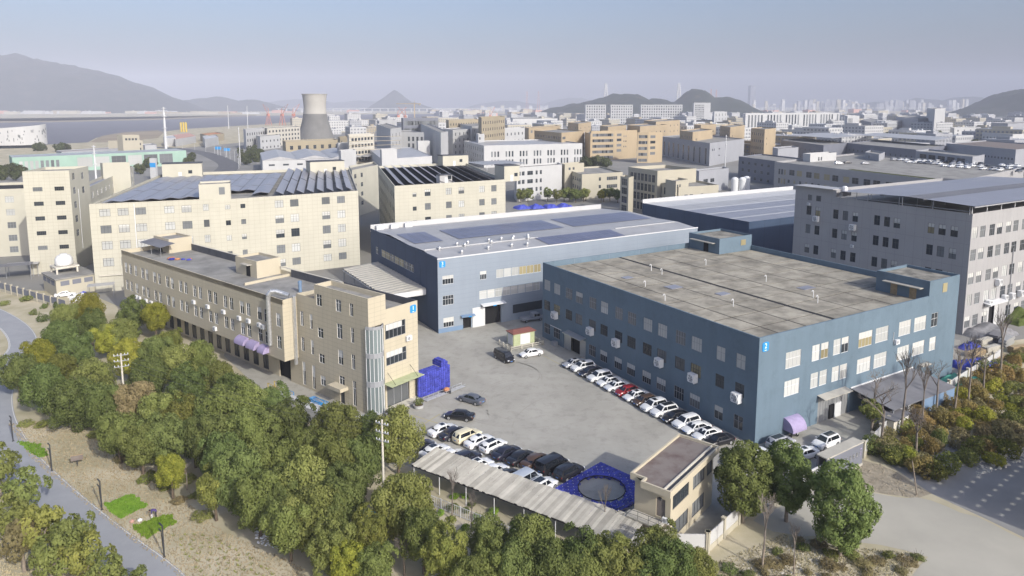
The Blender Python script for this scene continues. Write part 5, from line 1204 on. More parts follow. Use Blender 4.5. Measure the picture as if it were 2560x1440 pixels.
MB().box(-1, 1, -1, 1, 0, 52).build('mast', 'orange_wall', tc_); MB().box(-16, 46, -.7, .7, 52, 53.6).build('jib', 'orange_wall', tc_, rz=R(160)); MB().tube((0, 0, 53), (0, 0, 60), .7, .2, 5).build('apex', 'orange_wall', tc_); MB().box(10, 14, -1, 1, 49, 52).build('counterweight', 'concrete', tc_, rz=R(0))

# filler: many small blocks of the far district, each its own object
FM = ['white_wall', 'white_wall', 'cream_far', 'white_wall', 'white_wall', 'tan_far', 'cream_far', 'grey_far']
mat('win_grid', (.2, .21, .23), .4)
taken = [(o.location.x, o.location.y) for o in COL.objects if o.type == 'EMPTY' and o.get('category') in ('building', 'factory', 'car park', 'cooling tower')]
def simple_block(name, label, group, cx, cy, w, d, h, m, rz, nf, cat='building'):
    root = empty(name, (cx, cy, 0), rz, label, cat, group)
    MB().box(-w / 2, w / 2, -d / 2, d / 2, 0, h).build('walls', m, root)
    MB().box(-w / 2 + .4, w / 2 - .4, -d / 2 + .4, d / 2 - .4, h, h + .25).build('roof', rng.choice(('roof_grey', 'roof_metal', 'roof_metal', 'white_roof')), root)
    if h > 8 and rng.random() < .7: MB().box(-w * .3, -w * .3 + rng.uniform(4, 9), -d * .2, d * .2, h + .2, h + 3.2).build('stair_house', m, root)
    if h > 8 and nf:
        mb = MB()
        for _ in range(rng.randint(2, 6)):
            a, b_, q = rng.uniform(-w * .42, w * .4), rng.uniform(-d * .42, d * .4), rng.uniform(.8, 2.4); mb.box(a, a + q, b_, b_ + q * rng.uniform(.6, 1.6), h + .2, h + .2 + q * rng.uniform(.5, 1.1))
        tag(mb.build('roof_units', rng.choice(('plastic_white', 'roof_metal', 'grey_dark')), root), kind='stuff')
    if nf:
        mb = MB(); fh = h / (nf + .3); c = max(3, int(w / 4.5)); sp = w / c
        for f in range(nf):
            z = f * fh + fh * .35
            for k in range(c): x0 = -w / 2 + sp * k + sp * .22; mb.quad((x0, -d / 2 - .06, z), (x0 + sp * .56, -d / 2 - .06, z), (x0 + sp * .56, -d / 2 - .06, z + fh * .5), (x0, -d / 2 - .06, z + fh * .5))
            c2_ = max(3, int(d / 4.5)); sq = d / c2_
            for k in range(c2_): y0 = -d / 2 + sq * k + sq * .22; mb.quad((-w / 2 - .06, y0 + sq * .56, z), (-w / 2 - .06, y0, z), (-w / 2 - .06, y0, z + fh * .5), (-w / 2 - .06, y0 + sq * .56, z + fh * .5))
        tag(mb.build('windows', 'win_grid', root), kind='stuff')
    return root
names = {'white_wall': 'white', 'cream_far': 'cream', 'grey_far': 'grey', 'tan_far': 'tan', 'orange_wall': 'orange'}
cnt = 0
for row, Dd in enumerate((760, 860, 960, 1080, 1210, 1360, 1540, 1750, 2000, 2300, 2650)):
    step = 52 + row * 3
    xa = -0.30 if Dd < 2200 else -0.10
    k = int((xa * Dd) / step)
    while k * step < .80 * Dd:
        cx = k * step + rng.uniform(-10, 10); cy = Dd + rng.uniform(-35, 35); k += 1
        if Dd < 1000 and cx < -60: continue
        if min((abs(cx - a) + abs(cy - b) * .7 for a, b in taken), default=999) < 40 or rng.random() < .05: continue
        w = rng.uniform(24, 48); d = rng.uniform(20, 52); h = rng.choice((9, 12, 14, 16, 18, 20, 22)) + (4 if Dd > 1600 else 0)
        m = rng.choice(FM if not (1.0 > cx / Dd > .5) else ['white_wall', 'grey_far', 'white_wall', 'cream_far'])
        far = 'middle' if Dd < 1250 else 'far'
        simple_block('district_building', f'small {names[m]} flat roofed block packed into the {far} district', f'{names[m]} blocks of the {far} district', cx, cy, w, d, h, m, R(30.7 + rng.choice((0, 0, 0, -8, 6))), int(h / 4.2))
        cnt += 1
# far shore strip across the river, far skyline towers
for i in range(46):
    px = rng.uniform(-40, 930); Dd = rng.uniform(4000, 4500) if px < 640 else rng.uniform(4700, 5100)
    m = rng.choice(['white_wall', 'cream_far', 'tan_far', 'white_wall', 'pink_roof'])
    simple_block('shore_building', 'tiny pale building on the far river shore', 'buildings on the far river shore', (px - 1280) / 1735 * Dd, Dd, rng.uniform(30, 120), 30, rng.uniform(8, 20), m, 0, 0)
for i in range(120):
    px = rng.triangular(1840, 2460, 2100) if i < 95 else rng.uniform(1180, 1480); Dd = rng.uniform(6200, 7400)
    h = rng.uniform(35, 110) if i < 95 else rng.uniform(20, 50)
    simple_block('apartment_tower', 'tiny hazy apartment tower in the far city skyline', 'towers of the far city skyline', (px - 1280) / 1735 * Dd, Dd, rng.uniform(22, 40), 24, h, rng.choice(['white_wall', 'grey_far', 'white_wall', 'cream_far', 'grey_far']), rng.uniform(-.4, .4), 0)
for i in range(90):
    px = rng.uniform(1080, 2560); Dd = rng.uniform(2900, 5200)
    if 1400 < px < 1870 and Dd > 2950: continue
    if px > 2340 and Dd > 2700: continue
    simple_block('suburb_building', 'tiny pale block scattered in front of the far skyline', 'blocks before the far skyline', (px - 1280) / 1735 * Dd, Dd, rng.uniform(30, 90), 40, rng.uniform(10, 26), rng.choice(['white_wall', 'cream_far', 'grey_far', 'tan_far', 'pink_roof']), R(30), 0)
simple_block('skyscraper', 'single dark skyscraper above the far skyline', None, (1868 - 1280) / 1735 * 7000, 7000, 55, 50, 245, 'grey_dark', .2, 0)
# viaduct across the river and the cable-stayed bridge towers
vb = empty('river_viaduct', (0, 5600, 0), 0, 'long pale viaduct crossing the river in the distance', 'bridge')
x0, x1 = (700 - 1280) / 1735 * 5600, (1400 - 1280) / 1735 * 5600
MB().box(x0, x1, -8, 8, 24, 28).build('deck', 'white_wall', vb)
x_ = x0 + 20
while x_ < x1: MB().box(x_ - 4, x_ + 4, -6, 6, 0, 24).build('pier', 'white_wall', vb); x_ += 62
for px, lab in ((1510, 'pale bridge pylon rising behind the left hill'), (1689, 'pale bridge pylon rising behind the quarry hill')):
    bt = empty('bridge_pylon', ((px - 1280) / 1735 * 4700, 4700, 0), 0, lab, 'bridge')
    MB().tube((-16, 0, 0), (-3, 0, 195), 7, 5, 6).build('leg', 'white_wall', bt); MB().tube((16, 0, 0), (3, 0, 195), 7, 5, 6).build('leg', 'white_wall', bt); MB().box(-14, 14, -5, 5, 60, 68).build('crossbeam', 'white_wall', bt)
    for k in range(5): MB().tube((0, 0, 190 - k * 14), (230 - k * 40, 0, 66), .5, n=4).build('stay_cable', 'white_wall', bt); MB().tube((0, 0, 190 - k * 14), (-230 + k * 40, 0, 66), .5, n=4).build('stay_cable', 'white_wall', bt)
vb2 = empty('city_viaduct', (0, 5900, 0), 0, 'thin pale elevated road line in front of the far city', 'bridge')
x0, x1 = (1850 - 1280) / 1735 * 5900, (2430 - 1280) / 1735 * 5900
MB().box(x0, x1, -7, 7, 27, 31).build('deck', 'white_wall', vb2)
x_ = x0
while x_ < x1: MB().box(x_ - 3, x_ + 3, -5, 5, 0, 27).build('pier', 'white_wall', vb2); x_ += 70
for px, lab, hh_ in ((1317, 'faint red and white power pylon, leftmost pair left', 150), (1345, 'faint red and white power pylon, leftmost pair right', 150), (1768, 'faint power pylon right of the quarry hill, left', 165), (1781, 'faint power pylon right of the quarry hill, right', 160)):
    pt_ = empty('power_pylon', ((px - 1280) / 1735 * 5000, 5000, 0), 0, lab, 'pylon')
    for a, b in ((-1, -1), (1, -1), (1, 1), (-1, 1)): MB().tube((a * 9, b * 9, 0), (a * 1.5, b * 1.5, hh_), 1.1, .8, 4).build('leg', 'crane_red', pt_)
    for k, z in enumerate((.55, .68, .8, .93)): MB().box(-14 + k, 14 - k, -1, 1, hh_ * z, hh_ * z + 2).build('crossarm', 'white_wall', pt_)
# dark blue hall (behind B3)
W, D, Hh = 82.0, 48.0, 14.0
b4 = empty('dark_blue_hall', (71.2, 207.4, 0), R(30.7), 'dark blue hall with white and blue striped roof behind the pale blue hall', 'factory')
hb = flip([(8 + i * 9, 13 + i * 9) for i in range(4)], D, 2.0, 5.0)
wall(b4, (0, D), (0, 0), 0, Hh, hb, 'blue_dark'); windows(b4, (0, D), (0, 0), hb, 'dark', 4, .6, (('glass_dark', 1),), 0, seed=30)
wall(b4, (0, 0), (W, 0), 0, Hh, [], 'blue_dark'); joints(b4, (0, D), (0, 0), 0, Hh, hb, 7.0, 0, 'tar', .06); joints(b4, (0, 0), (W, 0), 0, Hh, [], 7.0, 0, 'tar', .06)
MB().quad((W, 0, 0), (W, D, 0), (W, D, Hh), (W, 0, Hh)).build('rear_wall', 'blue_dark', b4)
MB().box(0, W, D - .3, D, 0, Hh + 1.3).build('rear_parapet', 'white_roof', b4)
yy = [0, 7, 8.2, 17, 18.4, 27, 28.4, 37, D - .3]
for i in range(8):
    z0 = Hh - .2 + .04 * yy[i]; z1 = Hh - .2 + .04 * yy[i + 1]; m_ = ('solar_grey', 'white_roof')[i % 2]
    for k in range(10): MB().quad((k * 8.2 + .04, yy[i], z0 * .0 + Hh - .1), (k * 8.2 + 8.16, yy[i], Hh - .1), (k * 8.2 + 8.16, yy[i + 1], Hh - .1), (k * 8.2 + .04, yy[i + 1], Hh - .1)).build('roof_sheet', m_ if i % 2 else ('solar_grey' if i in (0, 2, 4) else 'roof_metal'), b4)

# ================================================================== vehicles
def car_parts(kind):
    """part name -> list of (mesh builder, material); front is +x, wheels on z = 0"""
    S = {'sedan': dict(L=4.75, W=1.82, H=1.46, belt=.93, tb=-.36, rb=-.20, rf=.11, wf=.27, hood=.80, nose=.66, trunk=.99, tail=.86, rw=.60, bw=.80),
         'suv': dict(L=4.65, W=1.88, H=1.70, belt=1.06, tb=-.485, rb=-.40, rf=.10, wf=.26, hood=1.00, nose=.82, trunk=1.06, tail=1.0, rw=.64, bw=.84),
         'hatch': dict(L=4.3, W=1.80, H=1.50, belt=.96, tb=-.475, rb=-.33, rf=.10, wf=.27, hood=.86, nose=.70, trunk=1.0, tail=.92, rw=.60, bw=.80),
         'van': dict(L=5.1, W=1.92, H=1.92, belt=1.10, tb=-.492, rb=-.46, rf=.22, wf=.36, hood=1.06, nose=.86, trunk=1.1, tail=1.1, rw=.74, bw=.90)}[kind]
    L, W, H = S['L'], S['W'], S['H']; P_ = {}
    # lower body: stations rear -> front : (x, zbottom, ztop, half width)
    w = W / 2
    st = [(-.5, .42, S['tail'] - .10, w * .78), (-.49, .30, S['tail'], w * .86), (-.455, .24, S['trunk'], w * .94), (S['tb'] + .01, .21, S['trunk'] + .01, w * .98), (-.22, .20, S['belt'] + .03, w), (0, .20, S['belt'], w), (.2, .20, S['belt'] - .02, w),
          (S['wf'] + .02, .20, S['hood'] + .05, w * .99), (.38, .21, S['hood'] - .02, w * .96), (.455, .23, S['nose'] + .02, w * .90), (.487, .28, S['nose'] - .12, w * .80), (.5, .40, S['nose'] - .22, w * .70)]
    if st[3][0] < st[2][0] + .005: st[3] = (st[2][0] + .02, *st[3][1:])
    mb = MB(); n = 0; rings = []
    for t, zb_, zt_, hw in st:
        x = t * L; mid = (zb_ + zt_) / 2
        half = [(hw * .86, zb_), (hw * .985, zb_ + .10), (hw, mid), (hw * .975, zt_ - .12), (hw * .90, zt_ - .015), (hw * .5, zt_ + .03), (0, zt_ + .04)]
        ring = [(x, y, z) for y, z in half] + [(x, -y, z) for y, z in reversed(half[:-1])]
        rings.append(ring)
    k = len(rings[0])
    for r in rings: mb.v += r
    for i in range(len(rings) - 1):
        for j in range(k):
            q = (j + 1) % k; mb.f.append((i * k + j, (i + 1) * k + j, (i + 1) * k + q, i * k + q)); mb.m.append(0)
    mb.f.append(tuple(range(k))); mb.m.append(0); e = (len(rings) - 1) * k; mb.f.append(tuple(e + k - 1 - i for i in range(k))); mb.m.append(0)
    # cabin (painted pillars and roof)
    zb_ = S['belt'] - .06; bw = S['bw'] * W / 1.82; rw = S['rw'] * W / 1.82; H0 = H
    cs = [(S['tb'] * L, zb_ + .02, bw * .96, zb_ + .03, bw * .94), (S['rb'] * L, zb_, bw, H0 - .05, rw * .97), ((S['rb'] + .1) * L, zb_, bw, H0, rw), ((S['rf'] - .03) * L, zb_, bw, H0 - .01, rw), (S['rf'] * L + .02, zb_, bw, H0 - .05, rw * .98), (S['wf'] * L, zb_ - .02, bw * .96, zb_ + .02, bw * .94)]
    o = len(mb.v); kk = 8
    for x, z0, w0, z1, w1 in cs: mb.v += [(x, w0, z0), (x, w1, z1 - .03), (x, w1 * .86, z1), (x, 0, z1 + .025), (x, 0, z1 + .025), (x, -w1 * .86, z1), (x, -w1, z1 - .03), (x, -w0, z0)]
    for i in range(len(cs) - 1):
        for j in range(kk - 1): a = o + i * kk + j; mb.f.append((a, a + kk, a + kk + 1, a + 1)); mb.m.append(0)
    P_['body'] = mb
    # glass, 8 mm proud of the pillars
    def pane(a, b, c, d): return MB().quad(a, b, c, d)
    e = .012
    xf, xr = S['wf'] * L, S['rf'] * L + .02
    P_['windshield'] = pane((xf - .05 + e, bw * .86, zb_ + .08), (xf - .05 + e, -bw * .86, zb_ + .08), (xr + .05 + e, -rw * .84, H0 - .09 + e), (xr + .05 + e, rw * .84, H0 - .09 + e))
    xb, xt = S['tb'] * L, S['rb'] * L
    P_['rear_window'] = pane((xb + .04 - e, -bw * .84, zb_ + .10), (xb + .04 - e, bw * .84, zb_ + .10), (xt - .03 - e, rw * .82, H0 - .12 + e), (xt - .03 - e, -rw * .82, H0 - .12 + e))
    for s in (1, -1):
        y0, y1 = s * (bw + .006), s * (rw + .012); zl, zh = zb_ + .09, H0 - .12; f = lambda x, z: (x, y0 + (y1 - y0) * (z - zb_) / (H0 - .03 - zb_), z)
        xm = (S['rb'] * L * .15 + S['rf'] * L * .55)
        a = [f(xm + .05, zl), f(xf - .28, zl), f(xr - .02, zh), f(xm + .05, zh)]; b = [f(max(xb + .35, -L / 2 + .35), zl), f(xm - .05, zl), f(xm - .05, zh), f(xt + .12, zh)]
        P_['side_window' + ('' if s > 0 else '~2')] = MB().poly(a if s < 0 else a[::-1]); P_['side_window~' + ('3' if s > 0 else '4')] = MB().poly(b if s < 0 else b[::-1])
        P_['mirror~' + str(s)] = MB().box(xf - .42, xf - .24, min(s * (bw + .04), s * (bw + .24)), max(s * (bw + .04), s * (bw + .24)), S['belt'] + .0, S['belt'] + .14)
        zn = S['nose'] - .10
        P_['headlight~' + str(s)] = MB().box(L / 2 - .22, L / 2 - .035, min(s * w * .52, s * w * .86), max(s * w * .52, s * w * .86), zn - .10, zn + .06)
        P_['taillight~' + str(s)] = MB().box(-L / 2 + .015, -L / 2 + .16, min(s * w * .50, s * w * .86), max(s * w * .50, s * w * .86), S['tail'] - .24, S['tail'] - .08)
    P_['front_plate'] = MB().box(L / 2 - .03, L / 2 + .015, -.22, .22, .46, .58); P_['rear_plate'] = MB().box(-L / 2 - .015, -L / 2 + .03, -.22, .22, .62, .74)
    P_['grille'] = MB().box(L / 2 - .06, L / 2 + .008, -w * .42, w * .42, S['nose'] - .34, S['nose'] - .2)
    P_['sunroof'] = MB().box(S['rf'] * L - .95, S['rf'] * L - .25, -rw * .62, rw * .62, H0 + .018, H0 + .034)
    P_['panorama_roof'] = MB().box(S['rb'] * L + .2, S['rf'] * L - .2, -rw * .72, rw * .72, H0 + .02, H0 + .036)
    return P_, S
WM = None
CARMESH = {}
PM = {'windshield': 'car_glass', 'rear_window': 'car_glass', 'side_window': 'car_glass', 'mirror': None, 'headlight': 'lamp_clear', 'taillight': 'lamp_red', 'front_plate': 'plate', 'rear_plate': 'plate', 'grille': 'frame_dark', 'sunroof': 'car_glass', 'panorama_roof': 'car_glass'}
def car(kind, colour, xy, az, label, group=None, roof_=None, z=0.0, lite=False, cat=None):
    """az: heading of the nose, compass style (0 ahead, clockwise)"""
    global WM
    root = empty({'sedan': 'sedan_car', 'suv': 'suv_car', 'hatch': 'hatchback_car', 'van': 'van'}[kind], (xy[0], xy[1], z), R(90 - az), label, cat or ('van' if kind == 'van' else 'car'), group)
    if kind not in CARMESH:
        parts, S = car_parts(kind); CARMESH[kind] = ({k: mb.mesh(k.split('~')[0], PM.get(k.split('~')[0]) or 'carpaint_white', smooth=38 if k == 'body' else None) for k, mb in parts.items()}, S)
    meshes, S = CARMESH[kind]
    for k, me in meshes.items():
        base = k.split('~')[0]
        if base == 'sunroof' and roof_ != 'sun': continue
        if base == 'panorama_roof' and roof_ not in ('pano', 'dark'): continue
        if lite and base in ('mirror', 'front_plate', 'rear_plate', 'grille', 'headlight', 'taillight'): continue
        put(base, me, root, mt=carpaint(colour) if base in ('body', 'mirror') else None)
    if WM is None:
        t = MB(); 
        def cyl(r, y0, y1, n=16):
            m = MB(); m.tube((0, y0, 0), (0, y1, 0), r, n=n); return m
        WM = (cyl(.335, -.115, .115).mesh('tyre', 'tyre', smooth=40), cyl(.235, -.125, .125, 14).mesh('rim', 'rim', smooth=40))
    for sx in (-.30, .315):
        for s in (1, -1):
            o = put('wheel', WM[0], root, (sx * S['L'], s * (S['W'] / 2 - .10), .335)); put('rim', WM[1], o)
B2o, B2r = Vector((34.94, 95.29)), R(30.7)
def b2p(x, y): return (B2o.x + x * math.cos(B2r) - y * math.sin(B2r), B2o.y + x * math.sin(B2r) + y * math.cos(B2r))
row = [('sedan', 'silver', 'sun', 38.6, 'silver sedan at the far end of the row along the blue factory'), ('suv', 'white', 'sun', 36.2, 'white sunroof car second from the far end along the blue factory'), ('sedan', 'navy', None, 33.7, 'near-black sedan third from the far end along the blue factory'),
       ('suv', 'white', None, 30.9, 'white plain-roofed car fourth from the far end along the blue factory'), ('sedan', 'white', 'dark', 28.4, 'white sedan with dark roof fifth from the far end along the blue factory'), ('sedan', 'white', 'sun', 26.1, 'white sunroof sedan just left of the red car'),
       ('hatch', 'red', None, 23.6, 'red hatchback parked among white cars along the blue factory'), ('sedan', 'white', 'sun', 21.3, 'white sunroof sedan just right of the red car'), ('hatch', 'brown', None, 19.0, 'dark brown hatchback between two white cars along the blue factory'),
       ('suv', 'white', 'sun', 16.7, 'white suv with sunroof just right of the brown hatchback'), ('suv', 'white', 'pano', 14.4, 'white suv with glass roof left of the black sedan'), ('sedan', 'black', None, 12.0, 'black sedan between white cars at the near half of the factory row'),
       ('suv', 'white', None, 9.7, 'white suv just right of the black sedan in the factory row'), ('sedan', 'white', None, 7.6, 'white plain-roofed sedan third from the near end of the factory row'), ('sedan', 'white', 'dark', 5.4, 'white sedan with dark roof behind the gatehouse roof'), ('sedan', 'black', None, 3.0, 'dark car at the near end of the factory row behind the gatehouse')]
for kind, colr, rf_, u, lab in row: car(kind, colr, b2p(-4.0 + rng.uniform(-.15, .15), u), 239.3 + rng.uniform(-2, 2) + 4, lab, 'cars parked along the blue factory', rf_)
h45 = (math.sin(R(45)), math.cos(R(45)))
rowa = [('sedan', 'white', 'sun', (-12.0, 97.6), 'white sunroof sedan at the left end of the front parking row'), ('sedan', 'navy', None, (-10.3, 96.5), 'dark navy sedan second from the left in the front parking row'), ('suv', 'cream', None, (-8.2, 95.6), 'cream suv third from the left in the front parking row'), ('sedan', 'white', 'sun', (-6.4, 94.1), 'white sunroof sedan right of the cream suv'),
        ('hatch', 'white', 'pano', (-4.3, 92.7), 'white hatchback with long glass roof in the front parking row'), ('sedan', 'navy', None, (-2.4, 90.7), 'dark sedan right of the white glass roofed hatchback'), ('sedan', 'black', None, (-.4, 89.3), 'black sedan in the middle of the dark cars of the front row'), ('sedan', 'brown', None, (1.6, 88.4), 'brownish black sedan left of the black van'), ('van', 'black', None, (3.8, 87.1), 'black boxy van in the front parking row'), ('suv', 'black', None, (5.9, 85.4), 'dark suv with roof rails beside the blue pontoon')]
for kind, colr, rf_, t, lab in rowa: car(kind, colr, (t[0] + h45[0] * 2.3, t[1] + h45[1] * 2.3), 45 + rng.uniform(-2, 2), lab, 'cars in the front parking row', rf_)
rowb = [('sedan', 'white', 'dark', (-10.4, 93.2), 'white car with glass roof behind the front row, leftmost white'), ('sedan', 'white', None, (-8.0, 91.7), 'white plain car half hidden by the carport roof, second white'), ('suv', 'navy', None, (-5.8, 91.0), 'dark estate with roof rails behind the carport'), ('sedan', 'white', 'sun', (-4.1, 89.2), 'white sunroof car behind the carport, middle of the row'), ('sedan', 'white', None, (-2.0, 87.7), 'white plain car behind the carport right of the sunroof car'),
        ('hatch', 'black', None, (-.1, 86.4), 'black hatchback half hidden behind the carport'), ('van', 'palegrey', None, (2.1, 85.3), 'pale blue-grey van left of the white suv by the pontoon'), ('suv', 'white', 'pano', (4.3, 83.9), 'white suv with glass roof nearest the blue pontoon'), ('sedan', 'navy', None, (-12.6, 94.6), 'dark car half hidden by the tree at the left end of the parking')]
for kind, colr, rf_, c, lab in rowb: car(kind, colr, (c[0] - .5, c[1] - .5), 45 + rng.uniform(-2, 2), lab, 'cars behind the carport', rf_)
car('sedan', 'grey', (-6.7, 110.3), -57, 'grey sedan standing alone in the yard near the blue float cubes')
car('sedan', 'black', (-8.2, 104.1), -76, 'black sedan driving across the open yard')
car('van', 'black', (-1.5, 129.6), 146, 'black van beside the small kiosk in the yard')
car('sedan', 'white', (3.7, 131.9), 245, 'white sedan parked in front of the kiosk fence')
car('suv', 'white', (45.2, 95.3), 239, 'white suv with glass roof in front of the metal sliding door', None, 'pano')
car('suv', 'silver', (38.6, 95.1), 61, 'silver suv with glass roof beside the blue factory corner', None, 'pano')
car('sedan', 'white', (40.6, 91.9), 245, 'white sunroof sedan just inside the gate', None, 'sun')
car('sedan', 'white', (33.6, 91.6), 240, 'white car half hidden by the trees at the blue corner', None, 'dark')
car('sedan', 'black', (31.2, 90.4), 240, 'black car in the shade of the blue corner behind the trees')
car('sedan', 'white', (-114.79, 174.99), 60, 'white car behind the fence at the pump house')
# crew-cab pickup in the alley
pk = empty('pickup_truck', (4.4, 154.4, 0), R(90 - 62), 'grey crew-cab pickup with a flat load bed in the shaded alley', 'pickup')
mb = MB().box(-2.6, .1, -.85, .85, .55, .72); mb.build('load_bed', 'paint_silver', pk); MB().box(-2.6, .1, .80, .85, .72, 1.05).box(-2.6, .1, -.85, -.80, .72, 1.05).box(-2.6, -2.55, -.8, .8, .72, 1.05).build('bed_sides', 'paint_silver', pk)
mb = MB(); prof = [(.15, .45), (.15, 1.75), (.35, 1.85), (1.4, 1.85), (1.75, 1.75), (2.1, 1.15), (2.5, 1.0), (2.55, .45)]
for y in (-.82, .82): mb.poly([(x, y, z) for x, z in (prof if y < 0 else prof[::-1])])
for a, b in zip(prof, prof[1:] + prof[:1]): mb.quad((a[0], -.82, a[1]), (a[0], .82, a[1]), (b[0], .82, b[1]), (b[0], -.82, b[1]))
mb.build('cab', 'paint_silver', pk); MB().quad((2.08, -.72, 1.2), (2.08, .72, 1.2), (1.79, .72, 1.72), (1.79, -.72, 1.72)).build('windshield', 'car_glass', pk)
for s in (1, -1):
    for x0, x1 in ((.35, .95), (1.05, 1.75)): MB().quad((x0, s * .83, 1.15), (x1 + (.2 if x0 > 1 else 0), s * .83, 1.15), (x1 - .05, s * .83, 1.7), (x0, s * .83, 1.7)).build('side_window', 'car_glass', pk)
    for x in (-1.7, 1.9): o = put('wheel', WM[0], pk, (x, s * .74, .335)); put('rim', WM[1], o)
# cars on the parking deck roof
dkc = Vector((dk.location.x, dk.location.y)); kk = 0
spots = [(2095, 409), (2120, 408), (2163, 411)]
def deck_car(xy, az, col_, kind): 
    car(kind, col_, xy, az, f'small {col_} car on the distant parking deck roof', f'{col_} cars on the parking deck', z=17.06, lite=True)
deck_car((177.15, 378.57), 80, 'white', 'suv'); deck_car((184.21, 383.85), 80, 'black', 'sedan'); deck_car((191.46, 378.57), 80, 'silver', 'sedan')
for r_, (a, b) in enumerate((((222.19, 406.51), (263.22, 358.82)), ((220.67, 389.28), (254.21, 341.00)), ((224.99, 363.56), (245.62, 326.79)))):
    n = (20, 18, 11)[r_]
    for i in range(n):
        if rng.random() < .14: continue
        t = i / n; deck_car((a[0] + (b[0] - a[0]) * t + rng.uniform(-.4, .4), a[1] + (b[1] - a[1]) * t), 60 + rng.choice((0, 180)) + rng.uniform(-3, 3), rng.choice(('white', 'white', 'white', 'silver', 'black', 'grey', 'white', 'white', 'silver', 'navy') + (('red',) if i == 4 else ())), rng.choice(('sedan', 'suv', 'hatch')))

# ================================================================== trees
def crown_mesh(name, seed, rx, rz, nb, nl, ls, squash=.5, zc=0.0, blob=(.30, .46), rr=(.46, .88)):
    """leaf-sized quads spread over many clumps; origin at the crown centre"""
    r = np.random.default_rng(seed)
    i = np.arange(nb) + .5; ph = np.arccos(1 - 2 * i / nb); th = np.pi * (1 + 5 ** .5) * i
    d = np.stack([np.cos(th) * np.sin(ph), np.sin(th) * np.sin(ph), np.cos(ph)], 1) + r.normal(0, .16, (nb, 3))
    rad = r.uniform(*rr, nb)[:, None]
    c = d * rad * np.array([rx, rx, rz]); br = r.uniform(*blob, nb) * rx
    w = br ** 2; w /= w.sum(); idx = r.choice(nb, nl, p=w)
    u = r.normal(0, 1, (nl, 3)); u /= np.linalg.norm(u, axis=1)[:, None]
    out = c[idx] / np.array([rx, rx, rz]); u = u + out * .9; u[:, 2] += .12; u /= np.linalg.norm(u, axis=1)[:, None]
    rr_ = br[idx] * (1 - .38 * r.random(nl) ** 2.6) * r.uniform(.9, 1.12, nl)
    p = c[idx] + u * rr_[:, None] * np.array([1, 1, .9])
    nrm = u + r.normal(0, .36, (nl, 3)); nrm /= np.linalg.norm(nrm, axis=1)[:, None]
    t = np.cross(nrm, r.normal(0, 1, (nl, 3))); t /= np.linalg.norm(t, axis=1)[:, None]; b = np.cross(nrm, t)
    s = ls * r.uniform(.6, 1.35, nl)[:, None]
    q = np.stack([p - t * s - b * s * .5, p + t * s * .2 - b * s * .62, p + t * s + b * s * .35, p - t * s * .15 + b * s * .62], 1)
    q[:, :, 2] += zc
    v = q.reshape(-1, 3); f = np.arange(nl * 4).reshape(-1, 4)
    me = bpy.data.meshes.new(name); me.vertices.add(len(v)); me.vertices.foreach_set('co', v.ravel().astype(np.float32))
    me.loops.add(nl * 4); me.loops.foreach_set('vertex_index', f.ravel().astype(np.int32)); me.polygons.add(nl)
    me.polygons.foreach_set('loop_start', (np.arange(nl) * 4).astype(np.int32)); me.update(); me.validate()
    me.materials.append(MATS['leaf_dark']); return me
def trunk_mesh(seed, h, r0, spread, m='bark', limbs=5):
    r = random.Random(seed); mb = MB(); bend = (r.uniform(-.2, .2), r.uniform(-.2, .2))
    base = [(0, 0, -.1), (bend[0] * .4, bend[1] * .4, h * .25), (bend[0], bend[1], h * .5)]
    mb.path(base, [r0 * 1.25, r0, r0 * .85], 8)
    for i in range(limbs):
        a = 2 * math.pi * i / limbs + r.uniform(-.4, .4); s = spread * r.uniform(.5, 1)
        p1 = (bend[0] + math.cos(a) * s * .35, bend[1] + math.sin(a) * s * .35, h * .72); p2 = (bend[0] + math.cos(a) * s, bend[1] + math.sin(a) * s, h * r.uniform(.9, 1.1))
        mb.path([base[2], p1, p2], [r0 * .6, r0 * .42, r0 * .12], 6)
    return mb.mesh('trunk', m, smooth=60)
CR = [crown_mesh('crown', 11, 3.6, 3.3, 50, 13000, .155), crown_mesh('crown', 12, 3.6, 3.8, 58, 13500, .155), crown_mesh('crown', 13, 3.6, 2.9, 46, 12500, .16, blob=(.26, .48)),
      crown_mesh('crown', 14, 3.6, 3.5, 64, 13500, .15, blob=(.22, .38)), crown_mesh('crown', 15, 3.6, 4.7, 120, 17000, .15, blob=(.22, .30), rr=(.66, .78))]
CRS = [crown_mesh('crown', 21, 3.0, 2.6, 34, 2600, .22, blob=(.24, .44)), crown_mesh('crown', 22, 3.0, 2.2, 28, 2300, .22, blob=(.2, .46))]
CRB = [crown_mesh('foliage', 31, 1.6, 1.1, 22, 1500, .13, blob=(.3, .55)), crown_mesh('foliage', 32, 1.6, .9, 18, 1300, .14, blob=(.3, .6)), crown_mesh('foliage', 33, 1.6, 1.4, 24, 1600, .12, blob=(.25, .5))]
CRF = [crown_mesh('crown', 41, 3.4, 3.2, 24, 1500, .34), crown_mesh('crown', 42, 3.4, 2.8, 20, 1300, .36)]
TR = [trunk_mesh(k, 5.0, .17, 1.8) for k in range(4)]
TRP = [trunk_mesh(k + 9, 5.0, .19, 2.2, 'bark_pale', 6) for k in range(2)]
TREES = []
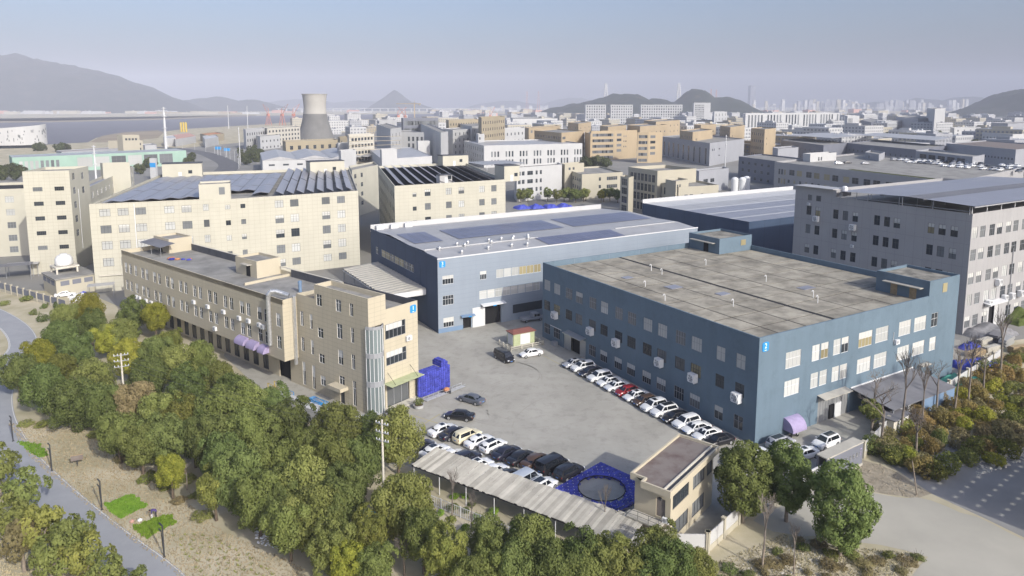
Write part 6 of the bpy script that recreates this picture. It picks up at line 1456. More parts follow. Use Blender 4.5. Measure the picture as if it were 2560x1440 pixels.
def tree(xy, dia, col_, zc=4.3, cr=None, hscale=1.0, label=None, group=None, cat='tree', name='broadleaf_tree', trunk=None, sparse=False, far=False):
    rz = rng.uniform(0, 6.28); root = empty(name, (xy[0], xy[1], 0), rz, label, cat, group)
    k = CRF if far else CRS if sparse else CR[:4]
    me = CR[cr] if cr is not None else rng.choice(k); s = dia / (6.6 if sparse else 7.6)
    c = put('crown', me, root, (0, 0, zc), mt=MATS[col_]); c.scale = (s * rng.uniform(.93, 1.07), s * rng.uniform(.93, 1.07), s * hscale * rng.uniform(.95, 1.08))
    t = put('trunk', trunk or rng.choice(TRP if sparse else TR), root); t.scale = (.8 + s * .25, .8 + s * .25, (zc + .6) / 5.0)
    return root
D_, O_, M_, Y_, B_, R_ = 'leaf_dark', 'leaf_olive', 'leaf_mix', 'leaf_yellow', 'leaf_brown', 'leaf_rust'
# crown centres seen in the photograph (position on the ground, crown diameter, foliage)
grove = [
(-95.0, 143.9, 4.2, 6.5, O_), (-94.1, 151.1, 3.8, 7, Y_), (-85.5, 137.6, 4.2, 7.5, D_), (-79.9, 142.6, 4.6, 8, D_), (-74.3, 141.3, 5, 6.5, Y_), (-75.9, 131.0, 4.5, 7.5, O_), (-77.6, 129.5, 4.2, 6.5, Y_), (-87.6, 130.9, 4.2, 7.5, D_), (-84.3, 120.0, 4.2, 7, Y_),
(-78.6, 121.5, 4.4, 7.5, D_), (-83.0, 112.8, 4.2, 7.5, D_), (-76.1, 113.2, 4.4, 6.5, M_), (-74.3, 106.0, 4.4, 8, D_), (-67.6, 108.1, 4.4, 7.5, O_), (-68.1, 119.3, 4.6, 6.5, Y_), (-63.5, 120.3, 4.6, 7.5, D_), (-59.4, 109.7, 4.4, 8, D_), (-57.3, 114.5, 4.6, 7.5, O_), (-64.1, 125.8, 4.4, 6.5, M_),
(-55.1, 118.9, 4.4, 7, O_), (-50.6, 104.4, 4.6, 8, D_), (-61.0, 99.0, 4.4, 8, D_), (-66.2, 100.1, 4.2, 7.5, D_), (-56.6, 100.1, 4.2, 7.5, B_), (-51.2, 96.6, 4.4, 7.5, O_), (-47.2, 94.7, 4.2, 7, M_), (-47.2, 107.6, 4.6, 7.5, O_), (-42.4, 102.6, 4.4, 7, D_), (-42.1, 95.8, 4.6, 8, O_), (-39.1, 99.0, 4.4, 7, O_),
(-36.2, 100.8, 4, 6, D_), (-53.6, 90.4, 4.2, 7, O_), (-49.0, 87.4, 4.2, 6.5, O_), (-46.4, 88.5, 4.4, 7.5, D_), (-42.3, 81.7, 3.6, 4.6, Y_), (-42.8, 89.2, 4.4, 6.5, D_), (-40.0, 88.1, 4.6, 7.5, D_), (-36.1, 83.0, 4.4, 7, D_), (-35.6, 88.4, 4.8, 8, O_), (-34.9, 77.0, 4, 5.4, M_), (-32.1, 77.9, 4.6, 8, D_),
(-28.6, 74.0, 4.4, 7, O_), (-28.8, 80.5, 4.6, 8, O_), (-31.1, 92.4, 4.6, 8, D_), (-33.5, 90.8, 4.4, 7, D_), (-25.9, 85.0, 4.4, 6.5, O_), (-23.7, 89.9, 5.2, 8.5, O_), (-21.8, 82.2, 4.8, 8, O_), (-24.1, 76.2, 4.8, 8, O_), (-21.1, 70.2, 4.6, 7.5, O_), (-23.8, 69.6, 4.2, 7, O_), (-26.0, 74.5, 4.2, 6.5, D_), (-18.9, 71.8, 4.4, 7, D_),
(-19.2, 76.3, 4.4, 7, D_), (-14.9, 68.3, 4, 5.6, M_), (-16.1, 64.1, 3.6, 4.6, Y_), (-18.3, 65.8, 4, 6.5, O_), (-12.0, 72.4, 4.6, 8.4, O_), (-15.0, 87.2, 5.4, 7.6, O_), (-18.5, 82.6, 4.6, 7, D_), (-19.6, 91.0, 4.2, 5.6, D_), (-9.2, 67.5, 4.2, 6.2, O_), (-6.7, 64.5, 4.2, 6.2, M_), (-2.7, 67.7, 3.8, 5, O_), (-1.9, 63.2, 3.8, 6, O_),
(2.0, 66.1, 4.2, 7, O_), (4.1, 62.5, 4, 6.6, D_), (0.2, 62.8, 3.8, 5.6, D_), (6.6, 63.1, 4.2, 6.4, D_), (9.1, 63.2, 4.2, 6, O_), (11.1, 61.6, 4, 6.2, O_), (14.5, 65.1, 4.2, 6, O_), (16.0, 62.8, 4, 5.6, D_), (18.0, 62.8, 3.6, 4.8, O_), (7.0, 61.6, 4, 5.5, O_), (13.7, 61.2, 4, 5.5, D_), (-13.4, 63.4, 3.6, 5, O_), (-3.8, 61.3, 3.8, 5, O_)]
lower = [(-63.4, 81.2, 4.2, 6.5, O_), (-56.8, 76.1, 4, 6.2, O_), (-54.8, 71.4, 3.6, 6, O_), (-49.9, 68.9, 4.2, 6.6, M_), (-46.1, 67.6, 4.2, 6.2, O_), (-46.3, 64.8, 3.8, 6, O_), (-42.7, 64.3, 3.8, 5.8, M_), (-39.4, 62.9, 3.4, 4.8, O_), (-51.3, 67.9, 3.8, 5.4, B_), (-36.5, 61.8, 3, 3.6, O_)]
right_ = [((27.1, 76.6, 5.6, 6.4, D_), 'round dark tree left of the gate, leftmost of the three gate trees'), ((32.3, 76.8, 5.8, 5.6, D_), 'narrow dense tree left of the gate, middle of the three gate trees'), ((35.7, 70.5, 5.9, 7, D_), 'tall egg shaped evergreen tree standing alone by the sandy road')]
ordn = ['first', 'second', 'third', 'fourth', 'fifth', 'sixth', 'seventh', 'eighth', 'ninth', 'tenth', 'eleventh', 'twelfth', 'thirteenth', 'fourteenth', 'fifteenth', 'sixteenth', 'seventeenth', 'eighteenth', 'nineteenth', 'twentieth'] + ['%dth' % k for k in range(21, 60)]
cname = {D_: 'dark green', O_: 'olive green', M_: 'green and yellow', Y_: 'yellow', B_: 'brownish', R_: 'rust'}
def lay(lst, where, group):
    bands = {}
    for t in lst: bands.setdefault(int(t[1] // 14), []).append(t)
    for bi, b in enumerate(sorted(bands, reverse=True)):
        for i, t in enumerate(sorted(bands[b], key=lambda q: q[0] / q[1])):
            tree((t[0], t[1]), t[3] * .76, t[4], t[2] + .2, label=f'{cname[t[4]]} tree, {ordn[i]} from left in the {ordn[bi]} {where} row from the back', group=group, sparse=(where != 'tree belt'), hscale=1.24)
lay(grove, 'tree belt', 'trees of the belt beside the path')
lay(lower, 'path copse', 'trees left of the path')
for t, lab in right_: tree((t[0], t[1]), t[3], t[4], t[2], cr=4, label=lab, hscale=1.12, group='trees at the gate', trunk=TRP[0])
# bushes and scrub
BN = {'leaf_rust': 'rust orange', 'leaf_brown': 'dull brown', 'leaf_olive': 'olive', 'leaf_mix': 'yellowish', 'leaf_dark': 'dark green', 'leaf_bright': 'fresh green'}
def bush(xy, w, h, col_, label, group, name='bush'):
    o = empty(name, (xy[0], xy[1], 0), rng.uniform(0, 6.28), label, 'bush', group)
    c = put('foliage', rng.choice(CRB), o, (0, 0, h * .45), mt=MATS[col_]); c.scale = (w / 3.4, w / 3.4, h / 2.6)
    if 'bst' not in WCACHE:
        mb = MB()
        for k in range(5): a = k * 1.25; mb.tube((0, 0, -.05), (.5 * math.cos(a), .5 * math.sin(a), .9), .03, .012, 4)
        WCACHE['bst'] = mb.mesh('stems', 'twig')
    put('stems', WCACHE['bst'], o)
scr = [((50.95, 93.51), 3.2, 2.6, 'leaf_dark'), ((52.29, 91.25), 3.0, 2.2, 'leaf_dark')]
rs = random.Random(5)
def scatter(n, box, colours, wr, hr, label, group, avoid=None):
    k = 0
    while k < n:
        x = rs.uniform(box[0], box[1]); y = rs.uniform(box[2], box[3]); k += 1
        yield x, y
def scrub(pts, colours, wr, hr, label, group):
    for p in pts:
        c = rs.choice(colours); bush(p, rs.uniform(*wr), rs.uniform(*hr), c, BN.get(c, '') + ' ' + label, BN.get(c, '') + ' ' + group)
quad_r = [(50.68, 94.67), (69.94, 111.16), (101.86, 134.06), (88.19, 108.05), (72.46, 93.51), (54.12, 84.58)]
def in_poly(p, poly):
    c = False; n = len(poly)
    for i in range(n):
        a, b = poly[i], poly[(i + 1) % n]
        if (a[1] > p[1]) != (b[1] > p[1]) and p[0] < (b[0] - a[0]) * (p[1] - a[1]) / (b[1] - a[1]) + a[0]: c = not c
    return c
def sample(poly, n, mind):
    xs = [p[0] for p in poly]; ys = [p[1] for p in poly]; out = []; tr = 0
    while len(out) < n and tr < 6000:
        tr += 1; p = (rs.uniform(min(xs), max(xs)), rs.uniform(min(ys), max(ys)))
        if in_poly(p, poly) and all((p[0] - q[0]) ** 2 + (p[1] - q[1]) ** 2 > mind ** 2 for q in out): out.append(p)
    return out
scrub(sample(quad_r, 95, 1.7), ['leaf_rust', 'leaf_rust', 'leaf_rust', 'leaf_brown', 'leaf_brown', 'leaf_brown', 'leaf_olive', 'leaf_mix', 'leaf_yellow'], (2.0, 3.8), (1.4, 3.0), 'scrub bush in the thicket right of the compound wall', 'scrub right of the compound wall')
for p, w, h, c in scr: bush(p, w, h, c, 'dark green bush against the compound wall near the gate box', 'dark bushes by the gate box')
scrub(sample([(-76.37, 102.29), (-64.49, 98.98), (-50.84, 88.05), (-41.49, 78.75), (-36.56, 76.31), (-34.74, 78.75), (-47.58, 91.25), (-58.87, 99.63), (-71.38, 105.09)], 26, 1.6), ['leaf_brown', 'leaf_olive', 'leaf_mix'], (1.2, 2.4), (.5, 1.1), 'low weed clump along the edge of the tree belt', 'weeds along the tree belt')
scrub(sample([(-133.88, 175.37), (-121.28, 173.48), (-97.86, 158.09), (-97.87, 146.47), (-109.75, 155.02), (-125.94, 164.60)], 14, 1.8), ['leaf_olive', 'leaf_brown', 'leaf_dark'], (1.6, 3), (1, 2.2), 'shrub at the upper bend of the footpath', 'shrubs at the path bend')
scrub(sample([(22.01, 69.76), (30.98, 74.00), (35.74, 71.47), (44.41, 70.43), (41.33, 66.55), (21.14, 65.34)], 26, 1.3), ['leaf_brown', 'leaf_olive', 'leaf_dark', 'leaf_brown'], (.9, 2.0), (.4, .9), 'low weed clump on the verge below the gate trees', 'weeds on the verge')
scrub(sample([(-9.56, 77.92), (-6.56, 82.70), (2.32, 75.53), (-0.89, 71.82)], 14, 1.2), ['leaf_bright', 'leaf_bright', 'leaf_dark'], (.9, 1.9), (.4, .8), 'vegetable clump behind the carport', 'vegetables behind the carport')
# rough tufts of dry grass over the open ground: one mass
def tufts(name, poly, n, m, h=(.08, .22), w=.05):
    pts = []; xs = [p[0] for p in poly]; ys = [p[1] for p in poly]
    while len(pts) < n:
        p = (rs.uniform(min(xs), max(xs)), rs.uniform(min(ys), max(ys)))
        if in_poly(p, poly): pts.append(p)
    mb = MB()
    for x, y in pts:
        for _ in range(2):
            a = rs.uniform(0, 6.28); hh_ = rs.uniform(*h); dx, dy = math.cos(a) * w, math.sin(a) * w; lx, ly = rs.uniform(-.08, .08), rs.uniform(-.08, .08)
            mb.quad((x - dx, y - dy, 0), (x + dx, y + dy, 0), (x + dx * .3 + lx, y + dy * .3 + ly, hh_), (x - dx * .3 + lx, y - dy * .3 + ly, hh_))
    o = mb.build(name, m); o['kind'] = 'stuff'; return o
strip = [(-77.60, 102.29), (-70.48, 103.68), (-56.79, 95.87), (-44.10, 84.10), (-33.11, 74.76), (-22.05, 68.44), (-21.31, 65.94), (-33.20, 65.94), (-49.21, 77.92), (-66.39, 91.25)]
tufts('dry_grass', strip, 9000, 'grass_dry', (.06, .2), .06)
tufts('dry_grass', [(20.35, 68.44), (31.12, 74.38), (36.06, 72.18), (44.60, 70.78), (40.58, 65.94), (19.35, 64.75)], 4500, 'grass_dry', (.05, .2), .05)
tufts('dry_grass', [(-60.70, 74.76), (-56.10, 74.76), (-46.65, 68.44), (-40.99, 65.94), (-54.02, 64.75)], 2500, 'grass_dry', (.05, .2), .05)
# two bright vegetable beds and the sparse one
def bed(poly, n, lab):
    o = tufts('vegetable_bed', ragged(poly, .5, .28), n, 'leaf_bright', (.1, .28), .10); return o
bed([(-50.00, 80.29), (-47.91, 82.43), (-44.42, 79.94), (-46.32, 77.27)], 2600, '')
bed([(-44.04, 75.84), (-41.17, 78.09), (-39.33, 76.63), (-41.26, 73.26)], 2200, '')
bed([(-72.28, 96.48), (-68.21, 95.63), (-64.47, 92.37), (-65.66, 91.80)], 700, '')
sp = sample([(-38.73, 74.00), (-34.95, 74.76), (-27.62, 69.76), (-23.97, 66.55), (-31.15, 65.94)], 60, .8)
mb = MB()
for x, y in sp:
    for _ in range(6): a = rs.uniform(0, 6.28); mb.quad((x, y, 0), (x + .05, y, 0), (x + math.cos(a) * .28, y + math.sin(a) * .28, .22), (x + math.cos(a) * .2, y + math.sin(a) * .2 + .1, .2))
o = mb.build('seedlings', 'leaf_olive'); o['kind'] = 'stuff'
# bare trees
def bare_mesh(seed, h, r0, depth, spread, up=.55, nb=(2, 4)):
    r = random.Random(seed); mb = MB()
    def grow(p, d, l, rad_, k):
        q = p + d * l; mb.tube(p, q, rad_, rad_ * .68, 5 if k > 1 else 3, cap=False)
        if k == 0: return
        for _ in range(r.randint(*nb)):
            e = (d * up + Vector((r.gauss(0, spread), r.gauss(0, spread), r.uniform(.0, .5)))).normalized()
            grow(p + d * l * r.uniform(.55, 1.0), e, l * r.uniform(.55, .82), rad_ * .58, k - 1)
    tr_ = MB(); tr_.path([(0, 0, -.1), (.05, .03, h * .25)], [r0 * 1.15, r0], 7)
    grow(Vector((.05, .03, h * .25)), Vector((.03, .0, 1)).normalized(), h * .26, r0, depth)
    return tr_.mesh('trunk', 'bark_pale', smooth=60), mb.mesh('branches', 'twig')
BR = [bare_mesh(3, 6.5, .10, 5, .42), bare_mesh(8, 6.0, .11, 5, .5, nb=(3, 4)), bare_mesh(5, 8.0, .09, 4, .26, .9)]
def bare(xy, s, k, label, group='bare trees', name='bare_tree'):
    o = empty(name, (xy[0], xy[1], 0), rng.uniform(0, 6.28), label, 'tree', group); o.scale = (s, s, s)
    put('trunk', BR[k][0], o); put('branches', BR[k][1], o)
bare((-11.17, 67.17), .95, 1, 'bushy grey leafless tree at the bottom edge among green trees'); bare((-26.02, 83.63), .8, 1, 'grey leafless tree deep inside the tree belt'); bare((-41.42, 83.63), .75, 0, 'pale forked bare tree at the edge of the tree belt')
for k, p in enumerate(((52.08, 93.51), (57.69, 98.34), (67.40, 105.82), (69.81, 105.09), (61.96, 100.28), (78.33, 111.16), (85.93, 117.91), (56.52, 92.37), (54.07, 99.63), (74.91, 109.58))):
    bare(p, rng.uniform(1.45, 1.9), (0, 2, 0, 2, 2, 0, 2, 1, 0, 2)[k], f'thin bare tree along the compound wall, {ordn[k]} counted outward from the gate', 'bare trees along the compound wall')
for k, p in enumerate(((26.39, 68.12), (29.51, 67.48), (10.57, 74.00), (-7.10, 77.11), (-4.69, 74.76))): bare(p, (1.2, .8, .9, .9, .7)[k], 2, ('tall thin leafless sapling below the gate trees', 'short leafless sapling left of the egg shaped tree', 'leafless sapling poking through the carport edge', 'thin leafless sapling by the vegetable patch, left', 'thin leafless sapling by the vegetable patch, right')[k], 'leafless saplings')
tree((52.97, 97.71), 3.6, 'leaf_olive', 4.2, sparse=True, label='half leafy green tree in front of the lean-to shed')
# street trees in the middle distance
for k, (x, y, d, c) in enumerate([(1302, 508, 6, O_), (1320, 505, 6.5, O_), (1371, 508, 6, D_), (1392, 505, 6, O_), (1412, 505, 6, D_), (1426, 498, 6, O_), (1440, 506, 6.5, D_), (1462, 506, 6, O_), (1468, 492, 5, Y_), (1503, 493, 5, Y_), (1512, 505, 6, D_), (1530, 506, 6, D_), (1545, 508, 6, D_)]):
    p = ((x - 1280) / 1750 * 352, 350 + (k % 3) * 3); tree(p, d, c, 4.4, label=f'street tree in front of the white office, {ordn[k]} from the left', group='street trees before the white office', far=True)
def clump(pts, lab, group, dia=(7, 11), cols=('leaf_far',)):
    for p in pts: tree(p, rs.uniform(*dia), rs.choice(cols), 4.0, label=lab, group=group, far=True)
clump([(-353.74, 485.24), (-354.20, 493.77), (-341.20, 485.24), (-336.03, 458.81), (-323.33, 453.86), (-354.37, 514.86), (-350.73, 471.66)], 'leafy far tree left of the cream tower roof', 'far trees left of the cream tower')
clump([(-321.78, 548.28), (-311.96, 555.48), (-297.63, 555.48), (-285.33, 548.28), (-284.86, 578.26), (-280.36, 586.27), (-262.96, 566.64), (-266.61, 499.62), (-284.18, 620.63)], 'leafy far tree between the mint boathouse and the cream blocks', 'far trees before the mint boathouse')
clump([(-238.71, 620.63), (-243.25, 649.13), (-222.51, 607.29), (-219.27, 578.26), (-245.11, 680.35), (-225.28, 629.85), (-262.53, 708.72), (-268.83, 691.42)], 'leafy far tree right of the avenue', 'far trees along the avenue', (7, 12))
clump([(-520.85, 766.19), (-511.91, 759.35), (-479.47, 752.64), (-481.69, 746.04), (-296.96, 825.62), (-295.57, 841.94), (-291.22, 850.34)], 'dark far tree near the river bank', 'far trees by the river bank', (9, 13))
clump([(58.89, 555.48), (64.50, 562.87), (69.85, 559.15), (74.32, 551.86)], 'leafy tree clump behind the cream ribbon window block', 'trees behind the ribbon window block', (9, 13))
clump([(556.79, 1061.88), (550.46, 1036.14), (544.43, 1011.61), (578.58, 1061.88), (571.72, 1036.14), (565.19, 1011.61), (600.36, 1061.88), (592.98, 1036.14), (585.95, 1011.61), (622.15, 1061.88), (614.25, 1036.14), (606.71, 1011.61), (643.94, 1061.88), (635.51, 1036.14)], 'dark tree in the green strip behind the dark canopies', 'trees behind the dark canopies', (12, 18))
clump([(rs.uniform(-.2, .75) * Dd, Dd) for Dd in [rs.uniform(750, 2300) for _ in range(70)]], 'small tree between the blocks of the far district', 'trees of the far district', (8, 14))

# ================================================================== gatehouse
gh_ = empty('gatehouse', (17.57, 71.0, 0), R(51), 'two storey cream gatehouse with flat brown roof beside the gate', 'gatehouse')
GL, GWd, GH = 12.3, 5.4, 7.4                      # x along the long lit side, y across to the yard side
gp = [(0, 0), (GL, 0), (GL, GWd), (2.6, GWd), (2.6, GWd)]
ip = lambda e: [(e, e), (GL - e, e), (GL - e, GWd - e), (-1.2 + e + 1.4, GWd - e)]
hr = [(.5, 4.6, 4.3, 6.3), (5.7, 8.9, 4.3, 6.3), (9.6, 11.1, 4.3, 6.3), (.5, 4.6, .8, 2.7), (5.7, 9.0, .8, 2.7)]
bw_ = .55
wall(gh_, (.4, bw_), (GL - .5, bw_), 0, 6.7, hr, 'cream_warm'); windows(gh_, (.4, bw_), (GL - .5, bw_), hr, 'dark', 4, None, (('glass_mid', 3), ('glass_dark', 1)), 0, seed=40)
hw = [(2.7, 3.8, 3.3, 5.5)]
wall(gh_, (.4, GWd - .4), (.4, bw_), 0, 6.7, hw, 'cream_warm'); MB().box(.1, .16, .0, 1.1, 3.3, 5.5).build('door', 'roof_brown', gh_, (.4, GWd - .4 - 3.8, 0))
MB().quad((GL - .5, bw_, 0), (GL - .5, GWd - .4, 0), (GL - .5, GWd - .4, 6.7), (GL - .5, bw_, 6.7)).quad((GL - .5, GWd - .4, 0), (.4, GWd - .4, 0), (.4, GWd - .4, 6.7), (GL - .5, GWd - .4, 6.7)).build('rear_wall', 'cream_warm', gh_)
rp_ = [(-.9, 0), (GL, 0), (GL, GWd), (0, GWd), (0, 3.6), (-.9, 3.6)]
MB().prism(rp_, 6.7, 7.2).build('roof_slab', 'cream_warm', gh_)
rin = [(-.65, 1.0), (GL - .25, 1.0), (GL - .25, GWd - .25), (.25, GWd - .25), (.25, 3.35), (-.65, 3.35)]
roof(gh_, rin, 7.21, 'roof_brown'); roof(gh_, [(-.65, .25), (GL - .25, .25), (GL - .25, .8), (-.65, .8)], 7.215, 'parapet_dark', 'gutter')
parapet(gh_, rp_, 7.2, 7.5, .22, 'cream_warm'); MB().quad((-.9, 0, 7.2), (-.9, 0, 7.5), (-.9, .0, 7.5), (-.9, 0, 7.2)).build('trim', 'cream_warm', gh_)
q = MB()
for i in range(len(rp_)):
    a, b = rp_[i], rp_[(i + 1) % len(rp_)]; q.quad((*a, 7.2), (*b, 7.2), (*b, 7.5), (*a, 7.5))
q.build('fascia', 'cream_warm', gh_); MB().box(-.6, GL - .3, .82, .98, 7.2, 7.42).build('roof_kerb', 'concrete_pale', gh_)
MB().box(-1.6, 0, .9, 4.9, 3.1, 3.28).build('landing', 'concrete', gh_)
for k in range(9): MB().box(-1.6 + .0, 0, 4.9 + k * .42, 5.32 + k * .42, 2.9 - k * .33, 3.1 - k * .33).build('stair_step', 'concrete', gh_)
def rail(root, pts, h=1.0, m='steel_dark'):
    mb = MB(); mb.path([(a, b, c + h) for a, b, c in pts], .03, 5); mb.path([(a, b, c + h * .5) for a, b, c in pts], .02, 4); mb.build('handrail', m, root)
    for a, b, c in pts: MB().tube((a, b, c), (a, b, c + h), .025, n=5).build('rail_post', m, root)
rail(gh_, [(-1.55, .95, 3.2), (-1.55, 2.2, 3.2), (-1.55, 3.5, 3.2), (-1.55, 4.9, 3.1), (-1.55, 6.6, 1.8), (-1.55, 8.4, .3)]); rail(gh_, [(-.05, 5.0, 3.1), (-.05, 6.6, 1.8), (-.05, 8.4, .3)]); rail(gh_, [(-1.55, .95, 3.2), (-.1, .95, 3.2)])
ac_unit(gh_, (0, GWd - .4), (0, bw_), 4.2, 3.3, .9)
MB().box(-.2, .2, -.15, .0, 5.6, 5.9).build('lamp', 'frame_dark', gh_, (0, 1.6, 0), R(-90))
# carport of corrugated sheets
cp = empty('carport', (-11.6, 86.9, 0), math.atan2(70.2 - 86.9, 13.4 + 11.6), 'long carport roofed with mismatched corrugated grey sheets', 'carport')
CL = math.hypot(70.2 - 86.9, 25.0); k = 72
for i in range(k):
    x0, x1 = CL * i / k, CL * (i + 1) / k; mb = MB(); n = 3; s = (x1 - x0) / n
    for j in range(n):
        a = x0 + j * s
        for (u, v, zu, zv) in ((0, .5, 0, .05), (.5, 1, .05, 0)):
            mb.quad((a + u * s, -2.5, 2.75 + zu), (a + v * s, -2.5, 2.75 + zv), (a + v * s, 2.5, 3.05 + zv), (a + u * s, 2.5, 3.05 + zu))
    mb.build('roof_sheet', 'corrugated', cp, (0, rng.uniform(-.12, .12), rng.uniform(-.02, .02)))
MB().box(0, CL, -2.4, -2.3, 2.5, 2.72).build('front_beam', 'tar', cp); MB().box(0, CL, 2.3, 2.4, 2.8, 2.98).build('rear_beam', 'metal_grey', cp)
for i in range(8):
    x = .3 + (CL - .6) * i / 7; MB().tube((x, -2.3, 0), (x, -2.3, 2.6), .06, n=6).build('post', 'frame_white', cp); MB().tube((x, 2.3, 0), (x, 2.3, 2.9), .06, n=6).build('post', 'frame_white', cp)
    MB().box(x - .04, x + .04, -2.3, 2.3, 2.6, 2.7).build('rafter', 'metal_grey', cp)
# dark netting and bar fence along the carport
def bar_fence(name, a, b, label, h=1.4, m='frame_white', sp=.28):
    a, b = Vector(a), Vector(b); L = (b - a).length; o = empty(name, (a.x, a.y, 0), math.atan2(b.y - a.y, b.x - a.x), label, 'fence')
    MB().box(0, L, -.02, .02, .15, .2).build('lower_rail', m, o); MB().box(0, L, -.02, .02, h - .08, h - .03).build('upper_rail', m, o)
    bm_ = MB(); n = int(L / sp)
    for i in range(n): x = i * sp; bm_.box(x - .015, x + .015, -.015, .015, .1, h)
    tag(bm_.build('bars', m, o), kind='stuff')
    for i in range(int(L / 3) + 1): MB().box(i * 3 - .05, i * 3 + .05, -.05, .05, 0, h + .05).build('post', m, o)
bar_fence('bar_fence', (-13.6, 82.6), (10.4, 66.4), 'pale metal bar fence along the foot of the carport')
# ================================================================== compound wall, gate box
def pillar_wall(pts, label, h=2.3, every=4.2, m='white_wall', low=.7):
    root = empty('compound_wall', (*pts[0], 0), 0, label, 'wall'); o = Vector(pts[0])
    for p, q in zip(pts, pts[1:]):
        a, b = Vector(p) - o, Vector(q) - o; L = (b - a).length; n = max(1, round(L / every)); rz = math.atan2(b.y - a.y, b.x - a.x)
        for i in range(n):
            s = a + (b - a) * (i / n); l = L / n
            MB().box(.2, l - .2, -.1, .1, 0, low).build('plinth', 'cream_far', root, (s.x, s.y, 0), rz); MB().box(.2, l - .2, -.05, .05, low, h - .1).build('panel', m, root, (s.x, s.y, 0), rz)
            MB().box(-.2, .2, -.2, .2, 0, h + .15).box(-.26, .26, -.26, .26, h + .15, h + .27).build('pillar', 'cream_far', root, (s.x, s.y, 0), rz)
    return root
pillar_wall([(48.8, 91.8), (59.1, 102.3), (74.1, 113.6), (94.0, 129.6)], 'white panelled compound wall with cream pillars right of the gate')
pillar_wall([(21.40, 70.98), (29.01, 78.92)], 'white panelled wall with cream pillars beside the gatehouse')
pillar_wall([(21.40, 70.98), (12.30, 71.12)], 'white corrugated wall in front of the gatehouse')
gb = empty('gate_sign_box', (40.7, 85.2, 0), math.atan2(4.6, 6.9), 'long grey stone gate box with raised lettering', 'gate')
GLn, GWn, GHn = 8.4, 1.45, 3.25
mb = MB().box(0, GLn, 0, .18, 0, GHn).box(0, GLn, GWn - .18, GWn, 0, GHn).box(GLn - .2, GLn, .18, GWn - .18, 0, GHn); mb.build('box_walls', 'grey_dark', gb)
MB().box(-.05, GLn + .05, -.06, GWn + .06, GHn, GHn + .16).build('top_slab', 'concrete', gb); MB().box(0, GLn, -.10, 0, 0, .35).build('base', 'concrete', gb)
r_ = random.Random(3)
for c in range(10):
    x0 = .5 + c * .78; lt = MB()
    for _ in range(4): z = 1.55 + r_.uniform(0, .62); lt.box(x0 + r_.uniform(0, .12), x0 + r_.uniform(.36, .52), -.05, -.012, z, z + .06)
    for _ in range(3): x = x0 + r_.uniform(.05, .45); lt.box(x, x + .06, -.055, -.012, 1.5 + r_.uniform(0, .2), 2.0 + r_.uniform(0, .28))
    tag(lt.build('sign_character', 'metal_grey', gb), kind='stuff')
lt = MB().box(7.7, 8.1, -.05, -.012, 2.45, 2.6).box(7.75, 7.85, -.05, -.012, 1.6, 2.2).box(7.95, 8.05, -.05, -.012, 1.6, 2.2); tag(lt.build('emblem', 'purple', gb), kind='stuff')
sg = empty('sliding_gate', (40.3, 85.4, 0), math.atan2(4.6, 6.9), 'grey sliding gate panel pulled into the stone gate box', 'gate')
MB().box(-3.6, 1.0, .42, .52, .1, 1.95).build('gate_panel', 'metal_grey', sg)
for x in (-3.6, -2.1, -.6, .9): MB().box(x, x + .1, .36, .58, .05, 2.0).build('gate_post', 'frame_white', sg)
MB().box(-3.6, 1.0, .36, .58, 1.95, 2.05).build('gate_rail', 'frame_white', sg)
rl = empty('gate_track', (40.3, 85.4, 0), math.atan2(4.6, 6.9)); tag(rl, 'dark steel track of the sliding gate across the entrance', 'track'); MB().box(-13, 1, .44, .5, .01, .04).build('track_bar', 'steel_dark', rl)
# ================================================================== float cubes
def cube_mesh(s, h):
    mb = MB(); c = .06; q = []
    for z, e in ((0, c), (c, 0), (h - c, 0), (h, c)): q.append([(x * (s / 2 - e * .6) , y * (s / 2 - e * .6), z) for x, y in ((-1, -.72), (-.72, -1), (.72, -1), (1, -.72), (1, .72), (.72, 1), (-.72, 1), (-1, .72))])
    for r in q: mb.v += r
    for i in range(3):
        for j in range(8): k = (j + 1) % 8; mb.f.append((i * 8 + j, i * 8 + k, i * 8 + 8 + k, i * 8 + 8 + j)); mb.m.append(0)
    mb.f.append(tuple(range(24, 32))); mb.m.append(0); mb.f.append(tuple(range(7, -1, -1))); mb.m.append(0)
    return mb.mesh('float_cube', 'pallet_blue')
CM = cube_mesh(.475, .385); pin = MB().tube((0, 0, 0), (0, 0, .03), .06, n=6).mesh('pin', 'lamp_clear')
pt_ = empty('float_platform', (11.4, 83.4, 0), R(45), 'square blue float cube platform with a round opening on the yard', 'platform')
n = 0
for i in range(-10, 11):
    for j in range(-9, 9):
        x, y = i * .5, j * .5
        if (x / 3.15) ** 2 + (y / 3.15) ** 2 < 1 or (i < -7 and j < -6): continue
        c = put('float_cube', CM, pt_, (x, y, rng.uniform(0, .012)))
        if n < 220 and (i + j) % 2 == 0: put('pin', pin, c, (.25, .25, .39))
        n += 1
rg = MB(); 
for k in range(40): a, b = 2 * math.pi * k / 40, 2 * math.pi * (k + 1) / 40; rg.tube((2.98 * math.cos(a), 2.98 * math.sin(a), .40), (2.98 * math.cos(b), 2.98 * math.sin(b), .40), .07, n=5)
rg.build('net_ring', 'tar', pt_)
sd_ = Vector((math.sin(R(44)), math.cos(R(44)))); sn = Vector((sd_.y, -sd_.x)); so = Vector((-15.6, 112.0)); rz = math.atan2(sd_.y, sd_.x)
hts = [9, 10, 10, 10, 10, 10, 10, 10, 10, 10, 13, 13, 12, 10]
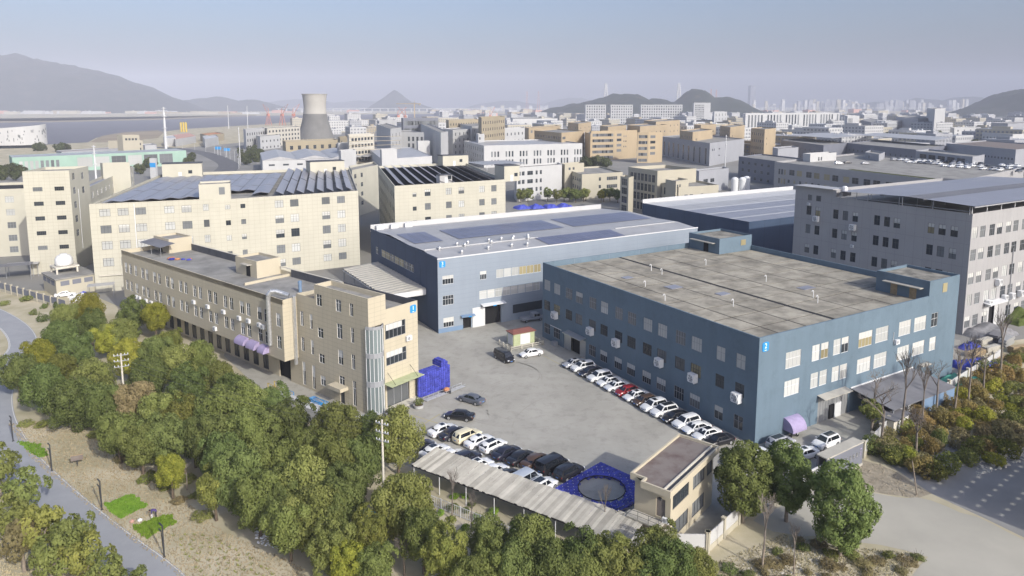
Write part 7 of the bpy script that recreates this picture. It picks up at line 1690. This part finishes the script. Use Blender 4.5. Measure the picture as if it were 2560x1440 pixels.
for i in range(14):
    for j in range(5):
        top = hts[i] if j < 4 else hts[i] - 1
        for k in range(top):
            if not (j == 0 or k == top - 1 or i == 13 or k >= 10): continue
            p = so + sd_ * (i * .5) - sn * (j * .5); o = put('float_cube', CM, None, (p.x + rng.uniform(-.02, .02), p.y + rng.uniform(-.02, .02), k * .405), rz + rng.uniform(-.04, .04))
            tag(o, 'blue plastic float cube in the tall stack beside the cream office', 'float cube', 'blue float cubes stacked beside the cream office')
# timber and aluminium gangway lying in front of the stack
gwy = empty('gangway', (-14.4, 110.6, 0), rz, 'long pale aluminium gangway lying beside the blue float cubes', 'gangway')
for y in (-.45, .45):
    MB().box(0, 8.6, y - .03, y + .03, .1, .18).build('bottom_chord', 'galvanised', gwy); MB().box(0, 8.6, y - .03, y + .03, .52, .58).build('top_chord', 'galvanised', gwy)
    for k in range(9): MB().box(k * 1.05 + .04, k * 1.05 + .1, y - .02, y + .02, .18, .52).build('upright', 'galvanised', gwy)
MB().box(0, 8.6, -.42, .42, .12, .16).build('deck', 'white_roof', gwy)
ob = empty('orange_bundle', (-11.2, 114.3, .0), 0, 'orange life ring bundle on a dark tray beside the gangway', 'bundle'); MB().lathe([(.1, .3), (.5, .32), (.55, .6), (.3, .85), (.05, .9)], 10).build('bundle', 'orange_roof', ob); MB().box(-.8, .8, -.6, .6, 0, .3).build('tray', 'steel_dark', ob)
def planter(xy, label):
    o = empty('round_planter', (*xy, 0), 0, label, 'planter', 'planters at the office entrance'); MB().lathe([(.55, 0), (.75, .1), (.85, .55), (.9, .62), (.78, .62), (.7, .45)], 16, cap=False).build('pot', 'white_roof', o, smooth=40); MB().lathe([(.72, .5), (.01, .52)], 14).build('soil', 'soil', o)
    c = put('foliage', CRB[2], o, (0, 0, 1.1), mt=MATS['leaf_dark']); c.scale = (.42, .42, .5)
planter((-18.94, 104.67), 'white round planter left of the office entrance'); planter((-15.11, 108.05), 'white round planter right of the office entrance')
# ================================================================== transformer kiosk
kk_ = empty('transformer_kiosk', (.3, 136.4, 0), R(30), 'small pale kiosk with red roof and low fence in the yard', 'kiosk')
MB().box(0, 5.0, 0, 2.5, .3, 2.8).build('walls', 'kiosk_green', kk_); mb = MB(); e = .25
mb.v += [(-e, -e, 2.8), (5 + e, -e, 2.8), (5 + e, 2.5 + e, 2.8), (-e, 2.5 + e, 2.8), (-e, -e, 2.95), (5 + e, -e, 2.95), (5 + e, 2.5 + e, 2.95), (-e, 2.5 + e, 2.95), (.6, 1.25, 3.35), (4.4, 1.25, 3.35)]
mb.f += [(0, 3, 2, 1), (0, 1, 5, 4), (1, 2, 6, 5), (2, 3, 7, 6), (3, 0, 4, 7), (4, 5, 9, 8), (6, 7, 8, 9), (5, 6, 9), (7, 4, 8)]; mb.m += [0] * 9; mb.build('roof', 'red_roof', kk_)
MB().box(1.6, 3.9, -.06, 0, .4, 2.6).build('door', 'plastic_white', kk_); MB().box(-.06, 0, .3, 2.2, .4, 2.6).build('side_door', 'plastic_white', kk_); MB().box(-.3, 5.3, -.3, 2.8, 0, .3).build('plinth', 'concrete', kk_)
for a, b in (((-1.4, -1.4), (6.2, -1.4)), ((6.2, -1.4), (6.2, 3)), ((-1.4, -1.4), (-1.4, 3.4))):
    for h_ in (.35, .75): MB().tube((*a, h_), (*b, h_), .07, n=5).build('barrier_rail', 'concrete_pale', kk_)
    for t in (0, .33, .66, 1): p = mixp(a, b, t); MB().box(p[0] - .12, p[0] + .12, p[1] - .12, p[1] + .12, 0, .95).build('barrier_post', 'concrete_pale', kk_)
# ================================================================== poles, lamps, wires
def pole(xy, h, label, arms=(0, .9, 1.8), w=.8, rz=.5, r=.14):
    o = empty('utility_pole', (*xy, 0), rz, label, 'utility pole'); MB().tube((0, 0, 0), (0, 0, h), r * 1.25, r * .8, 8).build('pole', 'concrete_pale', o)
    for d in arms:
        c = MB().box(-w, w, -.06, .06, h - d - .35, h - d - .25).build('crossarm', 'galvanised', o)
        for x in (-w + .06, -w * .45, w * .5, w - .06): MB().lathe([(.03, 0), (.07, .06), (.05, .12), (.07, .18), (.02, .24)], 7, (x, 0, h - d - .25)).build('insulator', 'plastic_white', c)
        MB().tube((-w * .6, 0, h - d - .27), (0, .12, h - d - .75), .02, n=4).build('brace', 'galvanised', o)
    return o
pole((-59.58, 102.57), 11.2, 'grey utility pole with three crossarms rising from the left tree belt', rz=.45, w=1.0)
pole((-15.72, 80.29), 11.0, 'grey utility pole with three crossarms left of the carport', (.25, 1.35, 2.4), .95, -.5)
wp = empty('power_lines', (0, 0, 0), 0, 'thin overhead wires between the two utility poles', 'wire')
pa, pb = Vector((*(-59.58, 102.57), 0)), Vector((*(-15.72, 80.29), 0))
for k, zz_ in enumerate((10.9, 9.9, 9.0)):
    for off in (-.9, .9):
        mb = MB(); n = 14; pts_ = []
        for i in range(n + 1): t = i / n; p = pa.lerp(pb, t); pts_.append((p.x + off * .5, p.y + off * .6, zz_ - .9 * 4 * t * (1 - t)))
        mb.path(pts_, .012, 3); mb.build('wire', 'steel_dark', wp)
def lamp(xy, label, h=3.6, two=True, rz=2.4):
    o = empty('path_lamp', (*xy, 0), rz, label, 'lamp', 'black lamps along the footpath'); MB().box(-.06, .06, -.06, .06, 0, h).build('post', 'steel_dark', o); MB().box(-.05, .85, -.07, .07, h, h + .08).build('arm', 'steel_dark', o)
    if two: MB().path([(.0, .02, .05), (.42, .02, h * .78)], .055, 4).build('second_post', 'steel_dark', o); MB().box(.4, 1.1, -.06, .06, h * .78, h * .78 + .07).build('second_arm', 'steel_dark', o)
    MB().box(-.14, .14, -.14, .14, 0, .06).build('foot', 'steel_dark', o)
lamp((-37.73, 70.23), 'black angled lamp by the footpath, nearest the bottom edge'); lamp((-49.75, 79.26), 'black angled lamp by the footpath beside the large vegetable bed'); lamp((-61.75, 88.36), 'black angled lamp by the footpath, third from the bottom', two=True); lamp((-72.86, 96.72), 'black angled lamp by the footpath near the left edge')
ns = empty('notice_board', (*(-59.02, 89.52), 0), R(25), 'small brown notice board standing on the dry verge', 'sign'); mb = MB(); mb.box(-.7, .7, -.04, .04, .9, 1.6); mb.build('board', 'roof_brown', ns); MB().box(-.05, .05, -.03, .03, 0, .9).build('post', 'steel_dark', ns); MB().box(-.75, .75, -.08, .08, 1.6, 1.68).build('cap', 'wood', ns)
wpole = empty('wooden_pole', (*(50.93, 82.43), 0), 0, 'leaning pale wooden pole beside the side road', 'pole'); MB().path([(0, 0, 0), (-.25, .3, 2.2), (-.6, .5, 4.3)], [.09, .08, .06], 7).build('shaft', 'bark_pale', wpole)
# ================================================================== a gardener bending over the bed
mat('cloth_purple', (.085, .06, .20), .9, var=.2, scale=4); mat('cloth_dark', (.02, .022, .03), .9); mat('skin', (.42, .27, .19), .6); mat('hair', (.015, .012, .01), .7)
def person(xy, rz, label):
    root = empty('person', (*xy, 0), rz, label, 'person')
    # skeleton: hips bent forward (towards +x), arms reaching down to the bucket
    J = [(0, 0, .86), (.12, 0, .98), (.30, 0, 1.06), (.48, 0, 1.06), (.58, 0, 1.05), (.70, 0, .98),           # pelvis, spine, chest, neck, head base, head
         (0, .10, .84), (.03, .12, .46), (-.02, .12, .08), (.12, .13, .03), (0, -.10, .84), (.06, -.13, .46), (.02, -.13, .08), (.16, -.14, .03),
         (.44, .19, 1.02), (.46, .22, .76), (.56, .18, .54), (.44, -.19, 1.02), (.48, -.22, .76), (.58, -.18, .54)]
    Eg = [(0, 1), (1, 2), (2, 3), (3, 4), (0, 6), (6, 7), (7, 8), (8, 9), (0, 10), (10, 11), (11, 12), (12, 13), (2, 14), (14, 15), (15, 16), (2, 17), (17, 18), (18, 19)]
    Rd = [.145, .15, .165, .075, .06, .1, .095, .07, .048, .04, .095, .07, .048, .04, .07, .052, .04, .07, .052, .04]
    J2 = [j for i, j in enumerate(J) if i != 5]; mp = {i: (i if i < 5 else i - 1) for i in range(len(J)) if i != 5}
    me = bpy.data.meshes.new('body'); me.from_pydata(J2, [(mp[a], mp[b]) for a, b in Eg], [])
    o = put('body', me, root); o.modifiers.new('s', 'SKIN'); o.modifiers.new('ss', 'SUBSURF').levels = 1
    for i, r in enumerate([r for k, r in enumerate(Rd) if k != 5]): me.skin_vertices[0].data[i].radius = (r, r)
    me.skin_vertices[0].data[0].use_root = True
    dg = bpy.context.evaluated_depsgraph_get(); m2 = bpy.data.meshes.new_from_object(o.evaluated_get(dg)); o.modifiers.clear(); o.data = m2
    for m in ('cloth_purple', 'cloth_dark', 'skin'): m2.materials.append(MATS[m])
    for p in m2.polygons:
        c = p.center; p.use_smooth = True; p.material_index = 1 if (c.z < .80 and c.x < .24) else (2 if (c.z < .62 and c.x > .4) or c.x > .55 else 0)
    MB().lathe([(.01, -.13), (.07, -.11), (.1, -.03), (.105, .03), (.09, .09), (.05, .125), (.01, .13)], 12, (.68, 0, .98)).build('head', 'skin', root, smooth=60)
    MB().lathe([(.108, -.02), (.118, .04), (.1, .1), (.055, .14), (.01, .148)], 12, (.665, 0, .995)).build('hair', 'hair', root, smooth=60)
    for s in (1, -1):
        MB().lathe([(.004, -.02), (.016, -.01), (.018, .01), (.004, .02)], 6, (.765, s * .04, .99)).build('eye', 'frame_dark', root); MB().box(.66, .69, s * .1 - .015, s * .1 + .015, .95, 1.01).build('ear', 'skin', root)
        h = MB(); h.box(.55, .60, s * .18 - .035, s * .18 + .035, .46, .55)
        for f in range(4): h.tube((.575, s * .18 - .03 + f * .02, .47), (.585 + .01 * f, s * .18 - .03 + f * .02, .40 - .012 * (f in (1, 2))), .009, .008, 5)
        h.tube((.56, s * .15, .52), (.60, s * .135, .46), .011, .009, 5); h.build('hand', 'skin', root)
    MB().box(.775, .80, -.012, .012, .955, .985).build('nose', 'skin', root); MB().box(.768, .774, -.025, .025, .925, .932).build('mouth', 'red_paint', root)
person((-42.35, 77.68), R(205), 'gardener in purple top and dark trousers bending over a white bucket')
bk = empty('bucket', ((-42.69, 77.68)[0] - .15, (-42.69, 77.68)[1] - .1, 0), 0, 'white bucket beside the bending gardener', 'bucket'); MB().lathe([(.12, 0), (.17, .32), (.18, .33), (.155, .33), (.11, .03), (.01, .03)], 14).build('pail', 'plastic_white', bk, smooth=40); MB().path([(-.17, 0, .32), (-.1, 0, .46), (.1, 0, .46), (.17, 0, .32)], .008, 4).build('handle', 'steel_dark', bk)
for x, y, m, lab in ((-43.92, 76.95, 'plastic_white', 'white sack lying on the soil between the two vegetable beds'), (-44.74, 76.71, 'pink_roof', 'pink bag beside the white sack between the vegetable beds')):
    o = empty('bag', (x, y, 0), 0, lab, 'bag'); MB().lathe([(.05, 0), (.28, .03), (.3, .16), (.14, .26), (.03, .3)], 9).build('sack', m, o, smooth=60); MB().lathe([(.03, .28), (.06, .34), (.01, .36)], 7).build('knot', m, o)
# scooter by the blue wall
sc2 = empty('scooter', (*(41.69, 97.97), 0), R(20), 'dark scooter parked against the blue wall under the purple awning', 'scooter')
for x in (-.6, .6): MB().tube((x, -.05, .25), (x, .05, .25), .25, n=14).build('wheel', 'tyre', sc2)
MB().box(-.5, .1, -.13, .13, .3, .62).box(.1, .45, -.12, .12, .22, .3).build('frame', 'steel_dark', sc2); MB().box(-.55, .1, -.14, .14, .62, .74).build('seat', 'tyre', sc2); MB().path([(.62, 0, .3), (.45, 0, .95)], .05, 6).build('steering_column', 'steel_dark', sc2); MB().tube((.45, -.3, .98), (.45, .3, .98), .02, n=5).build('handlebar', 'steel_dark', sc2); MB().box(.48, .6, -.15, .15, .4, .85).build('front_shield', 'plastic_white', sc2)
# blue crates, yellow cage, blue frames at the long wing
def crate_stack(xy, label, m, rz, dims):
    o = empty('storage_rack', (*xy, 0), rz, label, 'rack'); w, d, h = dims
    for a in (0, w):
        for b in (0, d): MB().box(a - .04, a + .04, b - .04, b + .04, 0, h).build('post', m, o)
    for z in (.3, h * .6, h - .05): MB().box(0, w, -.03, .03, z, z + .06).box(0, w, d - .03, d + .03, z, z + .06).build('beam', m, o)
    MB().box(.1, w - .1, .1, d - .1, .3, h * .5).build('load', 'wood', o)
crate_stack((-39.03, 113.60), 'yellow steel cage rack beside the tall cream corner', 'yellow_paint', R(140), (2.4, 1.2, 1.7)); crate_stack((-36.20, 110.84), 'blue steel cage rack beside the yellow one', 'sign_blue', R(140), (1.4, 1.1, 1.5))
bf = empty('frame_pile', (*(-32.01, 107.74), 0), R(-40), 'pile of blue steel frames beside the cream tower', 'frames')
for k in range(9):
    z = .15 + k * .14; f = MB().box(-1.7, 1.7, -.04, .04, z, z + .07).box(-1.7, 1.7, .9, .98, z, z + .07).box(-1.7, -1.62, 0, .9, z, z + .07).box(1.62, 1.7, 0, .9, z, z + .07); f.build('steel_frame', 'sign_blue', bf, (rng.uniform(-.3, .3), rng.uniform(-.5, .5), 0), rng.uniform(-.25, .25))
# white-roofed wall beside the cream office
ww = empty('boundary_wall', (*(-38.67, 109.27), 0), 0, 'low white topped boundary wall between cream office and trees', 'wall')
p0 = Vector((-38.67, 109.27))
pw = [(-38.67, 109.27), (-30.48, 103.40), (-23.88, 98.98), (-20.24, 101.21)]
for a, b in zip(pw, pw[1:]):
    a, b = Vector(a) - p0, Vector(b) - p0; MB().box(0, (b - a).length, -.9, .9, 0, 2.2).build('wall_section', 'white_wall', ww, (a.x, a.y, 0), math.atan2((b - a).y, (b - a).x))
# green plastic sheet in the grove
gs = empty('plastic_tub', (*(-18.00, 78.34), 0), R(-38), 'turquoise plastic tub lying among the trees', 'tub'); MB().box(-1.5, 1.5, -.8, .8, 0, .35).build('tub', 'turquoise', gs); MB().box(-1.55, 1.55, -.85, .85, .35, .42).build('lid', 'turquoise', gs)
# ================================================================== scrap yard right of the blue factory
def heap(name, xy, sx, sy, h, m, label, cat, seed, rz=.5):
    from mathutils import noise
    o = empty(name, (*xy, 0), rz, label, cat); mb = MB(); n = 12; v = []
    for j in range(n + 1):
        for i in range(n + 1):
            x, y = -1 + 2 * i / n, -1 + 2 * j / n; k = max(0, 1 - max(abs(x), abs(y)) ** 3); z = h * k * (.65 + .5 * noise.noise(Vector((x * 1.7 + seed, y * 1.7, seed)))); mb.v.append((x * sx, y * sy, max(.02, z)))
    for j in range(n):
        for i in range(n): a = j * (n + 1) + i; mb.f.append((a, a + 1, a + n + 2, a + n + 1)); mb.m.append(0)
    mb.build('cover', m, o); MB().box(-sx * .5, sx * .5, -sy * .5, sy * .5, 0, h * .3).build('load', 'wood', o)
heap('tarp_heap', (78.53, 117.91), 4.2, 2.6, 2.0, 'tarp_green', 'green tarpaulin heap behind the compound wall', 'tarpaulin', 1.2, .6)
heap('tarp_heap', (88.10, 126.51), 4.4, 2.4, 1.6, 'tarp_blue', 'blue tarpaulin heap behind the compound wall, nearest one', 'tarpaulin', 2.7, .6)
heap('tarp_heap', (84.71, 126.51), 2.2, 1.8, 1.5, 'tarp_blue', 'blue tarpaulin heap against the blue factory corner', 'tarpaulin', 5.7, .2)
heap('tarp_heap', (92.32, 135.91), 2.2, 1.6, 1.8, 'tarp_blue', 'small blue tarpaulin heap farther back in the scrap yard', 'tarpaulin', 3.1)
heap('tarp_heap', (102.16, 145.13), 6, 3.2, 2.4, 'tarp_grey', 'dark grey tarpaulin heap before the grey block', 'tarpaulin', 4.3, .4)
heap('tarp_heap', (115.69, 155.02), 5, 3.2, 3.0, 'leaf_dark', 'olive camouflage tarpaulin heap at the right edge', 'tarpaulin', 6.2, .4)
for k, (x, y, w_, d_, h_, m) in enumerate(((91.13, 132.26, 5, 1.2, 1.0, 'wood'), (95.10, 134.06, 4, 1.2, 1.3, 'roof_sheet'), (94.04, 129.64, 4.4, 1.0, .9, 'wood'), (101.24, 138.29, 5, 1.4, 1.6, 'metal_grey'), (97.38, 139.26, 4, 1.2, 1.1, 'roof_sheet'), (92.01, 123.51, 3.4, 1.2, .9, 'wood'), (100.67, 134.06, 4, 1.2, 1.4, 'wood'), (101.22, 141.25, 4, 1.6, 1.5, 'roof_metal_dark'))):
    o = empty('material_stack', (x, y, 0), R(30) + rng.uniform(-.2, .2), f'stack of {("weathered planks", "pale sheets", "weathered planks", "steel bars", "pale sheets", "weathered planks", "weathered planks", "dark sheets")[k]} in the scrap yard, {ordn[k]} in the heap', 'stack', 'stacks in the scrap yard')
    for l in range(5): MB().box(-w_ / 2 + rng.uniform(-.3, .3), w_ / 2 + rng.uniform(-.3, .3), -d_ / 2, d_ / 2 + rng.uniform(-.2, .2), h_ * l / 5, h_ * (l + .85) / 5).build('layer', m, o)
# small shed and slabs at the wall
ks = empty('wall_shed', (*(56.36, 98.09), 0), R(36), 'small shed with white front beside the compound wall', 'shed'); MB().box(0, 4.6, 0, 2.2, 0, 2.4).build('walls', 'concrete_pale', ks); MB().box(-.2, 4.8, -.3, 2.5, 2.4, 2.55).build('roof', 'roof_metal_dark', ks); MB().box(1.2, 4.5, -.06, 0, .1, 2.3).build('front_panel', 'plastic_white', ks)
# rubble: one mass of broken stones; litter
def rubble(poly, n, m, s=(.05, .22), name='rubble'):
    mb = MB()
    for x, y in [p for p in (lambda: sample(poly, n, .12))()]:
        a = rs.uniform(*s); b = a * rs.uniform(.6, 1); h_ = a * rs.uniform(.4, .9); t = rs.uniform(0, 3.1); c, s_ = math.cos(t), math.sin(t); k = len(mb.v)
        for z, e in ((0, 1), (h_, rs.uniform(.5, .8))):
            for u, v in ((-1, -1), (1, -1), (1, 1), (-1, 1)): mb.v.append((x + (u * a * c - v * b * s_) * e, y + (u * a * s_ + v * b * c) * e, z))
        for f in ((4, 5, 6, 7), (0, 1, 5, 4), (1, 2, 6, 5), (2, 3, 7, 6), (3, 0, 4, 7)): mb.f.append(tuple(k + i for i in f)); mb.m.append(0)
    o = mb.build(name, m); o['kind'] = 'stuff'
sheet('gravel_verge', ragged([(48.14, 91.25), (50.33, 90.16), (53.01, 82.70), (50.21, 81.35), (45.77, 83.35), (44.47, 87.03)]), .012, 'gravel')
rubble([(47.60, 90.16), (50.33, 90.16), (52.78, 83.16), (49.97, 81.79), (45.77, 83.35)], 420, 'gravel', (.03, .12)); rubble([(66.23, 93.51), (76.90, 99.63), (73.87, 92.37), (61.41, 87.03)], 260, 'concrete_pale', (.06, .26), 'litter'); rubble([(23.32, 68.44), (31.31, 72.54), (34.83, 70.43), (29.60, 67.17)], 160, 'concrete_pale', (.03, .12)); rubble([(-29.71, 75.53), (-27.13, 74.76), (-25.71, 71.82), (-28.63, 72.54)], 60, 'plastic_white', (.05, .2), 'litter')
# painted lines in the yard
def line(a, b, w=.12): ribbon('yard_marking', [a, b], w, .014 + .004, 'paint_yellow')
line((-15.83, 105.38), (10.70, 88.05)); line((-13.55, 102.29), (-11.44, 105.82)); line((6.26, 131.81), (28.15, 97.09), .1)
for k in range(9): a = (-12.2 + k * 2.02, 100.6 - k * 1.42); line(a, (a[0] + .9, a[1] + .9), .1)
# dark tyre arcs worn into the concrete
mat('tyre_mark', (.29, .28, .25), .95, col2=(.36, .348, .31), scale=.5)
for (cx_, cy_, r0, a0, a1) in ((3.5, 112, 9, 120, 250), (4.5, 111, 9.8, 125, 240), (-2, 122, 7, -20, 90), (10, 108, 14, 130, 200), (-3, 121, 8.4, -10, 80), (16, 100, 16, 120, 190), (2, 116, 15, 200, 290)):
    ribbon('tyre_mark', [(cx_ + r0 * math.cos(R(t)), cy_ + r0 * math.sin(R(t))) for t in range(a0, a1, 6)], .2, .0135, 'tyre_mark')
# ================================================================== pump house corner at the left
ph = empty('pump_house', (*(-115.88, 173.48), 0), R(48), 'low cream pump house with a round white tank on its roof', 'pump house')
MB().box(0, 9.0, 0, 11.0, 0, 4.6).build('walls', 'cream_far', ph); MB().box(-.3, 9.3, -.3, 11.3, 4.6, 4.9).build('roof', 'roof_grey', ph)
for k in range(3): MB().box(-.05, 0, 1.2 + k * 3.4, 3.9 + k * 3.4, 2.9, 4.1).build('louvre', 'grey_dark', ph); MB().box(1.0 + k * 2.7, 3.0 + k * 2.7, -.05, 0, 2.9, 4.1).build('louvre', 'grey_dark', ph)
MB().box(1.5, 7.0, 5.0, 10.4, 6.3, 6.7).build('tank_platform', 'concrete_pale', ph)
for a in (1.8, 6.5):
    for b in (5.3, 10.0): MB().box(a - .2, a + .2, b - .2, b + .2, 4.9, 6.3).build('platform_leg', 'concrete_pale', ph)
MB().lathe([(1.9, 6.8), (2.15, 7.2), (2.0, 8.6), (1.5, 9.3), (.9, 9.4), (.9, 9.7), (0, 9.75)], 20, (4.2, 7.7, 0)).build('tank', 'plastic_white', ph, smooth=40)
MB().path([(9.2, 2, 0), (7.5, 1.5, 4.9)], .06, 5).build('ladder', 'metal_grey', ph)
pillar_wall([(-145.65, 185.45), (-135.23, 180.08), (-124.34, 173.48), (-106.96, 162.92)], 'cream pillared fence with dark panels before the pump house', 2.4, 3.2, 'grey_dark', .8)
for k, (x, y, m, w_, d_, z_) in enumerate(((-141.67, 192.05, 'roof_metal_dark', 12, 4, 4.2), (-140.39, 196.71, 'roof_metal', 8, 4, 3.6), (-105.12, 174.61, 'roof_metal', 6, 3, 3.2), (-113.00, 192.05, 'roof_metal_dark', 6, 5, 5))):
    o = empty('lean_to_roof', (x, y, 0), R(25), ('dark sheet roof beside the pump house at the left edge', 'pale sheet roof beside the pump house tank', 'small pale sheet roof between trees and cream block', 'dark sheet roof in the gap between the cream blocks')[k], 'shelter')
    MB().box(-w_ / 2, w_ / 2, -d_ / 2, d_ / 2, z_, z_ + .12).build('roof', m, o)
    for a in (-1, 1):
        for b in (-1, 1): MB().tube((a * (w_ / 2 - .2), b * (d_ / 2 - .2), 0), (a * (w_ / 2 - .2), b * (d_ / 2 - .2), z_), .07, n=5).build('post', 'frame_grey', o)
rubble([(-117.29, 179.28), (-117.39, 185.45), (-109.68, 175.37), (-108.72, 168.04)], 130, 'plastic_white', (.1, .5), 'litter')
heap('debris_heap', (-113.93, 178.09), 2.6, 1.8, 1.2, 'tarp_blue', 'pale blue plastic debris heap beside the pump house', 'debris', 8.8)
# blue market tarps in front of the white office
for k in range(4):
    heap('market_tarp', ((1305 + k * 36 - 1280) / 1750 * 330, 330 + k * 1.5), 3.6, 3, 2.4, 'tarp_blue', ('blue tarp shelter below the street trees, leftmost', 'blue tarp shelter below the street trees, second', 'blue tarp shelter below the street trees, third', 'blue tarp shelter below the street trees, rightmost')[k], 'tarpaulin', 9 + k)
# road signs on the avenue
for k, (x, y) in enumerate(((-290.57, 691.42), (-273.07, 669.62))):
    o = empty('road_sign', (x, y), 0, ('blue gantry road sign on the avenue, left one', 'blue gantry road sign on the avenue, right one')[k], 'sign'); MB().tube((0, 0, 0), (0, 0, 8.5), .18, n=6).build('post', 'frame_white', o); MB().box(-2.5, 3.5, -.1, .1, 5.6, 8.4).build('panel', 'sign_blue', o)
o = empty('sign_tower', (-238.18, 463.87), 0, 'small white and blue sign tower behind the long cream block', 'sign'); MB().box(-2, 2, -1, 1, 0, 14).build('tower', 'white_wall', o); MB().box(-1.9, 1.9, -1.06, -1.0, 8, 11).build('panel', 'sign_blue', o)
for k in range(12):
    x, y = av[3 + k * 2] if 3 + k * 2 < len(av) else av[-1]; o = empty('street_lamp', (x + 9, y, 0), 0, 'white street lamp along the avenue', 'street lamp', 'street lamps along the avenue'); MB().tube((0, 0, 0), (0, 0, 9.5), .12, .08, 6).build('post', 'frame_white', o); MB().tube((-1.6, 0, 9.9), (1.6, 0, 9.9), .06, n=5).build('arm', 'frame_white', o)
# steel frame shed standing just outside the picture: its shadow lies on the side road
fs = empty('steel_frame_shed', (70.0, 62.5, 0), R(38), 'open steel frame shed with slatted roof right of the side road', 'shed')
for i in range(6):
    for b in (0, 14): MB().box(i * 5 - .15, i * 5 + .15, b - .15, b + .15, 0, 9.5).build('column', 'steel_dark', fs)
for i in range(14): MB().box(i * 1.9 - .6, i * 1.9 + .6, -1, 15, 9.5, 9.7).build('roof_slat', 'roof_metal_dark', fs)
for b in range(7): MB().box(-.5, 25.5, b * 2.5 - .8, b * 2.5 + .8, 9.2, 9.5).build('purlin', 'steel_dark', fs)

# ================================================================== the hazy air
hz = MB().box(GX0 + 60, GX1 - 60, GY0 + 20, GY1 - 60, -1.0, 520).build('haze', 'tar')
hm = bpy.data.materials.new('haze_air'); hm.use_nodes = True; hn = hm.node_tree
hn.nodes.remove(hn.nodes['Principled BSDF'])
pv = hn.nodes.new('ShaderNodeVolumePrincipled'); pv.inputs['Color'].default_value = (.80, .845, 1.0, 1); pv.inputs['Density'].default_value = 1.45e-4; pv.inputs['Anisotropy'].default_value = -0.2
hn.links.new(pv.outputs[0], hn.nodes['Material Output'].inputs['Volume'])
hz.data.materials.clear(); hz.data.materials.append(hm); hz['kind'] = 'stuff'
